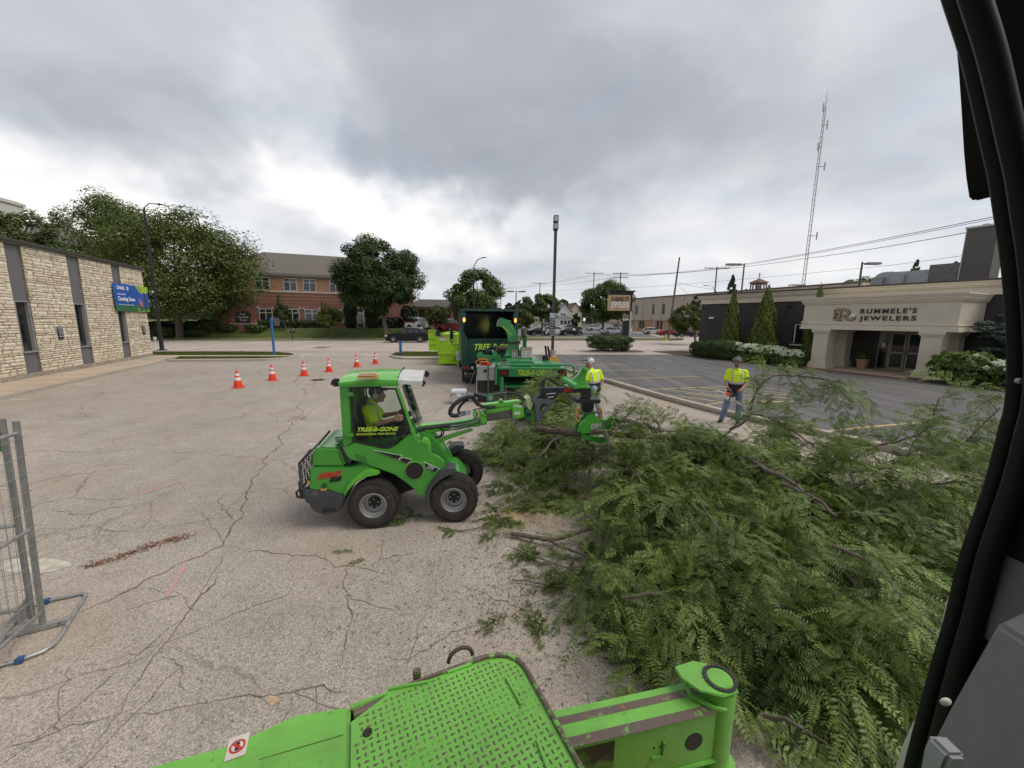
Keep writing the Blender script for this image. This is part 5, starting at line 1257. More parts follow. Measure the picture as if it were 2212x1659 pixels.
a,b_=L_(1577,524),L_(1622,520);rlogo(P,a[0],a[1],(b_[0]-a[0])/1.9,-.30,tanp,tanp,.03)
a,b_=L_(1574,551),L_(1622,551);fit_text('234',a,b_,.2,mat('letter_white',(.78,.76,.72),.5),'lettering',P,-.27,.015,1.0,.01)
MB().box(x1+.04,x1+.22,-.1,.3,0,3.6).build('rear_post',mat('trim_pale',(.5,.5,.47),.6),P)
# brick monument sign under the linden
b=lg(528,712)if 'lg' in globals()else gp(528,711,1.2)
P=root('monument_sign','red brick monument sign with dark arched panel on the lawn','sign',tuple(b),12)
w=(dp(551,700,b.y)-dp(504,700,b.y)).length;q=MB();q.box(-w/2,w/2,-.3,.3,-.2,.75);q.box(-w/2,-w/2+.5,-.28,.28,.75,1.35);q.box(w/2-.5,w/2,-.28,.28,.75,1.35);q.build('base',redbrick,P)
MB().box(-w/2-.06,w/2+.06,-.36,.36,.70,.78).build('coping',stonew,P)
q=MB();q.prism([(-.9,.78),(.9,.78),(.9,1.9)]+[(math.cos(R(a_))*.9,1.9+math.sin(R(a_))*.45)for a_ in range(20,180,20)]+[(-.9,1.9)],-.1,.1);q.build('panel',mat('sign_dark',(.03,.022,.02),.5),P)
for k,s_ in enumerate(('First','The Bank','Trust')):text('lettering',s_,.34,Matrix.Translation((0,-.12,1.85-.38*k))@Matrix.Rotation(R(90),4,'X'),mat('plate_white',(.75,.75,.75),.6),P,.002,0,0,1,'CENTER')
# leaning timber pole with blue banner, other utility poles
b=gp(1443,731.5);tp=dp(1468,556,b.y);P=root('utility_pole','leaning timber utility pole with a blue banner in front of the beige offices','utility pole',tuple(b))
d=tp-b;MB().tube([(0,0,-.1),tuple(d)],[.17,.11],10).build('pole',woodp,P,smooth=True);q=MB();u=.27;q.box(d.x*u-.2,d.x*u+1.5,-.25,-.2,d.z*u,d.z*u+.9)
q.build('banner',mat('banner_blue',(.03,.13,.38),.6),P)
def xpole(lab,px,pyt,Y,arm,arms=1,base=0.):
 t_=dp(px,pyt,Y);P=root('utility_pole',lab,'utility pole',(t_.x,t_.y,base),0,'timber utility poles with cross-arms');h=t_.z-base
 MB().tube([(0,0,0),(0,0,h)],[.17,.11],8).build('pole',woodp,P,smooth=True)
 for k in range(arms):
  q=MB();zz=h-.35-.9*k;q.box(-arm/2,arm/2,-.2,-.08,zz,zz+.12);o=q.build('crossarm',woodp,P)
  i_=MB()
  for u in(-.46,-.3,.3,.46):i_.cyl((u*arm,-.14,zz+.12),(u*arm,-.14,zz+.28),.045,n=6)
  i_.build('insulators',mat('insulator',(.25,.25,.25),.4),o,kind='stuff')
 return Vector((t_.x,t_.y,t_.z))
pB=xpole('cross-armed utility pole between the lamp and leaning pole above the shop',1549,576,75,4.6)
pC=xpole('cross-armed utility pole above the round car park tree',1283.6,588,110,5.0)
pD=xpole('double cross-armed utility pole just left of the pylon sign',1341,588,92,3.3,2)
pE=xpole('cross-armed utility pole between the twin lamp and the tall lamp post',1166.4,610,125,4.4)
xpole('distant utility pole left of the street tree',965,628,150,3.,1)
xpole('distant utility pole above the street tree right edge',1082,622,150,4.,1)
wm=mat('wire',(.10,.10,.105),.6,var=0)
def wire(lab,pts,r,sag=.4):
 P=[];
 for i in range(len(pts)-1):
  a,b_=pts[i],pts[i+1]
  for k in range(12):u=k/12;q=a.lerp(b_,u);q.z-=sag*4*u*(1-u)*(b_-a).length/60;P.append(q)
 P.append(pts[-1]);mb=MB();mb.tube(P,r,4);o=mb.build('overhead_wire',wm);tag(o,lab,'wire','overhead power lines')
def W_(x,y,Y):return dp(x,y,Y)
wire('upper power line climbing across the sky over the shop',[W_(2300,436,28),W_(1549,579,75),W_(1426,591,82),W_(1341,592,92),W_(1283.6,592,110),W_(1166,614,125),W_(1081,623,150)],.028)
wire('second power line running just under the topmost one',[W_(2300,441,28),W_(1549,581,75),W_(1426,592,82),W_(1341,595,92),W_(1283.6,595,110),W_(1166,616,125),W_(1081,626,150)],.022)
wire('third power line, lower of the climbing set over the shop',[W_(2300,462,28),W_(1739,558.5,60),W_(1549,582.5,75),W_(1341,597,92),W_(1166,619,125)],.03)
wire('faint lowest cable crossing behind the church turret',[W_(2300,520,40),W_(1920,573.5,60),W_(1426,618,90),W_(1170,628,120)],.022,.2)
wire('service cable sagging from the leaning pole',[W_(1464,610,b.y),W_(1540,625,60)],.02,.8)
wire('thin cable dropping from the leaning pole to the beige roof',[W_(1463,612,b.y),W_(1494,640,55)],.02,.8)
# radio mast
Y=72;t_=dp(1787,195,Y);z1=dp(1781,232,Y).z;P=root('radio_mast','very tall grey lattice radio mast rising behind the shop roof','radio mast',(dp(1735,625,Y).x,Y,0))
bx=dp(1735,625,Y).x;lean=(t_.x-bx);H0=z1;ms=mat('mast_steel',(.36,.36,.36),.5,.3)
def mc(k,z):a=R(120*k+20);w=.30*(1-.45*z/H0);return Vector((math.cos(a)*w+lean*z/t_.z*.5,math.sin(a)*w,z))
q=MB()
for k in range(3):q.tube([mc(k,0),mc(k,H0/2),mc(k,H0)],.045,5)
q.build('legs',ms,P,kind='stuff')
q=MB();nz=46
for i in range(nz):
 for k in range(3):q.tube([mc(k,H0*i/nz),mc((k+1)%3,H0*(i+1)/nz)],.022,4,False)
q.build('lattice',ms,P,kind='stuff')
q=MB();q.tube([(lean*.5*H0/t_.z,0,H0),(lean*.5,0,t_.z)],[.06,.02],6)
q.build('whip_aerial',ms,P)
for(py,dx)in((360,.9),(318,-.6),(270,.5),(232,-.5),(510,1.0)):
 z=dp(1765,py,Y).z;q=MB();c=mc(0,min(z,H0));q.box(c.x-.3,c.x+dx,-.05,.05,z,z+.08);q.box(c.x+dx-.06,c.x+dx+.06,-.08,.08,z-.6,z+.7);q.build('aerial_bracket',ms,P)
 # car-park lamps over the roofs
def lotlamp(lab,bxp,byp,txp,typ,Y,side,hl=1.7,double=False):
 t_=dp(txp,typ,Y);P=root('car_park_lamp',lab,'lamp post',(t_.x,t_.y,0),0,'shoebox lamps beyond the shop');h=t_.z
 MB().tube([(0,0,0),(0,0,h)],[.14,.10],8).build('pole',bronzep,P)
 for s_ in((-1,1)if double else(side,)):
  q=MB();q.box(*sorted((.1*s_,.5*s_)),-.05,.05,h-.22,h-.14);q.box(*sorted((.5*s_,(.5+hl)*s_)),-.35,.35,h-.30,h-.05);q.build('lamp_head',mat('lamp_casing',(.22,.20,.18),.5),P,bevel=.03)
lotlamp('shoebox lamp with head to the left, left of the church turret',1603,632,1608,569,62,-1,2.2)
lotlamp('shoebox lamp with head to the right in front of the broad treetop',1856,617,1863,566,50,1,1.6)
lotlamp('low shoebox lamp between the turret and the radio mast',1704,626,1705,614,95,1,3.2)
lotlamp('twin-headed lamp standing beyond the car park',1116,690,1115,628,90,1,1.6,True)
b=dp(1024,741,46);P=root('street_light','tapered street light with upswept arm behind the chip truck','street light',(b.x,46,0));zt=topz(1025,592,46)
MB().tube([(0,0,0),(0,0,zt)],[.12,.07],8).build('pole',dkp,P,smooth=True);MB().tube([(0,0,zt-.1),(.05,0,zt+.9),(.4,0,zt+1.5),(.9,0,zt+1.75)],[.07,.05,.05,.04],6).build('arm',dkp,P,smooth=True);MB().tube([(.8,0,zt+1.72),(1.0,0,zt+1.78),(1.45,0,zt+1.8)],[.06,.12,.08],8,flat=.5).build('lamp_head',dkp,P,smooth=True)
b=dp(1549,632,74);P=root('street_light','cobra-head street light arching left over the beige offices','street light',(b.x,74,0));z0=topz(1546,628,74);x1=dp(1530,622,74).x-b.x
MB().tube([(-.2,0,0),(-.2,0,z0)],[.14,.1],8).build('pole',woodp,P);MB().tube([(-.2,0,z0-.3),(x1*.6,0,z0+.8),(x1*1.1,0,z0+.9)],.05,6).build('arm',galv,P);MB().tube([(x1*1.05,0,z0+.9),(x1*1.3,0,z0+.92),(x1*1.6,0,z0+.85)],[.08,.2,.1],8,flat=.5).build('lamp_head',galv,P)
# hydrant and small signs
b=gp(1437.5,735,.1);P=root('fire_hydrant','yellow fire hydrant at the foot of the leaning pole','fire hydrant',(b.x,b.y,.08));hy=mat('hydrant_yellow',(.55,.38,.05),.5)
q=MB();q.lathe([(0,.78),(.1,.74),(.15,.64),(.16,.58),(.13,.56),(.13,.1),(.19,.08),(.19,0)],(0,0,0),'z',12);q.build('body',hy,P,smooth=True);MB().cyl((-.24,0,.45),(.24,0,.45),.07,n=8).build('outlet',hy,P)
for i,(x,w_,lab)in enumerate(((1514.8,4,'left of two small white signs at the shop corner'),(1519.8,3.2,'right of two small white signs at the shop corner'))):
 b=gp(x,742);P=root('small_sign',lab,'sign',tuple(b),0,'small white signs at the shop corner');z1=topz(x,715.5,b.y);z0=topz(x,729,b.y);w=w_/860*b.y
 MB().cyl((0,0,0),(0,0,z1),.03,n=6).build('pole',dkp,P);MB().box(-w/2,w/2,-.05,-.035,z0,z1).build('panel',mat('sign_white',(.62,.62,.6),.5),P)
 # ================================================================ cars and cones
tyrem=mat('tyre_rubber',(.022,.021,.020),.85,var=.2,vs=20);rimm=mat('rim_alloy',(.45,.46,.47),.3,.8,var=.05);carglass=mat('car_glass',(.016,.019,.021),.04,spec=.9)
def paint(n,c,metal=.2):return mat('paint_'+n,c,.28,metal,var=.03,coat=.1,spec=.35)
headm=mat('headlight',(.7,.72,.74),.15);tailm=mat('tail_light',(.42,.02,.02),.25);blackpl=mat('black_plastic',(.018,.018,.019),.6)
def make_car(name,label,pm,L=4.6,W=1.85,H=1.65,kind='suv',group=None,open_top=False):
 T=root(name,label,'car',group=group)
 if kind=='suv':st=[(0,.62,.62),(.02,.80,.80),(.10,.93,.93),(.28,1.06,1.06),(.31,1.09,1.12),(.42,1.09,1.56),(.48,1.09,1.63),(.62,1.10,1.65),(.78,1.12,1.61),(.90,1.13,1.50),(.965,1.10,1.16),(.99,.95,.95),(1.,.70,.70)]
 elif kind=='sedan':st=[(0,.55,.55),(.02,.68,.68),(.10,.80,.80),(.27,.93,.93),(.30,.95,.97),(.42,.95,1.38),(.50,.95,1.45),(.62,.96,1.44),(.72,.98,1.32),(.84,1.0,1.03),(.88,1.0,1.0),(.985,.92,.92),(1.,.60,.60)]
 else:st=[(0,.55,.55),(.03,.72,.72),(.12,.86,.86),(.24,.92,.92),(.27,.94,.97),(.38,.94,1.33),(.46,.94,1.42),(.70,.96,1.42),(.88,.97,1.36),(.96,.96,1.02),(.985,.9,.9),(.995,.8,.8),(1.,.55,.55)]
 base={'suv':1.65,'sedan':1.45,'mini':1.42}[kind];k=H/base;V=[];body=[];glass=[]
 for(u,zb,zr)in st:
  x=-L/2+u*L;w=W/2*(1-.16*(abs(u-.5)*2)**4);zb*=k;zr*=k;g=zr-zb>.03
  wi=w*(1-.24*(zr-zb)/.5)if g else w*.90
  zl=.22+(.06 if u in(0,1.)else 0)
  V.append([(x,w*.93,zl),(x,w,zl+(zb-zl)*.45),(x,w*.97,zb),(x,wi,zr-(.05 if g else-.015)),(x,wi*.8,zr+(.0 if g else.03)),(x,0,zr+(.03 if g else.04))])
 n=len(V);me_v=[]
 for s_ in(1,-1):
  for c in V:me_v+=[(p[0],p[1]*s_,p[2])for p in c]
 def idx(s_,i,j):return(0 if s_>0 else n*6)+i*6+j
 mb_b,mb_g=MB(),MB();mb_b.v=list(me_v);mb_g.v=list(me_v)
 for s_ in(1,-1):
  for i in range(n-1):
   gi=(st[i][2]-st[i][1]>.03)and(st[i+1][2]-st[i+1][1]>.03);edge=(st[i][2]-st[i][1]>.03)!=(st[i+1][2]-st[i+1][1]>.03)
   steep=abs(st[i+1][2]-st[i][2])>.10
   for j in range(5):
    f=(idx(s_,i,j),idx(s_,i+1,j),idx(s_,i+1,j+1),idx(s_,i,j+1));f=f if s_>0 else f[::-1]
    isg=(j==2 and(gi or edge))or(j>=3 and steep and(gi or edge))
    (mb_g if isg else mb_b).f.append(f);(mb_g if isg else mb_b).mi.append(0)
  for e in(0,n-1):
   f=tuple(idx(s_,e,j)for j in range(6));mb_b.f.append(f if(s_>0)==(e==0)else f[::-1]);mb_b.mi.append(0)
 for i in range(n-1):mb_b.f.append((idx(1,i,0),idx(-1,i,0),idx(-1,i+1,0),idx(1,i+1,0)));mb_b.mi.append(0)
 def strip(mb):
  used=sorted({i for f in mb.f for i in f});r_={o:k_ for k_,o in enumerate(used)};mb.v=[mb.v[i]for i in used];mb.f=[tuple(r_[i]for i in f)for f in mb.f]
 strip(mb_b);strip(mb_g)
 B=mb_b.build('body',pm,T,smooth=True,ang=50)
 if not open_top:mb_g.build('window',carglass,T,smooth=True,ang=35)
 # pillars
 if not open_top:
  q=MB()
  for u in((.50,.66,.80)if kind=='suv' else(.52,.68)if kind=='sedan' else(.55,)):
   for i in range(n-1):
    if st[i][0]<=u<=st[i+1][0]:
     f=(u-st[i][0])/(st[i+1][0]-st[i][0]);a=[Vector(V[i][j]).lerp(Vector(V[i+1][j]),f)for j in(2,3)]
     for s_ in(1,-1):q.tube([(a[0].x,a[0].y*s_*1.003,a[0].z),(a[1].x,a[1].y*s_*1.006,a[1].z)],.045,4)
  q.build('pillars',pm,T)
 wr=.35*(1.05 if kind=='suv' else.95);
 for ux in(.18,.80):
  for s_ in(1,-1):
   x=-L/2+ux*L;y=W/2*.985*s_
   MB().cyl((x,y-.16*s_,wr),(x,y+.012*s_,wr),wr*1.16,n=20).build('wheel_arch',blackpl,T)
   t_=MB();t_.lathe([(wr*.6,-.10),(wr*.95,-.10),(wr,-.06),(wr,.06),(wr*.95,.10),(wr*.62,.10)],(x,y-.07*s_,wr),'y',20);o=t_.build('wheel',tyrem,T,smooth=True)
   r_=MB();r_.cyl((x,y-.02*s_,wr),(x,y+.01*s_,wr),wr*.62,n=16);r_.build('disc',mat('disc_dark',(.06,.06,.06),.5,.5),o)
   sp=MB()
   for q_ in range(5):a=q_*2*math.pi/5;sp.cbox((x+math.cos(a)*wr*.33,y+.02*s_,wr+math.sin(a)*wr*.33),(wr*.62,.02,wr*.17),(0,-a,0))
   sp.lathe([(wr*.58,-.01),(wr*.66,-.01),(wr*.66,.012),(wr*.58,.012)],(x,y+.01*s_,wr),'y',20);sp.build('rim',rimm,o)
 zf=st[2][1]*k*.82
 for s_ in(1,-1):
  MB().cbox((-L/2+.10,W/2*.74*s_,zf*.98),(.26,.34,.14),(0,0,.25*s_)).build('headlight',headm,T,bevel=.02);MB().cbox((L/2-.09,W/2*.76*s_,(1.02 if kind=='suv' else.84)*k),(.22,.3,.2),(0,0,-.2*s_)).build('tail_light',tailm,T,bevel=.02)
  MB().cbox((-L/2+L*.345,(W/2+.07)*s_,st[5][1]*k+.06),(.12,.2,.13)).build('mirror',pm,T,bevel=.03)
 q=MB();q.cbox((-L/2-.005,0,zf*.72),(.06,W*.55,.22));q.build('grille',blackpl,T,bevel=.01);MB().cbox((-L/2-.03,0,zf*.45),(.03,.5,.12)).build('number_plate',mat('plate_white',(.75,.75,.75),.6),T)
 q=MB();q.box(-L*.5+.25,L*.5-.25,-W/2*.955,W/2*.955,.17,.30);q.build('sill',blackpl,T,bevel=.02)
 if kind=='suv':
  q=MB()
  for s_ in(1,-1):q.tube([(-L*.06,W*.36*s_,1.63*k),(0,W*.36*s_,1.69*k),(L*.3,W*.36*s_,1.68*k),(L*.36,W*.36*s_,1.6*k)],.02,5)
  q.build('roof_rails',rimm,T)
 return T
protos={}
def place_car(kind,pname,col_,px,py,ang,name,label,L,W,H,group='cars in the car park',lawn=False,open_top=False):
 key=(kind,pname,L)
 p=lg(px,py)if lawn else gp(px,py)
 T=make_car(name,label,paint(pname,col_),L,W,H,kind,group,open_top)
 T.location=tuple(p);T.rotation_euler=(0,0,R(ang));T.location.z+=.012
 return T
sv=gp(880,741);sv_ang=math.degrees(math.atan2(ND.y,ND.x))
def midpos(px,py):return gp(px,py)
T=place_car('suv','black',(.010,.011,.013),881,739.5,10,'black_suv','black estate SUV driving left along the street behind the cones',4.85,1.93,1.70,'cars on the street')
CP=[('sedan','black',(.012,.012,.014),1165,724.5,200,'parked_car','black saloon nose-out at the left end of the front parked row',4.7,1.85,1.42),('suv','white',(.55,.56,.57),1199,724.5,200,'parked_car','white SUV between the two black saloons in the front row',4.6,1.85,1.68),('sedan','blackish',(.018,.019,.022),1231,724.5,200,'parked_car','dark saloon at the right end of the front row before the white house',4.6,1.84,1.45),('suv','graphite',(.08,.085,.09),1238,713.5,195,'parked_car','graphite crossover parked behind the front row',4.8,1.9,1.66),('suv','white2',(.58,.58,.58),1285,714.5,190,'parked_car','white crossover behind the trunk of the big round tree',4.6,1.85,1.66),('sedan','pearl',(.52,.53,.54),1322,722.5,190,'parked_car','white saloon nose-left beside the pylon sign',4.7,1.85,1.44),('suv','silver',(.42,.43,.45),1341,713,190,'parked_car','silver SUV half hidden by the pylon sign',4.6,1.85,1.66),('suv','white3',(.55,.55,.55),1222,702.5,200,'parked_car','white van-like SUV in the back row under the white house',4.7,1.9,1.8),('suv','white4',(.5,.51,.52),1238,702,200,'parked_car','second white SUV in the back row under the brown roof',4.7,1.9,1.8),('sedan','grey',(.25,.26,.27),1205,707,200,'parked_car','grey saloon in the middle row behind the lamp post',4.6,1.85,1.45),('sedan','white5',(.55,.55,.55),1160,711,200,'parked_car','white saloon behind the black one at the left',4.6,1.85,1.45),('suv','blueg',(.12,.15,.18),1180,709,200,'parked_car','blue-grey SUV behind the car park tree trunk',4.6,1.85,1.68),('mini','white6',(.60,.60,.58),1409,722.3,182,'parked_car','small white hatchback with black roof line before the beige offices',3.85,1.72,1.42),('sedan','red',(.38,.018,.022),1446,724.8,186,'parked_car','red convertible behind the yellow hydrant',4.6,1.85,1.30),('sedan','black2',(.012,.012,.013),1482,727.5,186,'parked_car','low black sports car behind the corner tree',4.5,1.85,1.30)]
for(k,pn,cc,px,py,an,nm,lab,L,W,H)in CP:place_car(k,pn,cc,px,py,an,nm,lab,L,W,H)
place_car('suv','white7',(.5,.5,.5),905,712,250,'parked_car','pale SUV nose-out in the shade right of the maple',4.6,1.85,1.65,lawn=True)
place_car('suv','darkred',(.16,.012,.014),972,717,245,'parked_car','dark red pickup-sized car left of the chip truck',5.0,1.95,1.8,lawn=True)
place_car('sedan','darkred2',(.12,.02,.02),925,710,250,'parked_car','maroon saloon behind the bushy olive tree',4.6,1.85,1.45,lawn=True)
# traffic cones
orange=mat('cone_orange',(.75,.055,.015),.55,var=.08);refl=mat('cone_white',(.70,.68,.68),.4)
def make_cone():
 T=root('traffic_cone','x','traffic cone',group='orange cones across the lot entrance')
 r=lambda z:.145*(1-(z-.03)/.72)+.022
 q=MB();q.box(-.19,.19,-.19,.19,.0,.032);q.build('base',orange,T,bevel=.012)
 def seg(z0,z1,e=0.):q=MB();q.lathe([(r(z0)+e,z0),(r(z1)+e,z1)],(0,0,0),'z',24);return q
 q=MB();q.lathe([(.165,.03),(.152,.055)]+[(r(z),z)for z in(.07,.2,.34,.5,.6,.70)]+[(.018,.715),(0,.715)],(0,0,0),'z',24);q.build('cone_body',orange,T,smooth=True)
 seg(.30,.42,.003).build('reflective_band',refl,T,smooth=True);seg(.485,.575,.003).build('reflective_band',refl,T,smooth=True)
 return T
cone0=make_cone();CL=['nearest and leftmost orange cone','second orange cone from the left','third orange cone from the left','third orange cone from the right, close above the cab roof','second orange cone from the right','rightmost and farthest orange cone']
for i,(x,y)in enumerate(((515,838.5),(589,822.5),(657,812.5),(711,804),(771,793.5),(811,787))):
 c=cone0 if i==0 else copy_tree(cone0);p=gp(x,y-1);c.location=(p.x,p.y,.003);c.rotation_euler=(0,0,R(20+i*37));c['label']=CL[i]
 # ================================================================ chip truck, dumpster, chipper
tg=mat('truck_green',(.012,.050,.038),.42,.1,var=.2,vs=3,coat=.25,c2=(.06,.10,.085),c2s=5,c2lo=.62,c2hi=.75)
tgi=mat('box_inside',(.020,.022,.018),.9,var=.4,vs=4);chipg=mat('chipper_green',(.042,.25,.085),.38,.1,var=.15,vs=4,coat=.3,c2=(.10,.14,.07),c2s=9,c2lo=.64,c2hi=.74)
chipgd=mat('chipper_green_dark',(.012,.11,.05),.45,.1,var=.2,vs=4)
limet=mat('lettering_lime',(.42,.62,.05),.6,var=.25,vs=20);whitep=mat('truck_white',(.6,.6,.58),.4,coat=.3)
FT=Fr(gp(997,832),9)
T=root('chip_truck','dark green chip truck with open-backed high box full of flying chips','truck',FT.loc(),FT.ang)
xr=2.42;zb,zm,zt=.86,1.93,3.18;LB=4.6
q=MB();q.box(.04,xr-.04,.1,LB-.1,zb,zb+.1)
q.build('floor',tgi,T)
q=MB();q.box(0,.07,.55,LB,zb,zt-.06);q.box(xr-.07,xr,.55,LB,zb,zt-.06);q.box(.07,xr-.07,LB-.07,LB,zb,zt-.06);q.box(-.03,xr+.03,.5,LB,zt-.06,zt)
# side panels step forward below, as cut-away cheeks
for x0,x1 in((-.002,.072),(xr-.072,xr+.002)):
 q.prism([(0,0),(1,0),(1,1),(0,1)],0,0)if False else None
q.build('box_shell',tg,T,bevel=.008)
for x0,x1 in((.0,.07),(xr-.07,xr)):
 c=MB();P_=[(.0,zb),(.55,zb),(.55,zt-.06),(.0,zt-.06)];c2=MB()
 vs_=[(.02,zb),(.56,zb),(.56,zt-.02),(.05,zt-.02),(.05,zt-.5),(.02,zm)]
 b0=len(c2.v);c2.v+=[(x0,y,z)for y,z in vs_]+[(x1,y,z)for y,z in vs_];n_=len(vs_)
 c2.f+=[tuple(range(n_)),tuple(range(2*n_-1,n_-1,-1))]+[(i,(i+1)%n_,n_+(i+1)%n_,n_+i)for i in range(n_)];c2.mi+=[0]*len(c2.f)
 c2.build('side_panel',tg,T,bevel=.006)
q=MB();vs_=[(.0,0.),(.34,0.),(.34,zm-.1),(.12,zm+.42),(.12,zt-.12),(.0,zt-.12)]
for s_ in(0,1):
 c=MB();pts=[(a if not s_ else xr-a,b_)for a,b_ in[(0,zb),(.36,zb),(.36,zm-.12),(.09,zm+.38),(.22,zt-.25),(.16,zt-.05),(0,zt-.05)]]
 c.prism(pts,-.02,.05);c.build('rear_frame',tg,T,bevel=.006)
q=MB();q.box(-.05,xr+.05,-.04,.5,zt-.05,zt+.05);q.tube([(.3,.2,zt),(.3,.2,zt+.35)],.025,6);q.tube([(.3,.5,zt),(.3,.5,zt+.35)],.025,6);q.tube([(1.35,.2,zt),(1.35,.2,zt+.35)],.025,6);q.tube([(1.35,.9,zt),(1.35,.9,zt+.35)],.025,6);q.build('top_beam',tg,T,bevel=.01)
q=MB();q.box(.36,xr-.36,-.01,.05,zb+.05,zm);q.box(.34,xr-.34,-.05,.06,zm,zm+.05)
for k in range(4):x=.36+k*(xr-.72)/3;q.box(x-.03,x+.03,-.045,-.01,zb+.05,zm)
q.box(.36,xr-.36,-.045,-.01,zb+.05,zb+.12);tgt=q.build('tailgate',tg,T,bevel=.006)
t_=text('lettering','TREE-B-GONE',.36,Matrix.Translation((.50,-.07,zm-.42))@Matrix.Rotation(R(90),4,'X'),limet,tgt,.003,.012,.35,1.,'LEFT',.86)
q=MB();q.box(0,xr,-.06,.3,zb-.22,zb);q.build('rear_bumper',tg,T,bevel=.01)
for k,(cx,m_)in enumerate(((.14,tailm),(.30,tailm),(.46,headm),(xr-.14,tailm),(xr-.3,tailm),(xr-.46,headm))):MB().cyl((cx,-.085,zb-.11),(cx,-.055,zb-.11),.055,n=14).build('tail_light',m_,T)
amber=mat('amber_lamp',(1.,.42,.04),.3,emit=1.2)
for cx in(.13,xr-.13):
 o=MB().cbox((cx,-.06,zt-.42),(.13,.06,.22)).build('beacon_housing',mat('lens_grey',(.42,.44,.46),.25),T,bevel=.03);MB().cbox((cx,-.095,zt-.42),(.085,.03,.17)).build('beacon',amber,o,bevel=.02)
for cx in(.36,xr-.36):
 f=MB().box(cx-.33,cx+.33,.15,.165,.10,zb-.22).build('mud_flap',mat('mud_flap',(.020,.020,.020),.7,var=.3),T)
 q=MB();q.prism([(cx-.25,.42),(cx-.16,.42),(cx-.13,.50),(cx-.20,.58)],.145,.149);q.build('logo',mat('faded_white',(.42,.42,.42),.8),f)
 text('lettering','Arrowhead',.12,Matrix.Translation((cx-.14,.147,.44))@Matrix.Rotation(R(90),4,'X'),mat('faded_white',(.42,.42,.42),.8),f,.001,.003,.3);text('lettering','1-800-555',.07,Matrix.Translation((cx-.24,.147,.34))@Matrix.Rotation(R(90),4,'X'),mat('faded_white',(.42,.42,.42),.8),f,.001,0,.3)
for cx in(.38,xr-.38):
 for dx in(-.16,.16):
  w=MB();w.lathe([(.2,-.12),(.46,-.12),(.50,-.08),(.50,.08),(.46,.12),(.2,.12)],(cx+dx,.9,.50),'x',24);w.build('wheel',tyrem,T,smooth=True)
q=MB();q.box(.7,.85,.2,7.6,.55,.8);q.box(xr-.85,xr-.7,.2,7.6,.55,.8);q.box(.85,xr-.85,.15,.35,.5,.8);q.build('chassis',blackpl,T)
cab_=MB();cab_.prism([(5.0,.6),(7.3,.6),(7.4,1.35),(6.6,1.5),(6.1,2.35),(5.0,2.4)],0,1)
cb_v=[(p[1]*0+xx,p[0],p[2])for xx in(.1,)for p in[]]
q=MB();pr=[(4.95,.6),(7.3,.6),(7.4,1.35),(6.7,1.5),(6.15,2.35),(4.95,2.4)];n_=len(pr);q.v=[(.08,y,z)for y,z in pr]+[(xr-.08,y,z)for y,z in pr];q.f=[tuple(range(n_)),tuple(range(2*n_-1,n_-1,-1))]+[(i,(i+1)%n_,n_+(i+1)%n_,n_+i)for i in range(n_)];q.mi=[0]*len(q.f);q.build('cab',whitep,T,bevel=.04)
MB().box(-.12,.12,4.9,7.0,.55,.95).build('fender',whitep,T,bevel=.06)
for cx in(.2,xr-.2):
 w=MB();w.lathe([(.2,-.14),(.44,-.14),(.48,-.1),(.48,.1),(.44,.14),(.2,.14)],(cx,6.6,.48),'x',24);w.build('wheel',tyrem,T,smooth=True)
q=MB();q.box(.1,.2,5.3,6.2,1.55,2.2);q.build('window',carglass,T)
# side mirror of the cab and white fender seen past the box edge
mx,mz=FT.L(976,714,4.6);x1,z1=FT.L(984,742,4.6);x0,z0=FT.L(971,716,4.6)
mh=MB();_a=FT.L(971.5,715,4.6);_b=FT.L(979.5,740,4.6);mh.cbox(((_a[0]+_b[0])/2,4.6,(_a[1]+_b[1])/2),(_b[0]-_a[0],.12,_a[1]-_b[1]));o=mh.build('mirror',blackpl,T,bevel=.04)
MB().cbox(((_a[0]+_b[0])/2,4.53,(_a[1]+_b[1])/2-.17),(.16,.02,.16)).build('mirror_glass',mat('mirror_glass',(.55,.57,.6),.05,1.),o)
q=MB();q.tube([(_b[0],4.6,_a[1]-.1),(.0,4.9,_a[1]-.02)],.02,6);q.tube([(_b[0]-.1,4.6,_b[1]-.02),(_b[0],4.6,_b[1]-.14),(.0,4.9,_b[1]-.12)],.02,6);q.build('mirror_arm',blackpl,T)
# flying chips
def chips():
 r_=random.Random(8);V=[];F=[];var=[]
 for i in range(3600):
  c=r_.random();sx_=1.30-abs(r_.gauss(0,.16))-c*.1;y=.75+r_.uniform(-.4,.5);z=zt-.62+r_.gauss(0,.10+.12*c);s=r_.uniform(.006,.022);a=Vector((r_.gauss(0,1),r_.gauss(0,1),r_.gauss(0,1))).normalized()*s;b_=a.cross(Vector((r_.gauss(0,1),r_.gauss(0,1),r_.gauss(0,1)))).normalized()*s*.6;p=Vector((sx_-.05,y,z));k=len(V)
  V+=[tuple(p-a),tuple(p-b_),tuple(p+a),tuple(p+b_)];F.append((k,k+1,k+2,k+3));var.append(r_.random())
 for i in range(2600):
  p=Vector((r_.uniform(.3,xr-.3),r_.uniform(1.2,LB-.3),zb+.1+r_.random()*.5));s=r_.uniform(.02,.05);k=len(V);V+=[(p.x-s,p.y,p.z),(p.x,p.y-s,p.z+s),(p.x+s,p.y,p.z),(p.x,p.y+s,p.z)];F.append((k,k+1,k+2,k+3));var.append(r_.random())
 o=npmesh('wood_chips',V,F,leafmat('chips_mat',(.45,.43,.10),(.75,.70,.28),.3,.9),None,'stuff',var);o.location=FT.loc();o.rotation_euler=(0,0,R(FT.ang))
chips()
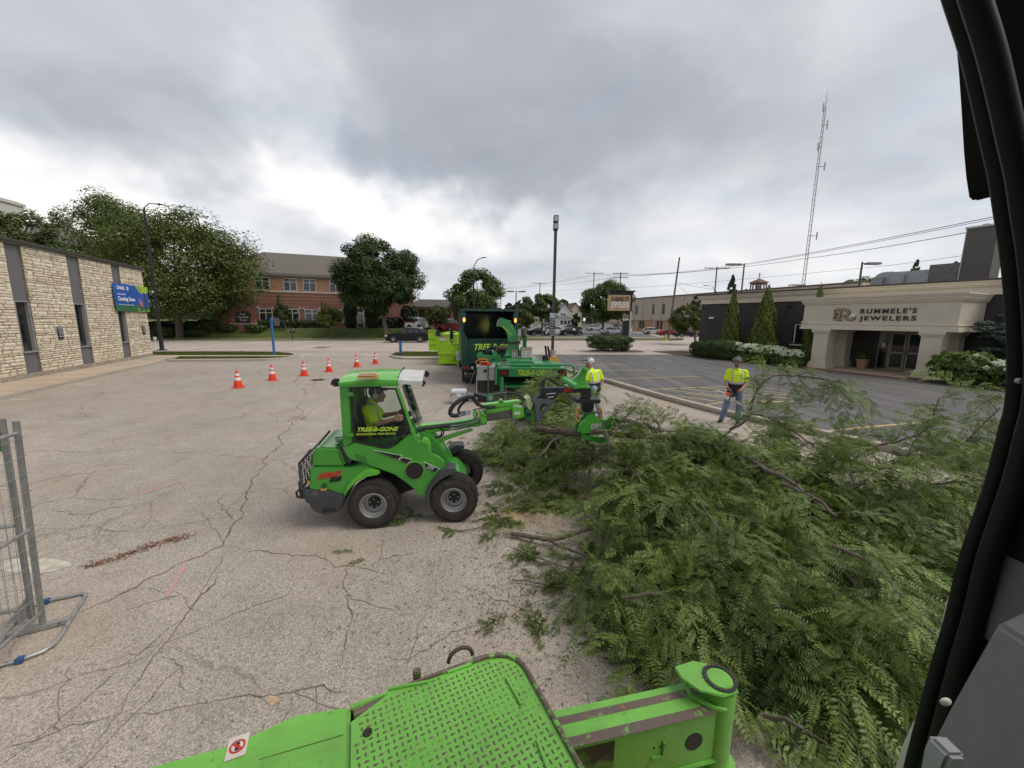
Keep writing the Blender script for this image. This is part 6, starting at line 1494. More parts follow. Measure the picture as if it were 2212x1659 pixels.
# lime dumpster
lime=mat('dumpster_lime',(.33,.58,.02),.5,.05,var=.08,vs=3,c2=(.22,.33,.05),c2s=6,c2lo=.66,c2hi=.74)
FD=Fr(gp(948,789),3);D=root('dumpster','lime green roll-off dumpster with its tall swung-open door','dumpster',FD.loc(),FD.ang)
U=lambda x,y,off=0.:FD.L(*C4(x,y),off)
xa=U(1955,1085)[0];xb=U(2118,1085)[0]+.2;zt_=U(1990,1108)[1];zl=U(1960,1285)[1];xl=U(1968,1285)[0]
q=MB();q.prism([(xa,zt_),(xb,zt_),(xb,.18),(xl,.18),(xl+.02,zl),(xa,zl+.02)],0,4.2);q.build('body',lime,D,bevel=.01)
q=MB();q.box(xa-.04,xb,-.05,0,zt_-.04,zt_+.05);q.box(xa-.03,xa+.05,-.05,0,zl,zt_-.04);q.box(xa-.02,xb,-.045,0,zl-.04,zl+.04);q.box(xl-.03,xl+.05,-.04,0,.18,zl-.04);q.box(xl-.1,xb,-.14,.1,.10,.24)
q.tube([(xl+.75,-.07,.2),(xb-.12,-.07,zl+.2),(xb-.1,-.07,zt_)],.045,6);q.build('ribs',lime,D)
da=U(1870,1065);db=U(1968,1085);dz0=U(1870,1255)[1];wd_=xa-da[0]
q=MB();q.box(da[0],xa-.02,-.12,-.04,dz0,da[1]);
dr=q.build('door',lime,D,bevel=.008);q=MB()
for u in(0,.33,.62,1):z=dz0+(da[1]-dz0)*u;q.box(da[0]-.01,xa-.02,-.17,-.12,z-.035 if u else z,z+.035 if u<1 else z)
q.box(da[0]-.02,da[0]+.06,-.16,-.12,dz0,da[1]);q.box(xa-.1,xa-.02,-.16,-.12,dz0,da[1]);q.build('door_ribs',lime,dr)
q=MB();q.tube([(xa+.05,-.02,zt_+.03),(xa+.5,-.02,zt_+.16),(xb,-.02,zt_+.20)],.03,6);q.build('tarp_bar',lime,D)
lb=U(1990,1145);MB().box(lb[0]-.16,lb[0]+.22,-.02,-.005,lb[1]-.14,lb[1]+.14).build('label',mat('label_white',(.62,.58,.56),.6),D)
MB().box(lb[0]-.14,lb[0]+.20,-.025,-.02,lb[1]+.06,lb[1]+.12).build('label_stripe',mat('label_red',(.45,.05,.04),.6),D)
lb=U(1962,1095);MB().box(lb[0]-.16,lb[0]+.12,-.19,-.175,lb[1]-.16,lb[1]+.16).build('black_decal',mat('decal_black',(.02,.018,.015),.5),D)
for cx in(xl+.3,xb-.3):MB().cyl((cx-.06,-.02,.10),(cx+.06,-.02,.10),.10,n=12).build('roller',mat('iron_dark',(.07,.06,.055),.7,.4),D)
# wood chipper, seen from its infeed end
FC=Fr(gp(1040,868),5);X=root('wood_chipper','green towed wood chipper with curved discharge chute and leafy infeed','wood chipper',FC.loc(),FC.ang)
yI=.0
c2=lambda x,y,off=0.:FC.L(*C2(x,y),off)
# infeed hopper: mouth frame, flared walls
a=c2(800,770,yI);b_=c2(1485,765,yI);lo=c2(800,850,yI)[1];hx0,hx1,hz1=a[0],b_[0],a[1]
pnl=MB().box(hx0,hx1,-.04,.06,lo,hz1).build('name_panel',chipg,X,bevel=.008)
tx=c2(978,836,yI);tx2=c2(1330,822,yI);t_=text('lettering','TREE-B-GONE',.26,Matrix.Translation((tx[0],-.06,lo+.05))@Matrix.Rotation(R(90),4,'X'),limet,pnl,.003,.010,.35)
xs=[v.co.x for v in t_.data.vertices];sc_=(tx2[0]-tx[0])/(max(xs)-min(xs));t_.data.transform(Matrix.Translation((tx[0],0,0))@Matrix.Diagonal((sc_,1,1,1))@Matrix.Translation((-tx[0],0,0)))
for(xx0,xx1)in(((hx0+.02),hx0+.34),(hx1-.30,hx1-.02)):
 o=MB().box(xx0,xx1,-.10,-.04,lo+.02,hz1-.02).build('light_housing',blackpl,pnl,bevel=.01)
 q=MB().box(xx0+.05,xx1-.05,-.115,-.10,lo+.07,hz1-.06);q.build('tail_light',mat('lamp_dark_red',(.16,.012,.018),.3),pnl)
q=MB();zg=.55
q.box(hx0,hx0+.07,-.02,1.6,zg,lo);q.box(hx1-.07,hx1,-.02,1.6,zg,lo)
q.box(hx0+.07,hx1-.07,.9,1.6,hz1-.10,hz1-.04);q.box(hx0,hx1,.06,1.7,hz1-.02,hz1+.02);q.box(hx0+.07,hx1-.07,.0,1.6,zg-.06,zg);q.build('infeed_hopper',chipg,X,bevel=.008)
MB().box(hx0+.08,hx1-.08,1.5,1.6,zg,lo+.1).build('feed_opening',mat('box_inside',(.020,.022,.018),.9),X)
q=MB();q.tube([(hx0-.10,-.16,.62),(hx0-.10,-.18,hz1-.04),(hx0-.02,-.18,hz1+.12),(hx0+.2,-.18,hz1+.15),(hx1+.1,-.18,hz1+.15),(hx1+.20,-.18,hz1+.10),(hx1+.22,-.16,hz1-.1),(hx1+.22,-.16,lo-.25)],.038,8);q.build('control_bar',chipg,X,smooth=True)
q=MB();q.cyl((hx0+.1,-.05,zg-.3),(hx0+.1,-.05,lo),.07,n=12);q.build('hydraulic_cylinder',chipg,X,smooth=True)
# machine body behind the hopper
z2=c2(700,660,2.2)[1];bx0=c2(600,700,2.2)[0];bx1=c2(1200,700,2.2)[0];zb2=c2(1100,700,1.2)[1]
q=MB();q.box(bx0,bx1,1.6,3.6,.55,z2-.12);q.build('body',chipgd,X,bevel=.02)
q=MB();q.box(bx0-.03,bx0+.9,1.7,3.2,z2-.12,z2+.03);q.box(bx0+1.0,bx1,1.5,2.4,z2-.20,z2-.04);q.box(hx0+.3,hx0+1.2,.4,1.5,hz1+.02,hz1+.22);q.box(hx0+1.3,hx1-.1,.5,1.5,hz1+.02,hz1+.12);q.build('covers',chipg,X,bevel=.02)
q=MB();q.cyl((bx0+.25,1.55,z2-.25),(bx0+.7,1.55,z2-.25),.16,n=16);q.build('roller_housing',chipg,X)
for k,(rx,ry,rz_,rr)in enumerate(((.05,1.5,1.45,.12),(.35,1.45,1.35,.14),(.6,1.5,1.5,.1))):MB().cyl((bx0+rx,ry,rz_),(bx0+rx,ry+.2,rz_),rr,n=14).build('pulley_cover',chipg,X)
# discharge chute
def C(x,y,off=1.9):a=c2(x,y,off);return a[0],a[1]
cpts=[C(945,640),C(945,560),C(945,505),C(935,430),C(905,360),C(860,315),C(800,300)]
wd_=[.36,.21,.20,.19,.18,.17,.17]
def ch(i0,i1,nm,w_y=.17):
 q=MB();vs=[];
 for i in range(i0,i1):
  p=Vector((cpts[i][0],cpts[i][1]));d=(Vector(cpts[min(i+1,len(cpts)-1)])-Vector(cpts[max(i-1,0)])).normalized();nn=Vector((-d.y,d.x));w=wd_[i]
  for sx,sy in((-1,-1),(1,-1),(1,1),(-1,1)):vs.append((p.x+nn.x*w*sx,1.9+(w_y if i>0 else.3)*sy,p.y+nn.y*w*sx))
 m_=i1-i0;q.v=vs;q.f=[(3,2,1,0)]+[tuple((m_-1)*4+j for j in range(4))]+[(i*4+j,i*4+(j+1)%4,(i+1)*4+(j+1)%4,(i+1)*4+j)for i in range(m_-1)for j in range(4)];q.mi=[0]*len(q.f);return q.build(nm,chipg,X,bevel=.012)
ch(0,3,'chute_base');chu=ch(2,7,'discharge_chute')
p=C(945,508);MB().cyl((p[0],1.9,p[1]-.03),(p[0],1.9,p[1]+.02),.30,n=28).build('swivel_ring',mat('grease_black',(.03,.035,.03),.6),X)
q=MB()
for k in range(22):a=k*2*math.pi/22;q.cyl((p[0]+math.cos(a)*.27,1.9+math.sin(a)*.27,p[1]+.02),(p[0]+math.cos(a)*.27,1.9+math.sin(a)*.27,p[1]+.05),.018,n=6)
q.build('ring_bolts',mat('grease_black',(.03,.035,.03),.6),X,kind='stuff')
e=C(806,288);f=C(775,330);q=MB();q.cbox((e[0]-.06,1.9,e[1]-.08),(.05,.32,.26),(0,.2,0));q.build('deflector',mat('deflector_steel',(.25,.24,.2),.6,.4),chu)
q=MB();g_=C(890,292);q.cbox((g_[0],1.9,g_[1]+.02),(.28,.2,.05),(0,.25,0));q.cyl((g_[0]-.2,1.6,g_[1]-.1),(g_[0]-.2,1.72,g_[1]-.1),.04,n=8);q.build('chute_bracket',chipg,chu)
text('lettering','TREE-B-GONE',.09,Matrix.Translation((C(815,330)[0],1.72,C(815,330)[1]))@Matrix.Rotation(R(90),4,'X')@Matrix.Rotation(R(-45),4,'Z'),limet,chu,.002,.003,.3)
# control box with warning labels
p0,p1=C(1022,690,1.2),C(1138,555,1.2);cb_=MB().box(p0[0],p1[0],1.2,1.45,p0[1],p1[1]).build('control_box',chipg,X,bevel=.015)
def label(x0,z0,x1,z1,y,par,red=True):
 o=MB().box(x0,x1,y-.004,y,z0,z1).build('warning_label',mat('label_white',(.62,.58,.56),.6),par)
 if red:MB().box(x0+.01,x1-.01,y-.008,y-.005,z1-.06,z1-.02).build('label_stripe',mat('label_red',(.45,.05,.04),.6),o)
 q=MB();rr=random.Random(int(x0*100));n=int((z1-z0-.09)/.028)
 for k in range(n):
  for(u0,u1)in((.06,.46),(.54,.94)):q.box(x0+(x1-x0)*u0,x0+(x1-x0)*(u1-rr.uniform(0,.15)),y-.007,y-.005,z1-.095-k*.028,z1-.085-k*.028)
 q.build('print_lines',mat('print_grey',(.2,.2,.2),.7),o,kind='stuff')
label(p0[0]+.03,p0[1]+.12,p1[0]-.02,p1[1]-.03,1.198,cb_)
p0,p1=C(932,658,1.6),C(1000,588,1.6);MB().box(p0[0]-.03,p1[0]+.03,1.6,1.66,p0[1]-.03,p1[1]+.03).build('label_plate',chipg,X);label(p0[0],p0[1],p1[0],p1[1],1.598,X)
# air cleaner, exhaust, mast
p=C(720,600,1.9);q=MB();q.lathe([(0,-.2),(.11,-.2),(.13,-.16),(.13,.2),(.11,.26),(0,.26)],(p[0],1.9,p[1]),'x',18);q.build('air_cleaner',blackpl,X,smooth=True)
q=MB();q.lathe([(.138,.05),(.138,.1)],(p[0],1.9,p[1]),'x',18);q.build('clamp',galv,X)
q=MB();pc=C(745,560,1.9);q.lathe([(0,.06),(.12,.05),(.15,0),(.12,-.04),(0,-.05)],(pc[0],1.9,pc[1]+.02),'z',16);q.build('intake_cap',blackpl,X,smooth=True)
q=MB();pm_=C(545,590,2.0);pn=C(700,580,2.0);q.tube([(pm_[0],2.,pm_[1]),(pn[0],2.,pn[1])],.022,6);q.build('crank_arm',blackpl,X)
pm_=C(870,575,2.5);q=MB();q.cyl((pm_[0]-.35,2.5,pm_[1]),(pm_[0]+.1,2.5,pm_[1]),.13,n=16);q.build('muffler',mat('muffler_rust',(.09,.06,.05),.8,.3),X)
p=C(1060,555,1.5);t2=C(1060,375,1.5);q=MB();q.box(p[0]-.07,p[0]+.07,1.45,1.58,p[1],t2[1]-.0);q.build('winch_mast',chipgd,X,bevel=.01)
q=MB();q.box(p[0]-.19,p[0]+.14,1.40,1.62,t2[1],t2[1]+.05);q.cbox((p[0]+.02,1.5,t2[1]-.12),(.1,.2,.25));q.build('winch_head',mat('winch_metal',(.16,.15,.14),.6,.4),X,bevel=.01)
q=MB();q.tube([(p[0]-.08,1.4,t2[1]-.15),(p[0]-.25,1.35,t2[1]-.55),(p[0]-.26,1.3,p[1]-.2),(p[0]-.2,1.1,p[1]-.6)],.018,6);q.build('hose',blackpl,X)
# hose bundle / dark bracket on the right and yellow box
p=C(1285,700,1.6);t3=C(1270,575,1.6);q=MB();q.box(p[0]-.16,p[0]+.02,1.5,1.75,p[1]-.1,C(1240,640,1.6)[1]);q.cbox((t3[0]+.02,1.6,t3[1]-.06),(.06,.12,.4),(0,-.15,0));q.cbox((t3[0]+.13,1.6,t3[1]-.1),(.06,.12,.42),(0,-.2,0));q.build('tool_holder',blackpl,X,bevel=.01)
p0,p1=C(1305,765,1.5),C(1403,662,1.5);q=MB();q.box(p0[0],p1[0],1.5,1.75,p0[1],p1[1]);q.box(p0[0]+.05,p1[0]-.0,1.52,1.7,p1[1],p1[1]+.03);q.build('yellow_case',mat('case_yellow',(.62,.34,.05),.5),X,bevel=.03)
# undercarriage
for cx in(bx0+.0,bx1+.05):
 w=MB();w.lathe([(.15,-.11),(.36,-.11),(.40,-.07),(.40,.07),(.36,.11),(.15,.11)],(cx,2.6,.40),'x',24);w.build('wheel',tyrem,X,smooth=True)
q=MB();q.box(bx0+.2,bx0+.32,0,4.3,.42,.56);q.box(bx1-.32,bx1-.2,0,4.3,.42,.56);q.box(bx0+.32,bx1-.32,2.5,2.7,.36,.5);q.box(.9,1.1,3.6,5.,.42,.54);q.build('chassis',chipgd,X)
q=MB();q.cyl((hx0+.25,.2,.0),(hx0+.25,.2,.6),.04,n=8);q.cyl((hx0+.25,.2,.0),(hx0+.25,.2,.03),.12,n=12);q.build('jack_leg',galv,X)
# licence plate
p0,p1=C(798,755,.36),C(920,700,.36);pl_=MB().box(p0[0],p1[0],.35,.36,p0[1],p1[1]).build('number_plate',mat('plate_pale2',(.5,.52,.52),.5),X);text('lettering','93922',.19,Matrix.Translation((p0[0]+.10,.345,p0[1]+.05))@Matrix.Rotation(R(90),4,'X'),blackpl,pl_,.001,.004,0,1.,'LEFT',.72);text('lettering','X',.09,Matrix.Translation((p0[0]+.02,.345,p0[1]+.13))@Matrix.Rotation(R(90),4,'X'),blackpl,pl_,.001,.002);text('lettering','H',.09,Matrix.Translation((p0[0]+.02,.345,p0[1]+.03))@Matrix.Rotation(R(90),4,'X'),blackpl,pl_,.001,.002)
MB().box(p1[0]-.07,p1[0]-.02,.344,.35,p0[1]+.02,p0[1]+.07).build('sticker',mat('case_yellow',(.62,.34,.05),.5),pl_)
# diamond-plate tool box strapped to the tongue side
p0,p1=c2(530,890,-.1),c2(758,755,-.1);zt_=p1[1];z0=c2(600,888,-.1)[1];x0=c2(583,800,-.1)[0];x1=p1[0]
dpm=bpy.data.materials.new('diamond_alu');dpm.use_nodes=True;t=NT(dpm.node_tree);b=t.n['Principled BSDF'];tc=t.new('ShaderNodeTexCoord').outputs['Object']
ck=t.noise(t.mapping(tc,(1,1,1),(0,R(45),0)),34,2,.5);t.put(b.inputs['Base Color'],t.mix(t.rng(ck,.42,.58),(.32,.33,.34),(.52,.53,.54)));b.inputs['Metallic'].default_value=.55;b.inputs['Roughness'].default_value=.38
TB=root('tool_box','silver diamond-plate tool box strapped beside the chipper infeed','tool box',tuple(FC.W(x0,-.1,0)),FC.ang);w=x1-x0
q=MB();q.box(0,w,0,.55,z0,zt_-.02);q.build('case',dpm,TB,bevel=.01);q=MB();q.box(-.02,w+.02,-.02,.57,zt_-.02,zt_+.03);q.build('lid',mat('alu_lid',(.5,.51,.52),.4,.5),TB,bevel=.01)
MB().box(w*.38,w*.55,-.02,0,zt_-.18,zt_-.08).build('latch',blackpl,TB)
MB().box(0.02,w-.02,.03,.5,.0,z0-.004).build('black_base',mat('mud_flap',(.020,.020,.020),.7),TB);
MB().box(-.03,0,.0,.55,.0,z0+.1).build('side_plate',mat('alu_lid',(.5,.51,.52),.4,.5),TB)
q=MB();q.box(w*.60,w*.68,-.035,-.022,0.02,zt_+.03);q.box(w*.60,w*.68,-.035,.6,zt_+.032,zt_+.04);q.build('strap',mat('strap_brown',(.10,.085,.06),.9),TB)
q=MB();a=c2(560,780,-.3);b_=c2(470,1040,-.3);q.tube([(a[0]-x0,-.2,a[1]),(b_[0]-x0,-.2,max(.1,b_[1]))],.018,6);q.build('prop_bar',mat('strap_brown',(.10,.085,.06),.9),TB)
SW=root('orange_chainsaw','orange-red chainsaw lying on top of the tool box','chainsaw',tuple(FC.W(x0+w*.5,.15,zt_+.042)),FC.ang);og=mat('saw_orange',(.72,.12,.02),.5)
q=MB();q.box(-.2,.1,-.1,.08,0,.13);q.build('body',og,SW,bevel=.03);q=MB();q.tube([(-.3,0,.03),(-.34,0,.12),(-.2,0,.2),(.05,0,.2),(.08,0,.1)],.018,6);q.build('handle',og,SW);q=MB();q.box(.0,.22,-.09,.07,.0,.08);q.build('cover',mat('saw_red',(.5,.03,.02),.5),SW,bevel=.02);MB().box(-.15,.05,-.11,-.095,.04,.1).build('side_cover',blackpl,SW)
# cool box on the ground
cp=gp(992,871);CB=root('cool_box','white and grey cool box standing on the asphalt left of the chipper','cool box',tuple(cp),6)
q=MB();q.box(-.24,.24,-.2,.2,0,.36);q.build('body',mat('cooler_grey',(.50,.52,.53),.5),CB,bevel=.03);q=MB();q.box(-.26,.26,-.22,.22,.365,.47);q.build('lid',mat('cooler_white',(.66,.68,.68),.45),CB,bevel=.03)
q=MB();q.box(-.08,.08,-.225,-.2,.26,.38);q.build('latch',mat('cooler_white',(.66,.68,.68),.45),CB,bevel=.01);q=MB();q.tube([(-.255,-.12,.3),(-.29,-.05,.24),(-.29,.05,.24),(-.255,.12,.3)],.012,6);q.build('handle',blackpl,CB)
# ================================================================ compact articulated loader with tree grapple
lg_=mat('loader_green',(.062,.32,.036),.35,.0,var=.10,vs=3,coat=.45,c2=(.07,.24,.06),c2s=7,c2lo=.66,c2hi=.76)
lgl=mat('loader_green_light',(.115,.45,.05),.35,.0,var=.08,vs=3,coat=.4);dgrey=mat('dark_grey_plastic',(.055,.058,.062),.55,var=.2,vs=5,c2=(.10,.08,.06),c2s=5,c2lo=.62,c2hi=.72)
cabglass=glassmat('cab_glass',(.90,.94,.92),.15);hosem=mat('hose_black',(.022,.023,.026),.5,var=.1)
FLo=Fr(gp(808,1143),10);LO=root('compact_loader','bright green articulated mini loader with cab, boom and black grapple beam','loader',FLo.loc(),FLo.ang)
S=lambda x,y,off=.10:FLo.L(*C1(x,y),off)
def SP(pts,off=.10):return[S(x,y,off)for x,y in pts]
yN,yF=.12,1.10
def turf_wheel(cx,y0,y1,yaw=0.,r=.328,outer=-1):
 cy=(y0+y1)/2;h=abs(y1-y0)/2
 M=Matrix.Translation((cx,cy,r))@Matrix.Rotation(yaw,4,'Z')
 def tf(mb):mb.v=[tuple(M@Vector(q))for q in mb.v];return mb
 t_=MB();t_.lathe([(.175,-h*.9),(.20,-h*.98),(.275,-h),(.305,-h*.88),(.318,-h*.6),(.322,0),(.318,h*.6),(.305,h*.88),(.275,h),(.20,h*.98),(.175,h*.9)],(0,0,0),'y',44)
 o=tf(t_).build('wheel',mat('turf_tyre',(.040,.033,.029),.9,var=.3,vs=8,c2=(.085,.062,.048),c2s=6,c2lo=.55,c2hi=.7),LO,smooth=True)
 tr=MB()
 for k in range(46):
  a0=2*math.pi*k/46
  for j in range(-3,4):
   a=a0+(j%2)*math.pi/46;rr=.322 if abs(j)<3 else.312;y=j*h*.29
   tr.cbox((math.cos(a)*(rr+.003),y,math.sin(a)*(rr+.003)),(.016,h*.22,.030),(0,-a,0))
 tf(tr).build('tread',mat('turf_tread',(.034,.030,.027),.9,var=.2),o,kind='stuff')
 rm=MB();s=outer;rm.lathe([(.178,h*.92*s),(.168,h*.96*s),(.158,h*.8*s),(.150,h*.55*s),(.135,h*.50*s),(.125,h*.05*s),(.10,h*.0*s),(.0,h*.0*s)],(0,0,0),'y',36);tf(rm).build('rim',mat('rim_silver',(.33,.33,.325),.42,.5,var=.1),o,smooth=True,ang=30)
 hb=MB();hb.lathe([(.078,.0),(.078,h*.22*s),(.066,h*.26*s),(0,h*.26*s)],(0,0,0),'y',20);hb=tf(hb).build('hub',blackpl,o,smooth=True,ang=30)
 for k in range(5):
  a=2*math.pi*k/5+.3;b_=MB();b_.cyl((math.cos(a)*.055,h*.26*s,math.sin(a)*.055),(math.cos(a)*.055,h*.36*s,math.sin(a)*.055),.012,n=6);tf(b_).build('wheel_bolt',galv,o)
turf_wheel(0.0,0.,.26);turf_wheel(1.075,0.,.26,R(-6));turf_wheel(.05,.98,1.24,0,outer=1);turf_wheel(1.25,1.0,1.26,R(-8),outer=1)
# rear body with arch over the wheel
rb=SP([(262,985),(250,1172),(330,1185),(420,1178),(520,1215),(572,1245),(585,1215),(610,1165),(660,1110),(720,1072),(790,1050),(872,1040),(880,1010),(760,950),(600,985)])
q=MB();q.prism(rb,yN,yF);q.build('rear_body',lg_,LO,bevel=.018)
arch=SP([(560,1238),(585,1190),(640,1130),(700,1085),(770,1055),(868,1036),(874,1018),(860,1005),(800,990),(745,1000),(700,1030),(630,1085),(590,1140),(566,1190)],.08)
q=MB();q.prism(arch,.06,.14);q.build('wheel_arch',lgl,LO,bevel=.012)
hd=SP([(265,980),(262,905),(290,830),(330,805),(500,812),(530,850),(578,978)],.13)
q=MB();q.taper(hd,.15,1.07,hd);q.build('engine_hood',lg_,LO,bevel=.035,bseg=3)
q=MB();p=S(640,905,.6);q.prism(SP([(500,815),(560,790),(640,905),(600,975)],.16),.2,1.0);q.build('air_intake',dgrey,LO,bevel=.01)
a=S(300,790,.5);MB().cbox((a[0]+.05,.30,hd[3][1]+.004),(.10,.10,.006)).build('warning_label',mat('label_white',(.62,.58,.56),.6),LO)
for dx,dy in((.16,.45),(.22,.25),(.2,.8)):MB().cbox((hd[3][0]+dx,yN+dy,hd[3][1]+.003),(.10,.05,.006)).build('hood_slot',mat('slot_dark_green',(.02,.10,.02),.6),LO)
cw=SP([(208,1172),(330,1185),(420,1178),(560,1215),(578,1235),(560,1310),(530,1350),(400,1392),(290,1350),(268,1300),(215,1262)],.09)
q=MB();q.prism(cw,.07,1.14);q.build('counterweight',dgrey,LO,bevel=.03)
a=SP([(370,1350),(390,1340),(485,1330),(492,1345),(470,1358),(385,1362)],.06);MB().prism(a,.055,.09).build('slot',mat('decal_black',(.02,.018,.015),.5),LO)
a=S(388,1138,.1);MB().cyl((a[0],.10,a[1]),(a[0],.125,a[1]),.035,n=18).build('lock',mat('slot_dark_green',(.02,.10,.02),.6),LO)
a=S(385,1168,.1);MB().cbox((a[0],.108,a[1]),(.07,.012,.03)).build('warning_sticker',mat('case_yellow',(.62,.34,.05),.5),LO);a=S(252,1112,.1);MB().cbox((a[0],.108,a[1]),(.03,.012,.05)).build('warning_sticker',mat('case_yellow',(.62,.34,.05),.5),LO)
# radiator guard and tow hitch
g0,g1,g2,g3=S(150,965),S(262,830),S(250,1165),S(180,1180)
q=MB();fr_=[S(265,832),S(158,955),S(178,1178),S(245,1160)]
for y in(.16,1.06):
 for i in range(3):q.tube([(fr_[i][0],y,fr_[i][1]),(fr_[i+1][0],y,fr_[i+1][1])],.016,4)
for f in(fr_[1],fr_[2]):q.tube([(f[0],.16,f[1]),(f[0],1.06,f[1])],.018,4)
q.build('rear_guard',dgrey,LO)
q=MB()
for k in range(9):y=.20+k*.1;q.tube([(fr_[1][0]+.01,y,fr_[1][1]),(fr_[2][0]+.01,y,fr_[2][1])],.006,4)
for k in range(8):u=k/8;x=fr_[1][0]+(fr_[2][0]-fr_[1][0])*u+.01;z=fr_[1][1]+(fr_[2][1]-fr_[1][1])*u;q.tube([(x,.16,z),(x,1.06,z)],.005,4)
for k in range(1,8):
 u=k/8;x0=fr_[0][0]+(fr_[1][0]-fr_[0][0])*u;q.tube([(x0,.165,fr_[0][1]+(fr_[1][1]-fr_[0][1])*u),(x0+.06,.165,fr_[2][1]+.05)],.005,4)
q.build('guard_mesh',dgrey,LO,kind='stuff')
a=S(185,1225,.5);q=MB();q.cbox((a[0]+.06,.55,a[1]+.02),(.14,.12,.10));q.tube([(a[0],.55,a[1]+.1),(a[0]-.07,.55,a[1]+.04),(a[0]-.06,.55,a[1]-.03),(a[0]+.02,.55,a[1]-.05)],.016,6);q.cyl((a[0]-.02,.55,a[1]+.05),(a[0]-.02,.55,a[1]+.2),.014,n=6);q.build('tow_hitch',mat('iron_dark',(.07,.06,.055),.7,.4),LO)
# front frame: the long diagonal side panel
fp=SP([(548,800),(600,790),(650,755),(930,808),(1005,795),(1130,690),(1192,690),(1215,745),(1280,760),(1325,860),(1390,890),(1440,930),(1447,990),(1405,1030),(1325,1105),(1290,1175),(1252,1232),(1212,1225),(1175,1165),(1090,1100),(1005,1040),(860,985),(700,930),(610,905),(575,860)])
q=MB();q.prism(fp,yN-.02,yN+.06);q.build('side_panel',lg_,LO,bevel=.014)
q=MB();q.prism(fp,yF-.06,yF+.02);q.build('side_panel',lg_,LO,bevel=.014)
fb=SP([(640,800),(1150,720),(1280,770),(1400,960),(1280,1120),(1200,1150),(900,960),(650,880)]);q=MB();q.prism(fb,yN+.06,yF-.06);q.build('floor_pan',mat('slot_dark_green',(.02,.10,.02),.6),LO)
q=MB();u0=SP([(880,1040),(1180,1110),(1180,1180),(1120,1200),(1030,1235),(900,1180)],.3);q.prism(u0,.35,.9);q.build('articulation_joint',blackpl,LO,bevel=.02)
c=S(1178,1000,.10);MB().cyl((c[0],.09,c[1]),(c[0],.105,c[1]),.132,n=36).build('round_surround',lgl,LO,bevel=.004);MB().cyl((c[0],.082,c[1]),(c[0],.098,c[1]),.118,n=36).build('round_cover',mat('decal_black',(.02,.018,.015),.5),LO)
for pts in(((832,828),(1065,870),(1035,905)),((1045,905),(1075,888),(1150,905),(1105,945)),((1262,930),(1390,985),(1355,1015),(1275,985))):
 MB().prism(SP(pts),.088,.099).build('side_decal',mat('decal_black',(.02,.018,.015),.5),LO)
 P_=SP(pts);cx=sum(p[0]for p in P_)/len(P_);cz=sum(p[1]for p in P_)/len(P_)
 MB().prism([(cx+(p[0]-cx)*1.08,cz+(p[1]-cz)*1.10)for p in P_],.092,.0995).build('decal_border',mat('plate_white',(.75,.75,.75),.6),LO)
a=S(1278,965,.1);t_=text('lettering','528',.065,Matrix.Translation((a[0],.086,a[1]-.02))@Matrix.Rotation(R(90),4,'X')@Matrix.Rotation(R(-18),4,'Z'),mat('lettering_grey',(.35,.35,.35),.5),LO,.001,.003,.4)
for i in range(4):
 for k in range(6):a=S(665+i*26+k*5,862+k*13+i*6,.1);MB().cbox((a[0],.098,a[1]),(.022,.006,.007),(0,-.2,0)).build('vent_slot',mat('slot_dark_green',(.02,.10,.02),.6),LO)
a,b_=S(330,1085),S(525,1060);t_=text('lettering','AVANT',.11,Matrix.Translation((a[0],.115,a[1]+.005))@Matrix.Rotation(R(90),4,'X')@Matrix.Rotation(R(4),4,'Z'),mat('logo_red',(.50,.02,.02),.45),LO,.003,.006,.55,.95,'LEFT',.78)
a=S(430,1102);text('lettering','528',.085,Matrix.Translation((a[0],.113,a[1]-.004))@Matrix.Rotation(R(90),4,'X')@Matrix.Rotation(R(4),4,'Z'),mat('decal_black',(.02,.018,.015),.5),LO,.003,.006,.5,1.,'LEFT',1.1)
# fenders over the front wheels
def fender(off,dx=0.,w=.26):
 o_=SP([(1277,1305),(1272,1230),(1292,1160),(1340,1085),(1400,1020),(1440,992),(1520,988),(1540,992)],.0);i_=SP([(1535,1025),(1500,1040),(1440,1065),(1385,1100),(1335,1150),(1308,1215),(1302,1300)],.0)
 q=MB();q.prism([(p[0]+dx,p[1])for p in o_+i_],off,off+w);q.build('fender',dgrey,LO,bevel=.012)
fender(.0);fender(1.0,.17)
fx=S(1290,770,.1)
q=MB();q.prism(SP([(1192,700),(1285,755),(1330,870),(1360,960),(1440,985),(1520,990),(1460,880),(1390,760),(1330,690),(1240,650)],.45),.42,.82);q.build('boom_tower',lg_,LO,bevel=.02)
hl=S(1288,800,.2);q=MB();q.prism(SP([(1232,745),(1285,728),(1310,770),(1335,890),(1330,905),(1270,890),(1240,860)],.16),.14,.34);q.build('headlight_pod',lgl,LO,bevel=.02)
q=MB();q.prism(SP([(1284,765),(1294,765),(1290,850),(1282,860)],.13),.15,.33);q.build('headlight',headm,LO)
q=MB();q.prism(SP([(1440,760),(1500,870),(1560,985),(1610,1060),(1560,1080),(1480,1020),(1400,900)],.9),.86,.98);q.build('front_frame',lgl,LO,bevel=.012)
q=MB();ss=mat('muffler_steel',(.25,.24,.2),.5,.5);a=S(1560,1010,.5);q.prism(SP([(1400,1000),(1440,960),(1560,960),(1640,1050),(1610,1060),(1430,1060)],.5),.3,.9);q.build('front_axle_frame',lg_,LO,bevel=.02)
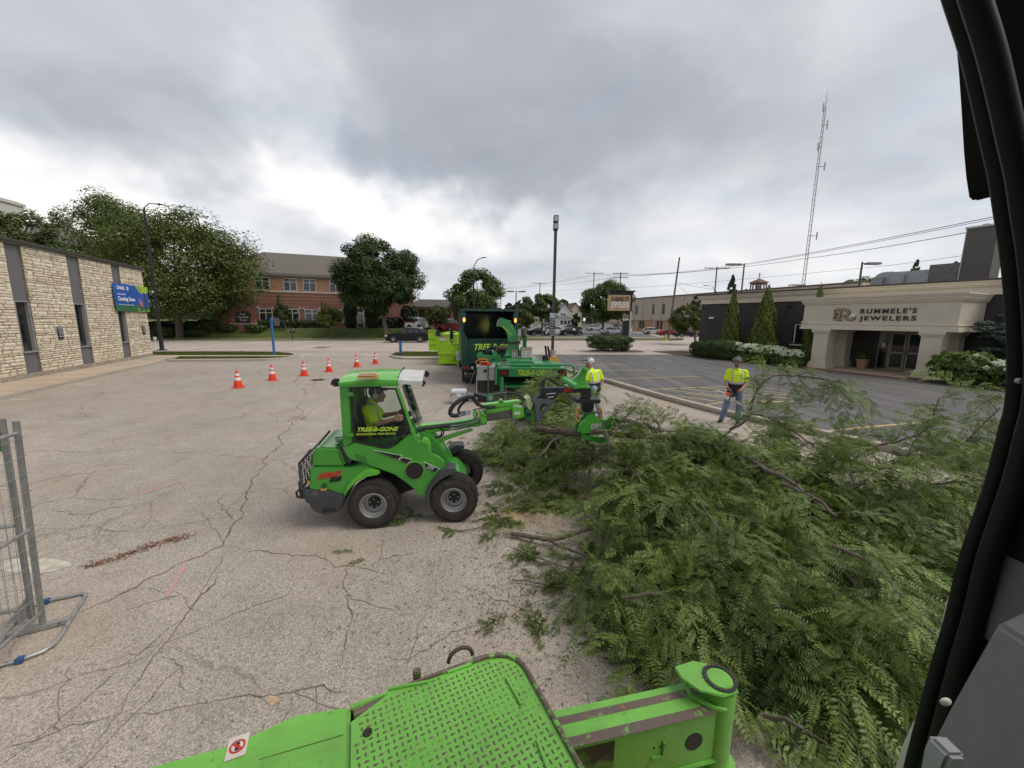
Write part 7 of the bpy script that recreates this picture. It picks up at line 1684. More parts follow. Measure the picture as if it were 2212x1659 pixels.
# cab
zR=1.985;bot=1.10
rp0,rp1,rp2,rp3=S(520,255),S(610,262),S(632,760),S(556,800)
for y0,y1 in((yN-.02,yN+.03),(yF-.03,yF+.02)):MB().prism([rp0,rp1,rp2,rp3],y0,y1).build('rear_pillar',lg_,LO,bevel=.012)
ft,fb_=S(1038,278),S(1208,748);f2,f3=S(1018,278),S(1172,735)
for y in(yN,yF):
 q=MB();q.prism([ft,fb_,(fb_[0]-.05,fb_[1]-.0),(ft[0]-.045,ft[1])],y-.025,y+.025);q.build('front_pillar',lgl,LO,bevel=.014)
q=MB();wt,wb=S(1100,270,.14),S(1230,650,.14);
q=MB();q.box(rp0[0],rp0[0]+.04,yN+.03,yF-.03,bot+.2,zR-.02);q.box(rp0[0]+.04,rp0[0]+.1,yN+.03,yF-.03,bot,bot+.25);q.build('rear_panel',lg_,LO,bevel=.01)
# roof: arched green front to back with a white-grey visor
rx0=S(518,250,.10)[0];rx1=S(1020,262,.10)[0];rx2=S(1112,265,.10)[0]+.10
def roofpart(x0,x1,nm,m_,dz=0.):
 vs=[];N_=8;
 for i in range(5):
  x=x0+(x1-x0)*i/4
  for j in range(N_+1):
   u=j/N_;y=yN-.04+(yF-yN+.08)*u;z=zR+.055*math.sin(math.pi*u)**.6+.03*math.sin(math.pi*min(1,max(0,(x-rx0)/(rx2-rx0))))+dz
   vs.append((x,y,z))
 q=MB();q.v=vs+[(v[0],v[1],v[2]-.05)for v in vs];n_=len(vs)
 for i in range(4):
  for j in range(N_):a_=i*(N_+1)+j;q.f+=[(a_,a_+N_+1,a_+N_+2,a_+1),(n_+a_,n_+a_+1,n_+a_+N_+2,n_+a_+N_+1)]
 for i in range(4):a_=i*(N_+1);q.f+=[(a_,n_+a_,n_+a_+N_+1,a_+N_+1),(a_+N_,a_+2*N_+1,n_+a_+2*N_+1,n_+a_+N_)]
 for j in range(N_):e_=4*(N_+1)+j;q.f+=[(j,j+1,n_+j+1,n_+j),(e_,n_+e_,n_+e_+1,e_+1)]
 q.mi=[0]*len(q.f);return q.build(nm,m_,LO,smooth=True,ang=35)
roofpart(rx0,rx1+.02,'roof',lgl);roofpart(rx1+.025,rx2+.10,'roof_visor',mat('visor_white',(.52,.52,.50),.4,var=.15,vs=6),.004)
q=MB()
for k in range(7):q.cyl((rx1+.02,yN+.05+k*.15,zR+.03+.03*math.sin(k*.45)),(rx1+.02,yN+.05+k*.15,zR+.062+.03*math.sin(k*.45)),.008,n=8)
q.build('roof_bolts',blackpl,LO,kind='stuff')
q=MB();q.box(rx0,rx1+.03,yN-.045,yN+.02,zR-.06,zR-.005);q.box(rx0,rx1+.03,yF-.02,yF+.045,zR-.06,zR-.005);q.build('roof_rail',lg_,LO,bevel=.01)
a=FLo.G(*C1(775,172),2.08);q=MB();q.cbox((a[0],a[1],2.085),(.24,.17,.055));q.build('roof_lamp',mat('lamp_amber_pale',(.50,.38,.24),.35),LO,bevel=.025);q=MB();q.cbox((a[0],a[1],2.062),(.26,.19,.015));q.build('lamp_base',mat('case_yellow',(.62,.34,.05),.5),LO)
a=S(487,232,.25);q=MB();q.cbox((a[0]+.02,.22,a[1]),(.10,.10,.10));o=q.build('work_lamp',blackpl,LO,bevel=.02);MB().cyl((a[0]-.035,.22,a[1]),(a[0]-.05,.22,a[1]),.038,n=14).build('lens',mat('lens_grey',(.42,.44,.46),.25),o)
a=S(1190,235,.9);MB().cbox((rx2+.12,.95,zR-.02),(.08,.12,.09)).build('work_lamp',blackpl,LO,bevel=.02);MB().cbox((rx2+.10,.2,zR-.04),(.07,.1,.08)).build('work_lamp',blackpl,LO,bevel=.02)
# glazing
gpoly=SP([(612,268),(1020,285),(1142,640),(965,805),(905,808),(645,750)],.10)
d=MB();inner=SP([(628,282),(1008,298),(1122,632),(955,788),(905,790),(660,738)],.10)
q=MB();n_=len(gpoly)
q.v=[(p[0],yN-.025,p[1])for p in gpoly]+[(p[0],yN-.025,p[1])for p in inner]+[(p[0],yN+.0,p[1])for p in gpoly]+[(p[0],yN+.0,p[1])for p in inner]
for i in range(n_):j=(i+1)%n_;q.f+=[(i,j,n_+j,n_+i),(2*n_+i,3*n_+i,3*n_+j,2*n_+j),(n_+i,n_+j,3*n_+j,3*n_+i),(i,2*n_+i,2*n_+j,j)]
q.mi=[0]*len(q.f);dr=q.build('door',blackpl,LO)
MB().prism([(p[0],p[1])for p in inner],yN-.016,yN-.011).build('pane',cabglass,dr)
lt_=mat('lettering_lime',(.42,.62,.05),.6);a,b_=S(672,662,.1),S(1030,635,.1)
t_=text('lettering','TREE-B-GONE',.075,Matrix.Translation((a[0],yN-.020,a[1]))@Matrix.Rotation(R(90),4,'X')@Matrix.Rotation(R(-1),4,'Z'),lt_,dr,.001,.003,.35);xs=[v.co.x for v in t_.data.vertices];t_.data.transform(Matrix.Translation((a[0],0,0))@Matrix.Diagonal(((b_[0]-a[0])/(max(xs)-min(xs)),1,1,1))@Matrix.Translation((-a[0],0,0)))
a,b_=S(668,688,.1),S(1015,695,.1);t_=text('lettering','PROFESSIONAL TREE SERVICE',.034,Matrix.Translation((a[0],yN-.020,a[1]-.01))@Matrix.Rotation(R(90),4,'X')@Matrix.Rotation(R(-1),4,'Z'),lt_,dr,.001,.001,.2);xs=[v.co.x for v in t_.data.vertices];t_.data.transform(Matrix.Translation((a[0],0,0))@Matrix.Diagonal(((b_[0]-a[0])/(max(xs)-min(xs)),1,1,1))@Matrix.Translation((-a[0],0,0)))
for yy in(335,690):a=S(612,yy,.1);MB().cbox((a[0],yN-.035,a[1]),(.10,.03,.055)).build('hinge',lg_,dr,bevel=.008)
q=MB();a=S(1072,482,.1);q.cyl((a[0],yN-.06,a[1]),(a[0],yN-.01,a[1]),.016,n=8);q.cbox((a[0]-.01,yN-.06,a[1]),(.05,.02,.05));q.build('handle',blackpl,dr)
q=MB();q.prism(gpoly,yF-.006,yF-.001);q.build('far_window',cabglass,LO)
q=MB();q.v=[(p[0],yF-.012,p[1])for p in gpoly]+[(p[0],yF-.012,p[1])for p in inner]+[(p[0],yF+.01,p[1])for p in gpoly]+[(p[0],yF+.01,p[1])for p in inner]
for i in range(n_):j=(i+1)%n_;q.f+=[(i,j,n_+j,n_+i),(2*n_+i,3*n_+i,3*n_+j,2*n_+j),(n_+i,n_+j,3*n_+j,3*n_+i),(i,2*n_+i,2*n_+j,j)]
q.mi=[0]*len(q.f);q.build('far_door_frame',blackpl,LO)
q=MB();q._add([(ft[0]+.04,yN+.03,ft[1]-.0),(ft[0]+.04,yF-.03,ft[1]),(fb_[0]+.03,yF-.03,fb_[1]+.03),(fb_[0]+.03,yN+.03,fb_[1]+.03)],[(0,1,2,3)]);q._add([(ft[0]+.035,yN+.03,ft[1]-.0),(ft[0]+.035,yF-.03,ft[1]),(fb_[0]+.025,yF-.03,fb_[1]+.03),(fb_[0]+.025,yN+.03,fb_[1]+.03)],[(3,2,1,0)]);q.build('windscreen',cabglass,LO)
q=MB();q.tube([(fb_[0]+.03,.40,fb_[1]+.10),(ft[0]+.09,.70,ft[1]-.25)],.006,5);q.build('wiper',blackpl,LO)
q=MB();q.tube([(fb_[0]+.0,yN+.03,fb_[1]+.02),(fb_[0]+.0,yF-.03,fb_[1]+.02)],.03,6);q.build('lower_crossbar',lg_,LO)
# interior: seat, wheel, console
st=S(700,600,.6)
q=MB();q.box(rp1[0]+.02,rp1[0]+.13,.38,.86,1.12,1.68);q.build('seat_back',mat('seat_black',(.02,.02,.021),.7),LO,bevel=.04);q=MB();q.box(rp1[0]+.1,rp1[0]+.55,.36,.88,1.02,1.13);q.build('seat',mat('seat_black',(.02,.02,.021),.7),LO,bevel=.04)
a=S(1060,570,.5);sw=MB()
pts=[];cx_,cy_,cz_=a[0],.60,a[1];nrm=Vector((-.62,0,.78));e1=Vector((0,1,0));e2=nrm.cross(e1)
for k in range(25):an=2*math.pi*k/24;pts.append(Vector((cx_,cy_,cz_))+e1*math.cos(an)*.17+e2*math.sin(an)*.17)
sw.tube(pts,.014,6,False);
for k in range(3):an=2*math.pi*k/3;sw.tube([Vector((cx_,cy_,cz_)),Vector((cx_,cy_,cz_))+e1*math.cos(an)*.17+e2*math.sin(an)*.17],.012,5)
sw.tube([(cx_,cy_,cz_),(cx_+.16,cy_,cz_-.25)],.022,6);sw.build('steering_wheel',blackpl,LO,smooth=True)
q=MB();q.prism(SP([(1040,640),(1130,600),(1170,700),(1000,790)],.5),.3,.95);q.build('dashboard',mat('seat_black',(.02,.02,.021),.7),LO,bevel=.02)
q=MB();q.box(rp1[0]+.35,rp1[0]+.5,.30,.36,1.0,1.22);q.build('armrest',mat('seat_black',(.02,.02,.021),.7),LO,bevel=.02)
# boom -----------------------------------------------------------------------------------------
yb0,yb1=.55,.69
B1=lambda x,y,off=.6:FLo.L(*C1(x,y),off)
B2=lambda x,y,off=.6:FLo.L(*C2(x,y),off)
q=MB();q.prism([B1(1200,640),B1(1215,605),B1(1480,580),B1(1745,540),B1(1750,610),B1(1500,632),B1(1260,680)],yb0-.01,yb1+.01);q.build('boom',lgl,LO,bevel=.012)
q=MB();q.prism([B1(1738,480),B1(1800,500),B1(1802,590),B1(1745,600)],yb0-.04,yb1+.04);fl=q.build('boom_collar',lgl,LO,bevel=.01)
for(x,y)in((1760,510),(1788,520),(1758,580),(1790,575)):a=B1(x,y);MB().cyl((a[0],yb0-.055,a[1]),(a[0],yb0-.03,a[1]),.011,n=6).build('bolt',blackpl,fl)
q=MB();q.prism([B2(660,1195),B2(960,1165),B2(960,1255),B2(660,1300)],yb0+.015,yb1-.015);q.build('boom_extension',mat('worn_steel',(.14,.13,.12),.45,.5,var=.3,vs=6),LO,bevel=.008)
q=MB();q.prism([B2(660,1180),B2(940,1130),B2(945,1175),B2(660,1225)],yb0+.012,yb1-.012);q.build('extension_top',lgl,LO,bevel=.006)
q=MB();q.prism([B2(925,1140),B2(1040,1150),B2(1055,1240),B2(990,1262),B2(930,1250)],yb0-.03,yb1+.03);o=q.build('boom_head',lgl,LO,bevel=.01);a=B2(975,1205);MB().cbox((a[0],yb0-.033,a[1]),(.09,.006,.045)).build('warning_label',mat('label_white',(.62,.58,.56),.6),o)
q=MB();q.prism([B2(620,1135),B2(720,1118),B2(800,1110),B2(815,1078),B2(835,1078),B2(850,1105),B2(1000,1085),B2(1030,1100),B2(900,1140),B2(640,1165)],yb0+.0,yb1-.0);o=q.build('upper_link',lgl,LO,bevel=.008)
a=B2(825,1098);MB().cyl((a[0],yb0-.003,a[1]),(a[0],yb0+.01,a[1]),.012,n=10).build('pin_hole',mat('decal_black',(.02,.018,.015),.5),o)
q=MB();q.prism([B1(1380,745),B1(1395,755),B1(1690,650),B1(1660,635),B1(1400,720)],yb0+.02,yb1-.02);q.build('lift_cylinder',lgl,LO,bevel=.006)
# corrugated hose, bright fittings, loose loops
def hose(pts,r,nm='hose',m_=None,off=.5,conv=B1,ribs=0,kink=None):
 P=[Vector((conv(x,y,o)[0],o,conv(x,y,o)[1]))for x,y,o in pts];Q=[]
 for i in range(len(P)-1):
  p0,p1,p2,p3=P[max(i-1,0)],P[i],P[i+1],P[min(i+2,len(P)-1)];n_=max(3,int((p2-p1).length/(.012 if ribs else.03)))
  for k in range(n_):u=k/n_;Q.append(.5*((2*p1)+(p2-p0)*u+(2*p0-5*p1+4*p2-p3)*u*u+(3*p1-p0-3*p2+p3)*u**3))
 Q.append(P[-1]);rs=[r*(1.0 if not ribs or(i%3)else.82)for i in range(len(Q))];mb=MB();mb.tube(Q,rs,8);return mb.build(nm,m_ or hosem,LO,smooth=not ribs)
hose([(1215,665,.46),(1260,635,.46),(1340,625,.46),(1420,615,.46),(1490,610,.46)],.032,'hose_sleeve',ribs=1)
for k,dy in enumerate((0,12,24,34)):hose([(1480,598+dy,.47),(1560,592+dy,.47+k*.01),(1650,575+dy-k*6,.48),(1720,530+dy,.49),(1720,490+k*8,.5),(1690,470+k*9,.5)],.0075,m_=mat('hose_grey',(.33,.34,.35),.4,.4)if k%2 else hosem)
hose([(1700,470,.52),(1760,462,.52),(1795,500,.52),(1770,560,.52),(1700,600,.5),(1560,640,.48),(1420,655,.47)],.008)
hose([(1560,522,.5),(1500,520,.5),(1490,480,.5),(1530,420,.5),(1600,375,.5),(1670,360,.5),(1705,395,.5),(1735,430,.5)],.033,'hose_sleeve',ribs=1)
hose([(1735,430,.5),(1800,452,.5),(1880,448,.5)],.026,'hose_sleeve',ribs=1)
hose([(1570,505,.52),(1560,470,.53),(1600,410,.54),(1650,385,.54)],.022,'hose_sleeve',ribs=1)
for k in range(3):hose([(1560,530-k*18,.47),(1620,515-k*14,.47),(1665,500-k*10,.47)],.010,'hose_fitting',mat('fitting_blue',(.05,.08,.16),.35,.5))
for k in range(3):hose([(1620,515-k*14,.465),(1660,505-k*12,.465)],.013,'fitting_collar',mat('fitting_steel',(.5,.5,.5),.3,.8))
a=B1(1695,490);MB().cbox((a[0],.5,a[1]),(.05,.12,.09)).build('manifold',lgl,LO,bevel=.006)
hose([(1240,690,.5),(1320,700,.5),(1390,712,.5),(1430,680,.5),(1425,648,.5),(1400,640,.5)],.011)
hose([(1240,680,.48),(1330,715,.48),(1400,700,.48),(1415,660,.48)],.011)
for k in range(3):hose([(560+10*k,1020-k*6,.5),(680,1050-k*12,.5),(760,1030-k*8,.5),(860,1015-k*6,.5),(960,1015,.5),(1030,1050-k*4,.5),(1065,1090,.5)],.013 if k else.016,conv=B2,m_=hosem if k!=1 else mat('hose_grey',(.33,.34,.35),.4,.4))
a=B2(715,1045);q=MB();q.cyl((a[0]-.02,.44,a[1]),(a[0]-.02,.52,a[1]),.055,n=18);q.build('hose_reel',mat('chipper_green',(.018,.185,.075)),LO,bevel=.008);q=MB();q.cyl((a[0]-.02,.43,a[1]),(a[0]-.02,.45,a[1]),.028,n=14);q.build('valve',galv,LO);a=B2(610,1030);q=MB();q.cbox((a[0],.5,a[1]),(.2,.1,.05),(0,.25,0));q.build('valve_block',blackpl,LO,bevel=.01)
# quick hitch, crane beam, rotator, grapple saw
steelb=mat('frame_black',(.020,.022,.027),.45,.2,var=.15,vs=6);dgr=mat('hitch_grey',(.10,.105,.13),.45,.2,var=.12)
q=MB();q.prism([B2(1055,1070),B2(1105,1040),B2(1140,1110),B2(1100,1180),B2(1075,1150)],.50,.74);q.build('quick_hitch',mat('hitch_cream',(.34,.42,.20),.5,var=.2),LO,bevel=.01)
q=MB();q.prism([B2(1060,1170),B2(1185,1170),B2(1180,1290),B2(1130,1300),B2(1060,1250)],.50,.74);q.build('tilt_plate',mat('hitch_green_dark',(.03,.16,.03),.5),LO,bevel=.01);q=MB();a=B2(1090,1215);q.cyl((a[0],.48,a[1]),(a[0],.76,a[1]),.035,n=14);q.build('pivot_pin',steelb,LO)
for y0 in(.48,.72):
 q=MB();tri=[B2(1110,1050),B2(1310,1080),B2(1200,1260),B2(1180,1330),B2(1155,1300)];inn=[B2(1195,1115),B2(1265,1115),B2(1205,1215)]
 q.prism([B2(1110,1050),B2(1340,1070),B2(1320,1110),B2(1130,1105)],y0,y0+.03);q.prism([B2(1285,1100),B2(1325,1100),B2(1215,1255),B2(1190,1240)],y0,y0+.03);q.prism([B2(1145,1100),B2(1192,1100),B2(1200,1250),B2(1190,1330),B2(1165,1320)],y0,y0+.03);q.build('mounting_plate',dgr,LO,bevel=.005)
bp_=[B2(1140,1080),B2(1215,1020),B2(1218,960),B2(1390,958),B2(1700,955),B2(1695,1005),B2(1400,1010),B2(1345,1080)]
q=MB();q.prism(bp_,.54,.70);bm_=q.build('crane_beam',steelb,LO,bevel=.008)
a,b_=B2(1435,1000),B2(1560,965);text('lettering','AVANT',.085,Matrix.Translation((a[0],.536,a[1]))@Matrix.Rotation(R(90),4,'X')@Matrix.Rotation(R(3),4,'Z'),mat('logo_red',(.50,.02,.02),.45),bm_,.002,.004,.5,.9,'LEFT',.62)
a=B2(1310,1020);q=MB();q.tube([(a[0]-.07,.53,a[1]-.02),(a[0]-.07,.51,a[1]+.01),(a[0]+.07,.51,a[1]+.02),(a[0]+.07,.53,a[1]-.01)],.008,5);q.tube([(a[0]-.05,.53,a[1]-.05),(a[0]+.05,.53,a[1]-.04)],.012,5);q.build('tie_handle',galv,bm_)
for k in range(4):hose([(1225+k*10,955,.6),(1235+k*12,900-k*8,.6),(1290+k*8,870-k*3,.6),(1340+k*10,900,.6),(1390+k*8,935,.6),(1450,940,.6)],.010,conv=B2)
# upright green bracket with cylinder on the beam end
q=MB();q.prism([B2(1500,950),B2(1530,890),B2(1600,830),B2(1650,745),B2(1700,770),B2(1668,860),B2(1690,930),B2(1710,950)],.58,.66);q.build('end_bracket',lg_,LO,bevel=.008)
q=MB();q.prism([B2(1650,745),B2(1700,770),B2(1680,790),B2(1640,780)],.50,.72);q.build('bracket_lip',lgl,LO,bevel=.006)
a,b_=B2(1465,880),B2(1545,930);MB().cyl((a[0],.66,a[1]),(b_[0],.42,b_[1]),.043,n=18).build('side_cylinder',mat('hitch_mint',(.10,.42,.12),.4),LO,smooth=True,ang=30)
q=MB();q.box(B2(1480,950)[0],B2(1700,950)[0],.50,.72,B2(1600,958)[1],B2(1600,938)[1]);q.build('bracket_base',lg_,LO,bevel=.005)
a=B2(1665,1000);q=MB();q.cyl((a[0],.62,a[1]+.05),(a[0],.62,a[1]-.2),.045,n=14);q.cbox((a[0]+.02,.62,a[1]-.02),(.13,.14,.16));q.build('rotator',steelb,LO,bevel=.008)
a=B2(1690,1085);q=MB();q.cbox((a[0]-.02,.60,a[1]),(.40,.22,.06),(0,.04,0));q.build('rotator_plate',steelb,LO,bevel=.008);a=B2(1695,1135);q=MB();q.lathe([(0,.1),(.10,.1),(.10,-.03),(.08,-.10),(.05,-.12),(0,-.12)],(a[0],.6,a[1]),'z',20);q.build('rotator_head',steelb,LO,smooth=True,ang=35)
q=MB();q.tube([(a[0]-.16,.5,a[1]-.11),(a[0]+.18,.5,a[1]-.10)],.012,6);q.build('hose_bar',hosem,LO)
for cx,s_ in((1582,1),(1812,-1)):
 a=B2(cx,1240,.55);pts=[]
 for k in range(15):an=R(100+160*k/14)if s_>0 else R(80-150*k/14);pts.append((a[0]+math.cos(an)*.055*1.0+(.03 if s_>0 else-.03),.52,a[1]+.02+math.sin(an)*.115))
 q=MB();q.tube(pts,[.020 if k%2 else.015 for k in range(15)],8);q.build('spiral_hose_guard',mat('guard_orange',(.55,.24,.03),.5),LO)
q=MB();q.prism([B2(1690,1195),B2(1730,1195),B2(1760,1245),B2(1850,1290),B2(1870,1330),B2(1855,1385),B2(1620,1410),B2(1575,1385),B2(1600,1320),B2(1680,1240)],.50,.56);gr=q.build('grapple_body',lg_,LO,bevel=.008)
q=MB();q.prism([B2(1690,1195),B2(1730,1195),B2(1760,1245),B2(1850,1290),B2(1870,1330),B2(1855,1385),B2(1620,1410),B2(1575,1385),B2(1600,1320),B2(1680,1240)],.66,.72);q.build('grapple_body',lg_,LO,bevel=.008)
q=MB();q.box(B2(1620,1300)[0],B2(1840,1300)[0],.56,.66,B2(1700,1330)[1],B2(1700,1290)[1]);q.build('grapple_core',lg_,LO,bevel=.006)
a=B2(1700,1350);text('lettering','ESM',.10,Matrix.Translation((a[0],.497,a[1]-.015))@Matrix.Rotation(R(90),4,'X')@Matrix.Rotation(R(8),4,'Z'),mat('faded_white',(.42,.42,.42),.8),gr,.001,.004,.2)
q=MB();q.prism([B2(1850,1290),B2(1920,1255),B2(1975,1258),B2(2000,1290),B2(1985,1330),B2(1940,1340),B2(1880,1390),B2(1860,1340)],.55,.67);q.build('saw_arm',lg_,LO,bevel=.008);a=B2(1972,1292);MB().cyl((a[0],.52,a[1]),(a[0],.70,a[1]),.04,n=18).build('saw_pivot',steelb,LO,bevel=.006)
q=MB();q.prism([B2(1600,1405),B2(1700,1430),B2(1800,1445),B2(1870,1440),B2(1900,1480),B2(1820,1505),B2(1700,1490),B2(1640,1460)],.52,.58);q.build('grapple_claw',lg_,LO,bevel=.006)
q=MB();q.prism([B2(1600,1395),B2(1650,1440),B2(1740,1475),B2(1840,1480),B2(1890,1465),B2(1900,1478),B2(1820,1498),B2(1720,1495),B2(1620,1445)],.60,.68);q.build('grapple_claw',steelb,LO,bevel=.006)
# ================================================================ people
skin=mat('skin',(.42,.235,.16),.6,var=.08,vs=6);skind=mat('beard_brown',(.10,.06,.045),.8)  # skin tone, and dark brown for the beards
hiviz=mat('hiviz_yellow',(.62,.83,.02),.75,var=.10,vs=5,bump=.4,bs=7);hivb=mat('shirt_black',(.020,.020,.022),.85,var=.2,bump=.4,bs=8);reflt=mat('reflective_grey',(.42,.45,.46),.35,.2)
jeans=mat('jeans',(.13,.19,.28),.9,var=.25,vs=6,bump=.5,bs=9);jeansp=mat('jeans_pale',(.27,.33,.42),.9,var=.25,vs=6,bump=.5,bs=9)
boot=mat('boots',(.035,.03,.026),.8);glove=mat('glove_brown',(.085,.048,.035),.85,var=.25,vs=12);glovec=mat('glove_cuff',(.30,.09,.05),.85)
def V3(p):return Vector(p)
def caps(mb,p0,p1,r0,r1,n=12,flat=1.):
 p0,p1=V3(p0),V3(p1);d=(p1-p0);L=d.length;d.normalize();P=[p0-d*r0*.95];Rr=[r0*.3]
 for k in(.5,.15):P.append(p0-d*r0*k*1.2);Rr.append(r0*(.75 if k==.5 else.97))
 P+=[p0,p1];Rr+=[r0,r1]
 for k in(.15,.5):P.append(p1+d*r1*k*1.2);Rr.append(r1*(.97 if k==.15 else.75))
 P.append(p1+d*r1*.95);Rr.append(r1*.3);mb.tube(P,Rr,n,True,flat)
def chain(mb,pts,rs,n=12):
 for i in range(len(pts)-1):caps(mb,pts[i],pts[i+1],rs[i],rs[i+1],n)
def hand(name,wrist,palm_dir,thumb_dir,curl,m_,parent,s=1.):
 """palm, four unequal curled fingers and a side thumb; voxel-joined into one mitt of separate fingers"""
 w=V3(wrist);d=V3(palm_dir).normalized();t_=V3(thumb_dir);t_=(t_-d*t_.dot(d)).normalized();nn=d.cross(t_)
 if nn.dot(V3(curl))<0:nn=-nn
 mb=MB();caps(mb,w-d*.03,w+d*.02,.030*s,.034*s)
 for k in range(4):o=t_*(.030-.020*k)*s;caps(mb,w+d*.01+o*.8,w+d*.085*s+o,.015*s,.0125*s,8)
 for k,L in enumerate((.072,.080,.074,.058)):
  o=t_*(.032-.0215*k)*s;a=w+d*.085*s+o;b_=a+(d*.85+nn*.5).normalized()*L*.45*s;c=b_+(d*.1+nn*1.).normalized()*L*.36*s;e=c+(-d*.7+nn*.6).normalized()*L*.30*s
  chain(mb,[a,b_,c,e],[.0105*s,.010*s,.0095*s,.0085*s],8)
 a=w+d*.025*s+t_*.03*s;b_=a+(d*.5+t_*.7+nn*.3).normalized()*.035*s;c=b_+(d*.8+nn*.7).normalized()*.035*s;chain(mb,[a,b_,c],[.014*s,.0125*s,.0105*s],8)
 return bake_remesh(mb,name,.0055,m_,parent,1)
def head_geo(mb,c,f,up=(0,0,1)):
 """skull, jaw, nose, brow, ears about centre c looking along f"""
 c,f,up=V3(c),V3(f).normalized(),V3(up).normalized();r=f.cross(up).normalized()
 def ell(p,a,b_,cc):
  k=len(mb.v);mb.sphere((0,0,0),1,18,12)
  for i in range(k,len(mb.v)):q=mb.v[i];mb.v[i]=tuple(p+r*q[0]*a+f*q[1]*b_+up*q[2]*cc)
 ell(c+up*.02,.076,.096,.098);ell(c+f*.025-up*.055,.056,.062,.066);ell(c+f*.078-up*.095,.022,.02,.018)
 ell(c+f*.104-up*.022,.013,.020,.026);ell(c+f*.112-up*.036,.017,.016,.012)
 ell(c+f*.088+up*.012,.055,.015,.010);ell(c+f*.092-up*.062,.026,.012,.006);ell(c+f*.090-up*.071,.024,.012,.006)
 for s in(-1,1):ell(c+r*s*.078-up*.01-f*.005,.012,.02,.032);ell(c+r*s*.038+f*.078-up*.028,.022,.02,.02)
def helmet(c,f,parent,mh,mv,visor_up=True,camo=False):
 c,f=V3(c),V3(f).normalized();up=Vector((0,0,1));r=f.cross(up).normalized();f=up.cross(r)*1.0
 def tr(q,o=Vector((0,0,0))):return tuple(c+r*q[0]+f*q[1]+up*q[2]+o)
 mb=MB();n=24;rows=9;vs=[]
 for i in range(rows+1):
  ph=math.pi/2*i/rows
  for k in range(n):a=2*math.pi*k/n;vs.append(tr((math.cos(a)*.108*math.sin(ph+.001),math.sin(a)*.128*math.sin(ph+.001),.035+.112*math.cos(ph))))
 b0=0;mb.v=vs
 for i in range(rows):
  for k in range(n):mb.f.append((i*n+k,i*n+(k+1)%n,(i+1)*n+(k+1)%n,(i+1)*n+k));mb.mi.append(0)
 for k in range(n):a=2*math.pi*k/n;mb.v.append(tr((math.cos(a)*.112,math.sin(a)*.132+(.03 if math.sin(a)>.6 else 0),.022)))
 e=rows*n
 for k in range(n):mb.f.append((e+k,e+(k+1)%n,e+n+(k+1)%n,e+n+k));mb.mi.append(0)
 for k in range(3):x=(-.05,0,.05)[k];mb.tube([tr((x,-.10,.10)),tr((x,-.02,.150-abs(x)*.25)),tr((x,.08,.122))],.010,6)
 H_=mb.build('helmet',mh,parent,smooth=True,ang=50)
 # mesh visor pushed up over the brow
 mb=MB();N=10;vs=[]
 for i in range(5):
  u=i/4
  for k in range(N+1):a=R(20+140*k/N);vs.append(tr((math.cos(a)*.118,.03+math.sin(a)*(.12+.12*u),.075+.055*math.sin(u*2.6)-.045*u)))
 mb.v=vs
 for i in range(4):
  for k in range(N):a_=i*(N+1)+k;mb.f.append((a_,a_+1,a_+N+2,a_+N+1));mb.mi.append(0)
 b_=len(mb.v);mb.v+=[(q[0],q[1],q[2]+.004)for q in vs]
 for i in range(4):
  for k in range(N):a_=b_+i*(N+1)+k;mb.f.append((a_,a_+N+1,a_+N+2,a_+1));mb.mi.append(0)
 mb.build('visor',mv,H_,smooth=True)
 for s in(-1,1):
  q=MB();p=c+r*s*.095-up*.005;q.cyl(tuple(p),tuple(p+r*s*.038),.040,.034,16);q.build('ear_muff',mat('muff_white',(.55,.54,.54),.5)if not camo else mat('muff_dark',(.05,.05,.05),.5),H_,bevel=.008)
  q=MB();q.tube([tuple(c+r*s*.118),tuple(c+r*s*.116+up*.07)],.006,5);q.build('muff_arm',blackpl,H_)
 return H_
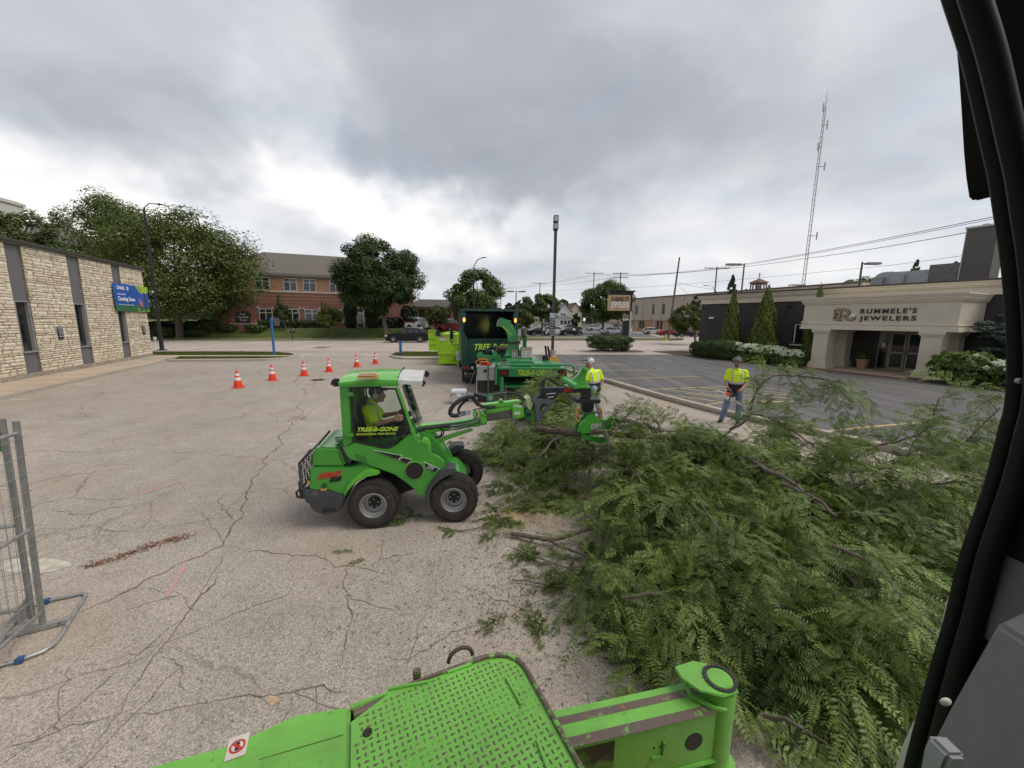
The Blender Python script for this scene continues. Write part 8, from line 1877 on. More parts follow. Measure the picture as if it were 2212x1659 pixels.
def person(label,P,ang,J,shirt_len,trousers,face,helm,colors,seated=False,tone=skin,dark_hem=True,loc_z=0.):
 """J: joints in the person's frame. body is one continuous skin surface, clothes lie over it"""
 T=root('person',label,'person',(P[0],P[1],loc_z),ang,'tree workers on the site')
 b_=MB();hd=V3(J['head']);head_geo(b_,hd,face)
 ch=V3(J['chest']);pv=V3(J['pelvis']);nk=V3(J['neck']);w=J.get('wide',1.)
 chain(b_,[nk+Vector((0,0,-.03)),hd+Vector((0,0,-.05))],[.060,.054])
 ax=(V3(J['sh_r'])-V3(J['sh_l']));axn=ax.normalized()
 def torso(mb,g,z_to=None):
  for k in range(7):
   u=k/6;c=pv.lerp(ch,u);hw=(.125,.118,.112,.122,.135,.145,.13)[k]*w;caps(mb,c-axn*hw*.62,c+axn*hw*.62,.105+g+.018*math.sin(u*3),.105+g+.018*math.sin(u*3),12)
  caps(mb,V3(J['sh_l'])+Vector((0,0,.0)),V3(J['sh_r']),.062+g,.062+g);caps(mb,nk+Vector((0,0,-.02)),ch,.065+g,.11+g)
 torso(b_,-.012)
 for s in 'lr':
  chain(b_,[J['sh_'+s],J['el_'+s],J['wr_'+s]],[.052,.040,.027]);chain(b_,[J['hip_'+s],J['kn_'+s],J['an_'+s]],[.080,.056,.040])
 bake_remesh(b_,'body',.011,tone,T,3)
 # shirt: yellow yoke, black lower part, sleeves to above the elbow
 s_=MB();torso(s_,.012)
 for s in 'lr':a,e=V3(J['sh_'+s]),V3(J['el_'+s]);caps(s_,a,a.lerp(e,.72),.071,.066)
 sh=bake_remesh(s_,'shirt',.013,None,T,3);me=sh.data;me.materials.append(hiviz);me.materials.append(hivb);me.materials.append(reflt)
 up_ax=(ch-pv).normalized();L=(ch-pv).length;split=J.get('split',.42)*L
 for p in me.polygons:
  c=p.center;v=(c-pv).dot(up_ax);lat=(c-pv-up_ax*v).dot(axn);m_=0;arm_out=abs(lat)>.215*w
  if v<split and dark_hem and not arm_out:m_=1
  if dark_hem and abs(v-split-.02)<.028 and not arm_out:m_=2
  if v>split and abs(abs(lat)-.105)<.022:m_=2
  p.material_index=m_
  # trousers
 t_=MB();
 for s in 'lr':chain(t_,[J['hip_'+s],J['kn_'+s],V3(J['an_'+s])+Vector((0,0,-.02))],[.104,.078,.066])
 caps(t_,V3(J['hip_l'])+Vector((0,0,.04)),V3(J['hip_r'])+Vector((0,0,.04)),.108,.108)
 tt=bake_remesh(t_,'trousers',.013,trousers,T,2)
 for s in 'lr':
  a=V3(J['an_'+s]);f=V3(J.get('toe_'+s,(0,-1,0))).normalized();q=MB();caps(q,a+Vector((0,0,-.02)),a+Vector((0,0,-.045))+f*.02,.05,.05);caps(q,a+Vector((0,0,-.055))-f*.03,a+Vector((0,0,-.06))+f*.15,.042,.036)
  bt=bake_remesh(q,'boot',.011,boot,T,2)
 return T
 # right-hand worker, facing the camera, saw held across his thighs
p2=gp(1581,914)
J=dict(head=(-.02,-.03,1.715),neck=(0,.0,1.53),chest=(.0,.0,1.38),pelvis=(.0,.03,.93),sh_l=(-.195,.0,1.455),sh_r=(.195,.0,1.455),el_l=(-.27,-.03,1.17),el_r=(.27,-.04,1.16),wr_l=(-.19,-.21,.955),wr_r=(.05,-.25,.94),hip_l=(-.10,.02,.92),hip_r=(.10,.03,.92),kn_l=(-.19,-.03,.49),kn_r=(.13,.0,.48),an_l=(-.27,.02,.10),an_r=(.14,.08,.10),toe_l=(-.6,-1,0),toe_r=(.2,-1,0),split=.45)
W2=person('standing worker in yellow shirt holding an orange and white chainsaw low in front of him',(p2.x,p2.y),-22,J,0,jeans,(-.25,-1,-.12),None,None)
camo=mat('helmet_camo',(.13,.12,.10),.5,var=.5,vs=18,c2=(.05,.05,.045),c2s=22,c2lo=.45,c2hi=.55)
helmet((-.02,-.03,1.725),(-.25,-1,0),W2,camo,mat('visor_camo',(.09,.095,.08),.6,var=.5,vs=25),camo=True)
gx=MB();f_=Vector((-.25,-1,-.12)).normalized();r_=f_.cross(Vector((0,0,1))).normalized();hc=Vector((-.02,-.03,1.715))
for s in(-1,1):gx.sphere(tuple(hc+f_*.10+r_*s*.036-Vector((0,0,.015))),.028,10,6,(1,.5,.7))
gx.build('sunglasses',mat('glasses_black',(.01,.01,.01),.1,spec=.8),W2,smooth=True)
bd=MB();bd.sphere(tuple(hc+f_*.052-Vector((0,0,.085))),.058,14,8,(1.0,.95,.72));bd.build('beard',skind,W2,smooth=True)
hand('glove',J['wr_l'],(.25,-.35,-1),(.3,-1,.2),(.6,0,-.3),glove,W2,1.15);hand('glove',J['wr_r'],(-.25,-.3,-1),(-.3,-1,.2),(-.6,0,-.3),glove,W2,1.15)
for k in('wr_l','wr_r'):q=MB();a=V3(J[k]);q.cyl(tuple(a+Vector((0,.01,.055))),tuple(a+Vector((0,-.005,-.01))),.040,.042,14);q.build('glove_cuff',glovec,W2)
def chainsaw(name,label,loc,rot,s=1.,barlen=.45):
 T=root(name,label,'chainsaw',loc);T.rotation_euler=rot;og=mat('saw_orange',(.72,.12,.02),.5);wh=mat('saw_white',(.62,.61,.58),.5)
 q=MB();q.prism([(-.16,-.05),(.10,-.05),(.13,.0),(.10,.06),(-.14,.07)],-.055,.045);q.build('body',wh,T,bevel=.015)
 q=MB();q.prism([(-.14,.07),(.06,.065),(.03,.13),(-.10,.14)],-.05,.045);q.build('engine_cover',og,T,bevel=.02)
 q=MB();q.tube([(-.15,0,-.03),(-.30,0,-.04),(-.36,0,.0),(-.34,0,.06),(-.15,0,.08)],.018,8);q.build('rear_handle',wh,T,smooth=True)
 q=MB();q.tube([(.03,-.07,-.04),(.02,-.085,.08),(.0,-.05,.18),(-.02,.03,.19),(-.02,.075,.10),(-.02,.075,-.03)],.013,8);q.build('front_handle',blackpl,T,smooth=True)
 q=MB();q.cbox((.09,-.01,.12),(.012,.13,.09),(0,.35,0));q.build('hand_guard',blackpl,T,bevel=.008)
 bl=[(.10,-.042),(barlen+.05,-.036),(barlen+.09,-.022),(barlen+.105,0),(barlen+.09,.022),(barlen+.05,.036),(.10,.04)]
 q=MB();q.prism(bl,-.037,-.031);o=q.build('guide_bar',mat('bar_steel',(.50,.51,.50),.35,.6),T)
 q=MB();pts=[(p[0],-.034,p[1])for p in bl];q.tube(pts,.008,4);q.build('chain',mat('chain_dark',(.10,.09,.08),.5,.6),o)
 text('lettering','STIHL',.045,Matrix.Translation((.17,-.0375,-.016))@Matrix.Rotation(R(90),4,'X'),mat('print_grey',(.2,.2,.2),.7),o,.0003)
 return T
m2=Matrix.Translation(W2.location)@Matrix.Rotation(R(-22),4,'Z')
chainsaw('chainsaw','orange and white chainsaw held across the thighs of the standing worker',tuple(m2@Vector((-.20,-.34,.76))),(R(8),R(24),R(-12)))
# left-hand worker behind the crane beam, looking left
p1=gp(1279,905)
J=dict(head=(-.13,-.02,1.60),neck=(-.09,.0,1.44),chest=(-.04,.0,1.29),pelvis=(.04,.02,.88),sh_l=(-.15,-.17,1.36),sh_r=(.08,.17,1.36),el_l=(-.17,-.22,1.07),el_r=(.19,.20,1.10),wr_l=(-.28,-.12,.90),wr_r=(.13,.05,.86),hip_l=(.02,-.09,.87),hip_r=(.06,.10,.87),kn_l=(-.06,-.11,.47),kn_r=(.09,.11,.47),an_l=(-.03,-.12,.10),an_r=(.20,.13,.10),toe_l=(-1,-.5,0),toe_r=(-1,-.6,0),split=.42,wide=.95)
# turn so that the far shoulder sits to the right in view
W1=person('worker in yellow shirt and white helmet looking left beside the chipper',(p1.x,p1.y),-32,J,0,jeansp,(-1,-.65,-.12),None,None)
whm=mat('helmet_white',(.60,.60,.60),.35,var=.35,vs=9,c2=(.08,.08,.09),c2s=11,c2lo=.56,c2hi=.6)
helmet((-.13,-.02,1.615),(-1,-.65,0),W1,whm,mat('visor_smoke',(.13,.13,.13),.3,var=.3,vs=20))
q=MB();hc=Vector((-.13,-.02,1.60));q.sphere(tuple(hc+Vector((-.045,-.025,-.075))),.058,12,8,(.95,.95,.7));q.build('beard',skind,W1,smooth=True)
hand('glove',J['wr_r'],(-.1,-.1,-1),(-1,-.2,0),(0,-1,0),glove,W1,1.15);hand('glove',J['wr_l'],(-.5,0,-.8),(-.6,-1,.2),(0,1,-.3),glove,W1,1.15)
q=MB();a=V3(J['wr_r']);q.cyl(tuple(a+Vector((0,.01,.055))),tuple(a),.040,.042,14);q.build('glove_cuff',glovec,W1)
m1=Matrix.Translation(W1.location)@Matrix.Rotation(R(-32),4,'Z')
chainsaw('chainsaw','small white-bodied top-handle chainsaw in the hand of the worker by the chipper',tuple(m1@Vector((-.30,-.13,.80))),(0,R(70),R(-20)),1.,.3)
# loader driver, seated, profile to the right
hs=S(850,335,.6);so=S(775,450,.6);hp=(rp1[0]+.20,1.18)
J=dict(head=(hs[0],.60,hs[1]),neck=(so[0]+.05,.60,so[1]+.10),chest=(so[0]+.02,.60,so[1]-.03),pelvis=(hp[0],.60,hp[1]+.03),sh_l=(so[0],.42,so[1]),sh_r=(so[0],.78,so[1]),el_l=(so[0]+.13,.36,1.36),el_r=(so[0]+.16,.84,1.36),wr_l=(so[0]+.37,.42,1.40),wr_r=(so[0]+.40,.74,1.42),hip_l=(hp[0]+.05,.50,hp[1]),hip_r=(hp[0]+.05,.70,hp[1]),kn_l=(hp[0]+.46,.46,1.22),kn_r=(hp[0]+.46,.74,1.22),an_l=(hp[0]+.56,.46,.86),an_r=(hp[0]+.56,.74,.86),toe_l=(1,0,0),toe_r=(1,0,0),wide=.9)
OP=person('driver in yellow shirt and ear defenders seated in the green loader cab',FLo.loc(),FLo.ang,J,0,hivb,(1,0,-.03),None,None,dark_hem=False)
q=MB();c_=Vector(J['head']);q.sphere(tuple(c_+Vector((-.012,0,.035))),.1,18,10,(1.05,.86,.98));q.build('cap',mat('cap_grey',(.07,.07,.075),.8),OP,smooth=True)
q=MB();q.cbox(tuple(c_+Vector((.10,0,.065))),(.10,.13,.012),(0,.12,0));q.build('cap_peak',mat('cap_grey',(.07,.07,.075),.8),OP,bevel=.004)
for s in(-1,1):q=MB();q.cyl(tuple(c_+Vector((-.01,.078*s,-.01))),tuple(c_+Vector((-.01,.112*s,-.01))),.042,.036,16);q.build('ear_muff',mat('muff_white',(.55,.54,.54),.5),OP,bevel=.008)
q=MB();q.tube([tuple(c_+Vector((-.01,.10*math.cos(a),.02+.115*math.sin(a))))for a in[math.pi*k/10 for k in range(11)]],.012,6);q.build('headband',mat('muff_white',(.55,.54,.54),.5),OP,smooth=True)
hand('hand',J['wr_l'],(1,.1,.1),(0,.3,1),(0,.6,-1),skin,OP,1.0);hand('hand',J['wr_r'],(1,-.1,.1),(0,-.3,1),(0,-.6,-1),skin,OP,1.0)
# ================================================================ the machine the view is taken from
ld=bpy.data.materials.new('lime_worn');ld.use_nodes=True;t=NT(ld.node_tree);b=t.n['Principled BSDF'];tc=t.new('ShaderNodeTexCoord').outputs['Object']
c=t.mix(1.,(.165,.45,.062),t.rng(t.noise(tc,3,5,.6),.3,.7,.82,1.12),'MULTIPLY');c=t.mix(t.rng(t.noise(t.mapping(tc,(2,30,8),(0,0,.5)),4,5,.7),.58,.72,0,.35),c,(.30,.58,.16));c=t.mix(t.rng(t.noise(t.mapping(tc,(1,1,1),loc=(4,4,0)),6,6,.7),.5,.72,0,.5),c,(.12,.22,.05));c=t.mix(t.rng(t.noise(tc,17,6,.7),.60,.68,0,.8),c,(.10,.22,.04));c=t.mix(t.rng(t.noise(tc,9,8,.75),.67,.70),c,(.13,.075,.05))
t.put(b.inputs['Base Color'],c);b.inputs['Roughness'].default_value=.42;b.inputs['Coat Weight'].default_value=.15
def wornmat(name,lo,hi,sc_=14):
 m=bpy.data.materials.new(name);m.use_nodes=True;t=NT(m.node_tree);b=t.n['Principled BSDF'];tc=t.new('ShaderNodeTexCoord').outputs['Object']
 c=t.mix(t.rng(t.noise(tc,sc_,7,.72),lo,hi),(.165,.45,.062),(.12,.085,.07));c=t.mix(t.rng(t.noise(tc,30,5,.7),.62,.66),c,(.30,.11,.03))
 t.put(b.inputs['Base Color'],c);b.inputs['Roughness'].default_value=.5;return m
rim_worn=wornmat('rim_worn',.40,.46);lug_worn=wornmat('lug_worn',.40,.47,4);bandm=wornmat('band_worn',.34,.44,22)
DZ=1.35;G3=lambda x,y,z=DZ:(gp(x,y,z).x,gp(x,y,z).y)
WM=root('work_machine','large lime green work machine seen from its cab: tread deck, swing arm and door frame','machine')
def ext(a,b_,k):return(a[0]+(b_[0]-a[0])*k,a[1]+(b_[1]-a[1])*k)
seam0=G3(758,1560);seam1=ext(G3(758,1560),G3(757,1659),3.5);rb0=G3(1139,1453);rb1=ext(rb0,G3(1253,1659),2.2)
deck=[seam1,seam0,G3(835,1502),G3(845,1488),G3(882,1480),G3(1049,1421),G3(1079,1417),G3(1098,1419),G3(1117,1427),G3(1131,1440),G3(1141,1455),rb1]
q=MB();q.prism(deck,DZ-.03,DZ,'z');q.build('tread_deck',ld,WM)
q=MB();q.prism([seam1,seam0,G3(835,1505),G3(845,1492),deck[4],deck[5],deck[6],deck[7],deck[8],deck[9],deck[10],rb1],DZ-.22,DZ-.035,'z');q.build('deck_skirt',ld,WM)
rimp=[Vector((p[0],p[1],DZ+.004))for p in deck[4:]];q=MB();q.tube(rimp,[.006]+[.011]*(len(rimp)-1),8);q.build('rim_bar',rim_worn,WM,smooth=True)
for(a,b_)in(((838,1490),(925,1474)),((966,1454),(1018,1436)),((1094,1466),(1126,1524)),((1160,1600),(1190,1680))):
 p0,p1=G3(*a),G3(*b_);q=MB();q.tube([(p0[0],p0[1],DZ+.004),(p1[0],p1[1],DZ+.004)],.0065,8);q.build('weld_bead',ld,WM,smooth=True)
 # raised tread lugs in the alternating pattern of chequer plate
def lugs():
 r_=random.Random(2);V=[];F=[];xs=[p[0]for p in deck];ys=[p[1]for p in deck];rim=deck[4:]
 u=Vector((math.cos(R(28)),math.sin(R(28))));v=Vector((-u.y,u.x));s=.0235;n=64
 def inside(x,y):
  c=False;j=len(deck)-1
  for i in range(len(deck)):
   a,b_=deck[i],deck[j]
   if(a[1]>y)!=(b_[1]>y)and x<(b_[0]-a[0])*(y-a[1])/(b_[1]-a[1])+a[0]:c=not c
   j=i
  return c
 o=Vector(G3(1000,1560))
 for i in range(-n,n):
  for j in range(-n,n):
   p=o+u*(i*s)+v*(j*s)
   if not(inside(p.x,p.y)and inside(p.x+.02,p.y)and inside(p.x-.02,p.y)and inside(p.x,p.y+.022)and inside(p.x+.016,p.y+.014)):continue
   a=u if(i+j)%2 else v;w=Vector((-a.y,a.x));L,W_2,h=.0098,.0033,.0035;k=len(V)
   for(l,ww,z)in((-1,0,0),(-.5,-1,0),(.5,-1,0),(1,0,0),(.5,1,0),(-.5,1,0),(-.6,0,1),(-.3,-.5,1),(.3,-.5,1),(.6,0,1),(.3,.5,1),(-.3,.5,1)):q=p+a*(l*L)+w*(ww*W_2);V.append((q.x,q.y,DZ+z*h))
   for m_ in range(6):F.append((k+m_,k+(m_+1)%6,k+6+(m_+1)%6,k+6+m_))
   F.append((k+6,k+7,k+8,k+9));F.append((k+6,k+9,k+10,k+11))
 npmesh('tread_lugs',V,F,lug_worn,WM,'stuff')
lugs()
p=gp(794,1583,DZ);MB().cyl((p.x,p.y,DZ+.0005),(p.x,p.y,DZ+.0035),.016,n=20).build('drain_hole',mat('decal_black',(.02,.018,.015),.5),WM)
# smooth hood plate on the left with seam, sticker
hoodp=[ext(G3(500,1603),G3(310,1655),3.5),G3(500,1603),G3(635,1541),G3(757,1521),ext(seam0,G3(757,1521),.98),(seam0[0]-.002,seam0[1]),(seam1[0]-.002,seam1[1]),(-1.4,seam1[1])]
q=MB();q.prism([hoodp[0],hoodp[1],hoodp[2],hoodp[3],(seam0[0]-.003,seam0[1]),(seam1[0]-.003,seam1[1]),(hoodp[0][0],seam1[1])],DZ-.12,DZ-.001,'z');q.build('hood_plate',ld,WM,bevel=.012)
a,b_=G3(560,1640),G3(742,1587);q=MB();q.tube([(a[0],a[1],DZ-.001),((a[0]+b_[0])/2,(a[1]+b_[1])/2,DZ),(b_[0],b_[1],DZ)],.0016,4);q.build('hood_seam',mat('seam_brown',(.09,.10,.03),.8),WM)
pc=G3(513,1613);an=24
st_=MB();M_=Matrix.Translation((pc[0],pc[1],DZ+.0005))@Matrix.Rotation(R(an),4,'Z');st_.box(-.030,.030,-.040,.040,0,.0012,M_);so_=st_.build('warning_sticker',mat('sticker_cream',(.62,.55,.48),.5),WM)
q=MB();q.lathe([(.018,.0015),(.024,.0015),(.024,.0022),(.018,.0022)],(0,0,0),'z',24);q.box(-.004,.004,-.020,.020,.0015,.0024,Matrix.Rotation(R(45),4,'Z'));q.v=[tuple(M_@Vector(v))for v in q.v];q.build('prohibition_ring',mat('sticker_red',(.50,.03,.02),.5),so_)
q=MB();q.cbox((0,0,.0018),(.012,.03,.001));q.v=[tuple(M_@Vector(v))for v in q.v];q.build('pictogram',mat('decal_black',(.02,.018,.015),.5),so_)
# pipe lying in the notch, lug and lifting eye
q=MB();q.prism([G3(755,1520),G3(846,1487),G3(852,1494),G3(757,1532)],DZ-.10,DZ-.001,'z');q.build('deck_border',ld,WM,bevel=.004);q=MB();q.prism([G3(757,1532),G3(850,1494),G3(840,1512),G3(758,1570)],DZ-.13,DZ-.10,'z');q.build('notch_floor',mat('decal_black',(.02,.018,.015),.5),WM)
a,b_=gp(764,1546,DZ-.02),gp(832,1517,DZ-.02);q=MB();q.tube([tuple(a),tuple(b_)],.020,18);q.build('hinge_pipe',rim_worn,WM,smooth=True,ang=50)
a=gp(901,1476,DZ-.02);q=MB();q.box(a.x-.014,a.x+.014,a.y-.012,a.y+.016,a.z-.05,a.z+.062);q.build('tab',rim_worn,WM,bevel=.004)
a,b_=gp(968,1436,DZ-.01),gp(1020,1418,DZ-.01);m_=(a+b_)/2;d=(b_-a)/2;q=MB();q.tube([m_-d*math.cos(math.pi*k/14)+Vector((0,.01,.052*math.sin(math.pi*k/14)))for k in range(15)],.0085,10);q.build('lifting_eye',mat('eye_rust',(.10,.065,.05),.7,.2,var=.3,vs=20),WM,smooth=True)
# swing arm
DT=DZ
DZ=1.30
A0,A1,A2,A3=gp(1207,1537,DZ),gp(1501,1473,DZ),gp(1562,1514,DZ),gp(1236,1602,DZ)
ad=(A1-A0).normalized();an_=Vector((ad.y,-ad.x,0));wA=(A3-A0).dot(an_);L0=-.30;pass;L1=(A2-A0).dot(ad)-.02;hA=.26
FA=Fr(A0,math.degrees(math.atan2(ad.y,ad.x)))
MA=Matrix.Translation((A0.x,A0.y,0))@Matrix.Rotation(R(FA.ang),4,'Z')
def wmb(mb):mb.v=[tuple(MA@Vector(v))for v in mb.v];return mb
q=MB();q.box(L0,L1,-wA,0,DZ-hA+.02,DZ-.012);wmb(q).build('swing_arm',ld,WM,bevel=.005)
q=MB();q.box(L0,L1,-wA-.012,.008,DZ-.012,DZ);q.box(L0,L1,-wA-.012,.008,DZ-hA+.008,DZ-hA+.02);wmb(q).build('arm_flange',ld,WM,bevel=.003)
for(y0,y1)in((-.052,-.022),(-.137,-.100)):q=MB();q.box(L0,L1-.03,y0,y1,DZ+.0003,DZ+.0011);wmb(q).build('worn_strip',bandm,WM)
c_=Vector((L1-.115,-wA-.0005,DZ-.135));q=MB();q.cyl((c_.x,-wA-.003,c_.z),(c_.x,-wA+.0,c_.z),.038,n=28);wmb(q).build('round_opening',mat('decal_black',(.02,.018,.015),.5),WM)
q=MB();x=L1-.30;q.box(x,x+.05,-wA-.008,-wA,DZ-.165,DZ-.155);q.box(x+.045,x+.053,-wA-.008,-wA,DZ-.155,DZ-.10);wmb(q).build('bracket',ld,WM)
for dx,dz in((.008,.118),(.035,.118)):q=MB();q.cyl((x+dx,-wA-.002,DZ-dz),(x+dx,-wA,DZ-dz),.0045,n=8);wmb(q).build('bolt_hole',mat('decal_black',(.02,.018,.015),.5),WM)
q=MB();q.box(L0,L0+.48,-wA-.0012,-wA,DZ-.24,DZ-.04);wmb(q).build('grease_stain',mat('grease',(.05,.045,.02),.6,var=.4,vs=10,c2=(.12,.30,.03),c2s=5,c2lo=.45,c2hi=.62),WM)
cx_=L1+.02;q=MB();q.cyl((cx_,-.075,.55),(cx_,-.075,DZ+.05),.060,n=28);q.cyl((cx_,-.075,.5),(cx_,-.075,DZ-.30),.085,n=24);wmb(q).build('pivot_cylinder',ld,WM,smooth=True,ang=50)
zl=DZ+.075;q=MB();q.prism([(cx_-.15,-.035),(cx_-.145,.02),(cx_-.05,.03),(cx_+.01,.0),(cx_+.05,-.03),(cx_+.068,-.075),(cx_+.03,-.135),(cx_-.04,-.14),(cx_-.115,-.10)],zl-.012,zl,'z');wmb(q).build('lid',ld,WM,bevel=.003)
q=MB();q.cyl((cx_,-.075,DZ+.05),(cx_,-.075,zl-.013),.05,n=24);wmb(q).build('sprocket_seat',blackpl,WM)
q=MB();q.cyl((cx_,-.07,zl),(cx_,-.07,zl+.004),.047,n=30);wmb(q).build('cap_disc',ld,WM,bevel=.0015)
q=MB()
for k in range(22):a=2*math.pi*k/22;q.lathe([(.0032,.0),(.0075,.0),(.0075,.006),(.0032,.006)],(cx_+math.cos(a)*.058,-.07+math.sin(a)*.058,zl),'z',10)
wmb(q).build('roller_chain',mat('chain_dark',(.10,.09,.08),.5,.6),WM,kind='stuff');q=MB();q.lathe([(.050,.0005),(.064,.0005),(.064,.002),(.050,.002)],(cx_,-.07,zl),'z',30);wmb(q).build('chain_bed',blackpl,WM)
q=MB();q.tube([(cx_-.13,-.03,zl-.02),(cx_-.125,-.06,zl-.06),(cx_-.06,-.12,zl-.07),(cx_-.02,-.14,zl-.07)],.010,6);wmb(q).build('grease_pipe',ld,WM,smooth=True)
q=MB();q.tube([(cx_-.13,-wA+.02,DZ-hA),(cx_-.12,-wA+.0,DZ-hA-.12),(cx_-.13,-wA-.0,DZ-hA-.3)],.02,8);wmb(q).build('hose',hosem,WM,smooth=True)
q=MB();q.prism([(-.2,-.55),(cx_+.0,-.42),(cx_-.12,-.16),(-.2,-.16)],DZ-.56,DZ-.52,'z');wmb(q).build('red_step',mat('step_red',(.42,.09,.08),.7,var=.25,vs=8),WM,bevel=.01)
# cab door frame and trim on the right, at arm's length
def band(name,edge,width,Y0,Y1,m_,bevel=.01,xs=None):
 q=MB();out=[];inn=[];Y0,Y1=Y1,Y0
 for(x,y)in edge:p=dp(x,y,Y0);out.append(p)
 if xs is None:inn=[p+Vector((width,0,0))for p in out]
 else:inn=[dp(x,y,Y0)for(x,y)in xs]
 n=len(out);dy=Vector((0,Y1-Y0,0));V=out+inn+[p+dy for p in out]+[p+dy for p in inn];q.v=[tuple(v)for v in V]
 for i in range(n-1):q.f+=[(i,i+1,n+i+1,n+i),(2*n+i,3*n+i,3*n+i+1,2*n+i+1),(i,2*n+i,2*n+i+1,i+1),(n+i,n+i+1,3*n+i+1,3*n+i)]
 q.f+=[(0,n,3*n,2*n),(n-1,3*n-1,4*n-1,2*n-1)];q.mi=[0]*len(q.f);return q.build(name,m_,WM,bevel=bevel)
rub=mat('door_rubber',(.007,.007,.0075),.6,var=.1,spec=.25);rub2=mat('door_frame_black',(.004,.004,.0045),.7,spec=.15);trim=mat('cab_trim_grey',(.20,.20,.21),.65,var=.06,vs=60,bump=.12,bs=160);cream=mat('cab_cream',(.50,.49,.44),.4)
edge=[(2030,-60),(2048,0),(2080,100),(2105,200),(2127,300),(2143,370),(2155,450),(2166,520),(2175,600),(2182,700),(2184,800),(2178,880),(2165,930),(2136,1040),(2105,1130),(2075,1220),(2046,1340),(2016,1440),(1990,1535),(1962,1640),(1945,1710)]
P_=[]
def smooth(pts,Y,dx=0.):
 P=[dp(x+dx,y,Y)for x,y in pts];Q=[]
 for i in range(len(P)-1):
  p0,p1,p2,p3=P[max(i-1,0)],P[i],P[i+1],P[min(i+2,len(P)-1)]
  for k in range(5):u=k/5;Q.append(.5*((2*p1)+(p2-p0)*u+(2*p0-5*p1+4*p2-p3)*u*u+(3*p1-p0-3*p2+p3)*u**3))
 return Q+[P[-1]]
q=MB();q.tube(smooth(edge,.60,14),.011,10);q.build('door_seal',rub,WM,smooth=True)
q=MB();q.tube(smooth(edge,.55,58),.013,10);q.build('door_seal',rub,WM,smooth=True)
band('door_pillar',[(x+12,y)for x,y in edge],.55,.62,.70,rub2)
band('inner_frame',[(x+62,y)for x,y in edge[8:]],.4,.50,.56,rub)
tr_=[(2260,1270),(2205,1318),(2150,1345),(2125,1390),(2085,1460),(2046,1530),(2016,1590),(2000,1640),(1992,1700)]
band('door_trim',tr_,.45,.40,.50,trim,.006)
band('trim_step',[(2300,1060),(2215,1110),(2160,1230),(2125,1330),(2118,1372),(2145,1372)],.4,.50,.545,mat('trim_step_grey',(.12,.12,.125),.7),.004)  # step panel in a darker grey than the trim
band('trim_lip',[(2004,1585),(1990,1620),(1984,1659),(1984,1700)],.022,.385,.41,mat('trim_lip_grey',(.30,.31,.33),.5),.004)
p=dp(2043,1516,.42);MB().sphere(tuple(p),.0052,14,8,(1.3,.6,1)).build('white_clip',mat('clip_white',(.62,.64,.55),.4),WM,smooth=True)
band('door_edge_cream',[(2072,1256),(2056,1262),(2040,1300),(2030,1345),(2030,1385),(2040,1410)],.05,.66,.69,cream,.004)
band('door_edge_cream',[(1996,1525),(1968,1560),(1950,1600),(1938,1630),(1928,1665),(1920,1710)],.05,.66,.69,cream,.004)
band('mirror_housing',[(2062,112),(2066,160),(2071,230),(2077,330),(2082,385),(2089,430),(2100,437)],.05,.80,.86,rub2,.012,[(2098,112),(2115,160),(2130,230),(2140,330),(2144,385),(2142,410),(2136,420)])
band('mirror_cap',[(2070,104),(2060,116),(2063,140),(2070,156)],.03,.795,.865,mat('cap_pale_grey',(.30,.32,.33),.4),.006)
p=dp(2196,822,.585);MB().cyl(tuple(p),tuple(p+Vector((0,-.006,0))),.004,n=10).build('screw',galv,WM)
# unseen cab body and roof around the viewpoint, added to shade arm and near ground
q=MB();q.box(-.75,1.0,-1.5,.12,3.38,3.45);q.build('cab_roof',cream,WM,bevel=.02)
q=MB();q.box(-.75,1.0,-1.5,-1.44,1.5,3.38);q.box(-.75,-.70,-1.44,-.1,1.5,3.38);q.box(.95,1.0,-1.44,.1,1.5,3.38);q.build('cab_wall',cream,WM)
q=MB();q.box(-1.2,1.1,-3.2,.45,.55,1.45);q.build('machine_body',ld,WM,bevel=.03)
MB().box(-.25,.25,-.55,-.15,1.5,1.95).build('seat',mat('seat_black',(.02,.02,.021),.7),WM,bevel=.05)
# ================================================================ temporary fence, lower left
fg=mat('fence_galvanised',(.36,.36,.35),.42,.55,var=.2,vs=9,c2=(.20,.19,.17),c2s=14,c2lo=.58,c2hi=.7);fgd=mat('fence_post_dull',(.27,.27,.255),.5,.5,var=.2,vs=9)
PB,PA=gp(*F1(264,1272),.05),gp(*F1(202,1236),.05)
def fence(label,P,far,hp,L,px):
 d=Vector((far.x-P.x,far.y-P.y,0)).normalized();an=math.degrees(math.atan2(d.y,d.x));T=root('mesh_fence',label,'fence',(P.x,P.y,0),an,'temporary mesh fence panels at the lot edge')
 MB().cyl((0,0,.03),(0,0,hp),.022,n=16).build('post',fgd,T,smooth=True,ang=40);MB().cyl((L,0,.03),(L,0,hp),.022,n=16).build('post',fgd,T,smooth=True,ang=40)
 for z in(hp-.10,hp*.50,.16):MB().cyl((.02,0,z),(L-.02,0,z),.016,n=12).build('rail',fg,T,smooth=True,ang=40)
 q=MB();r_=random.Random(int(L*100));n=int(L/.062)
 for k in range(1,n):x=k*L/n;q.tube([(x+r_.uniform(-.004,.004),.026,.14),(x,.027,hp*.55),(x+r_.uniform(-.004,.004),.026,hp-.08)],.0022,4)
 for k in range(11):z=.20+k*(hp-.34)/10;q.tube([(-.03,-.0,z-.006),(-.028,.028,z),(.05,.031,z+.004),(L*.5,.031,z-.004),(L+.03,.028,z)],.0022,4)
 q.build('mesh_wires',fg,T,kind='stuff')
 tp=dp(px,944,(P.y));k=(tp.x-P.x)/hp;T.rotation_euler=(Matrix.Rotation(math.atan(k),4,'Y')@Matrix.Rotation(R(an),4,'Z')).to_euler()
 return T
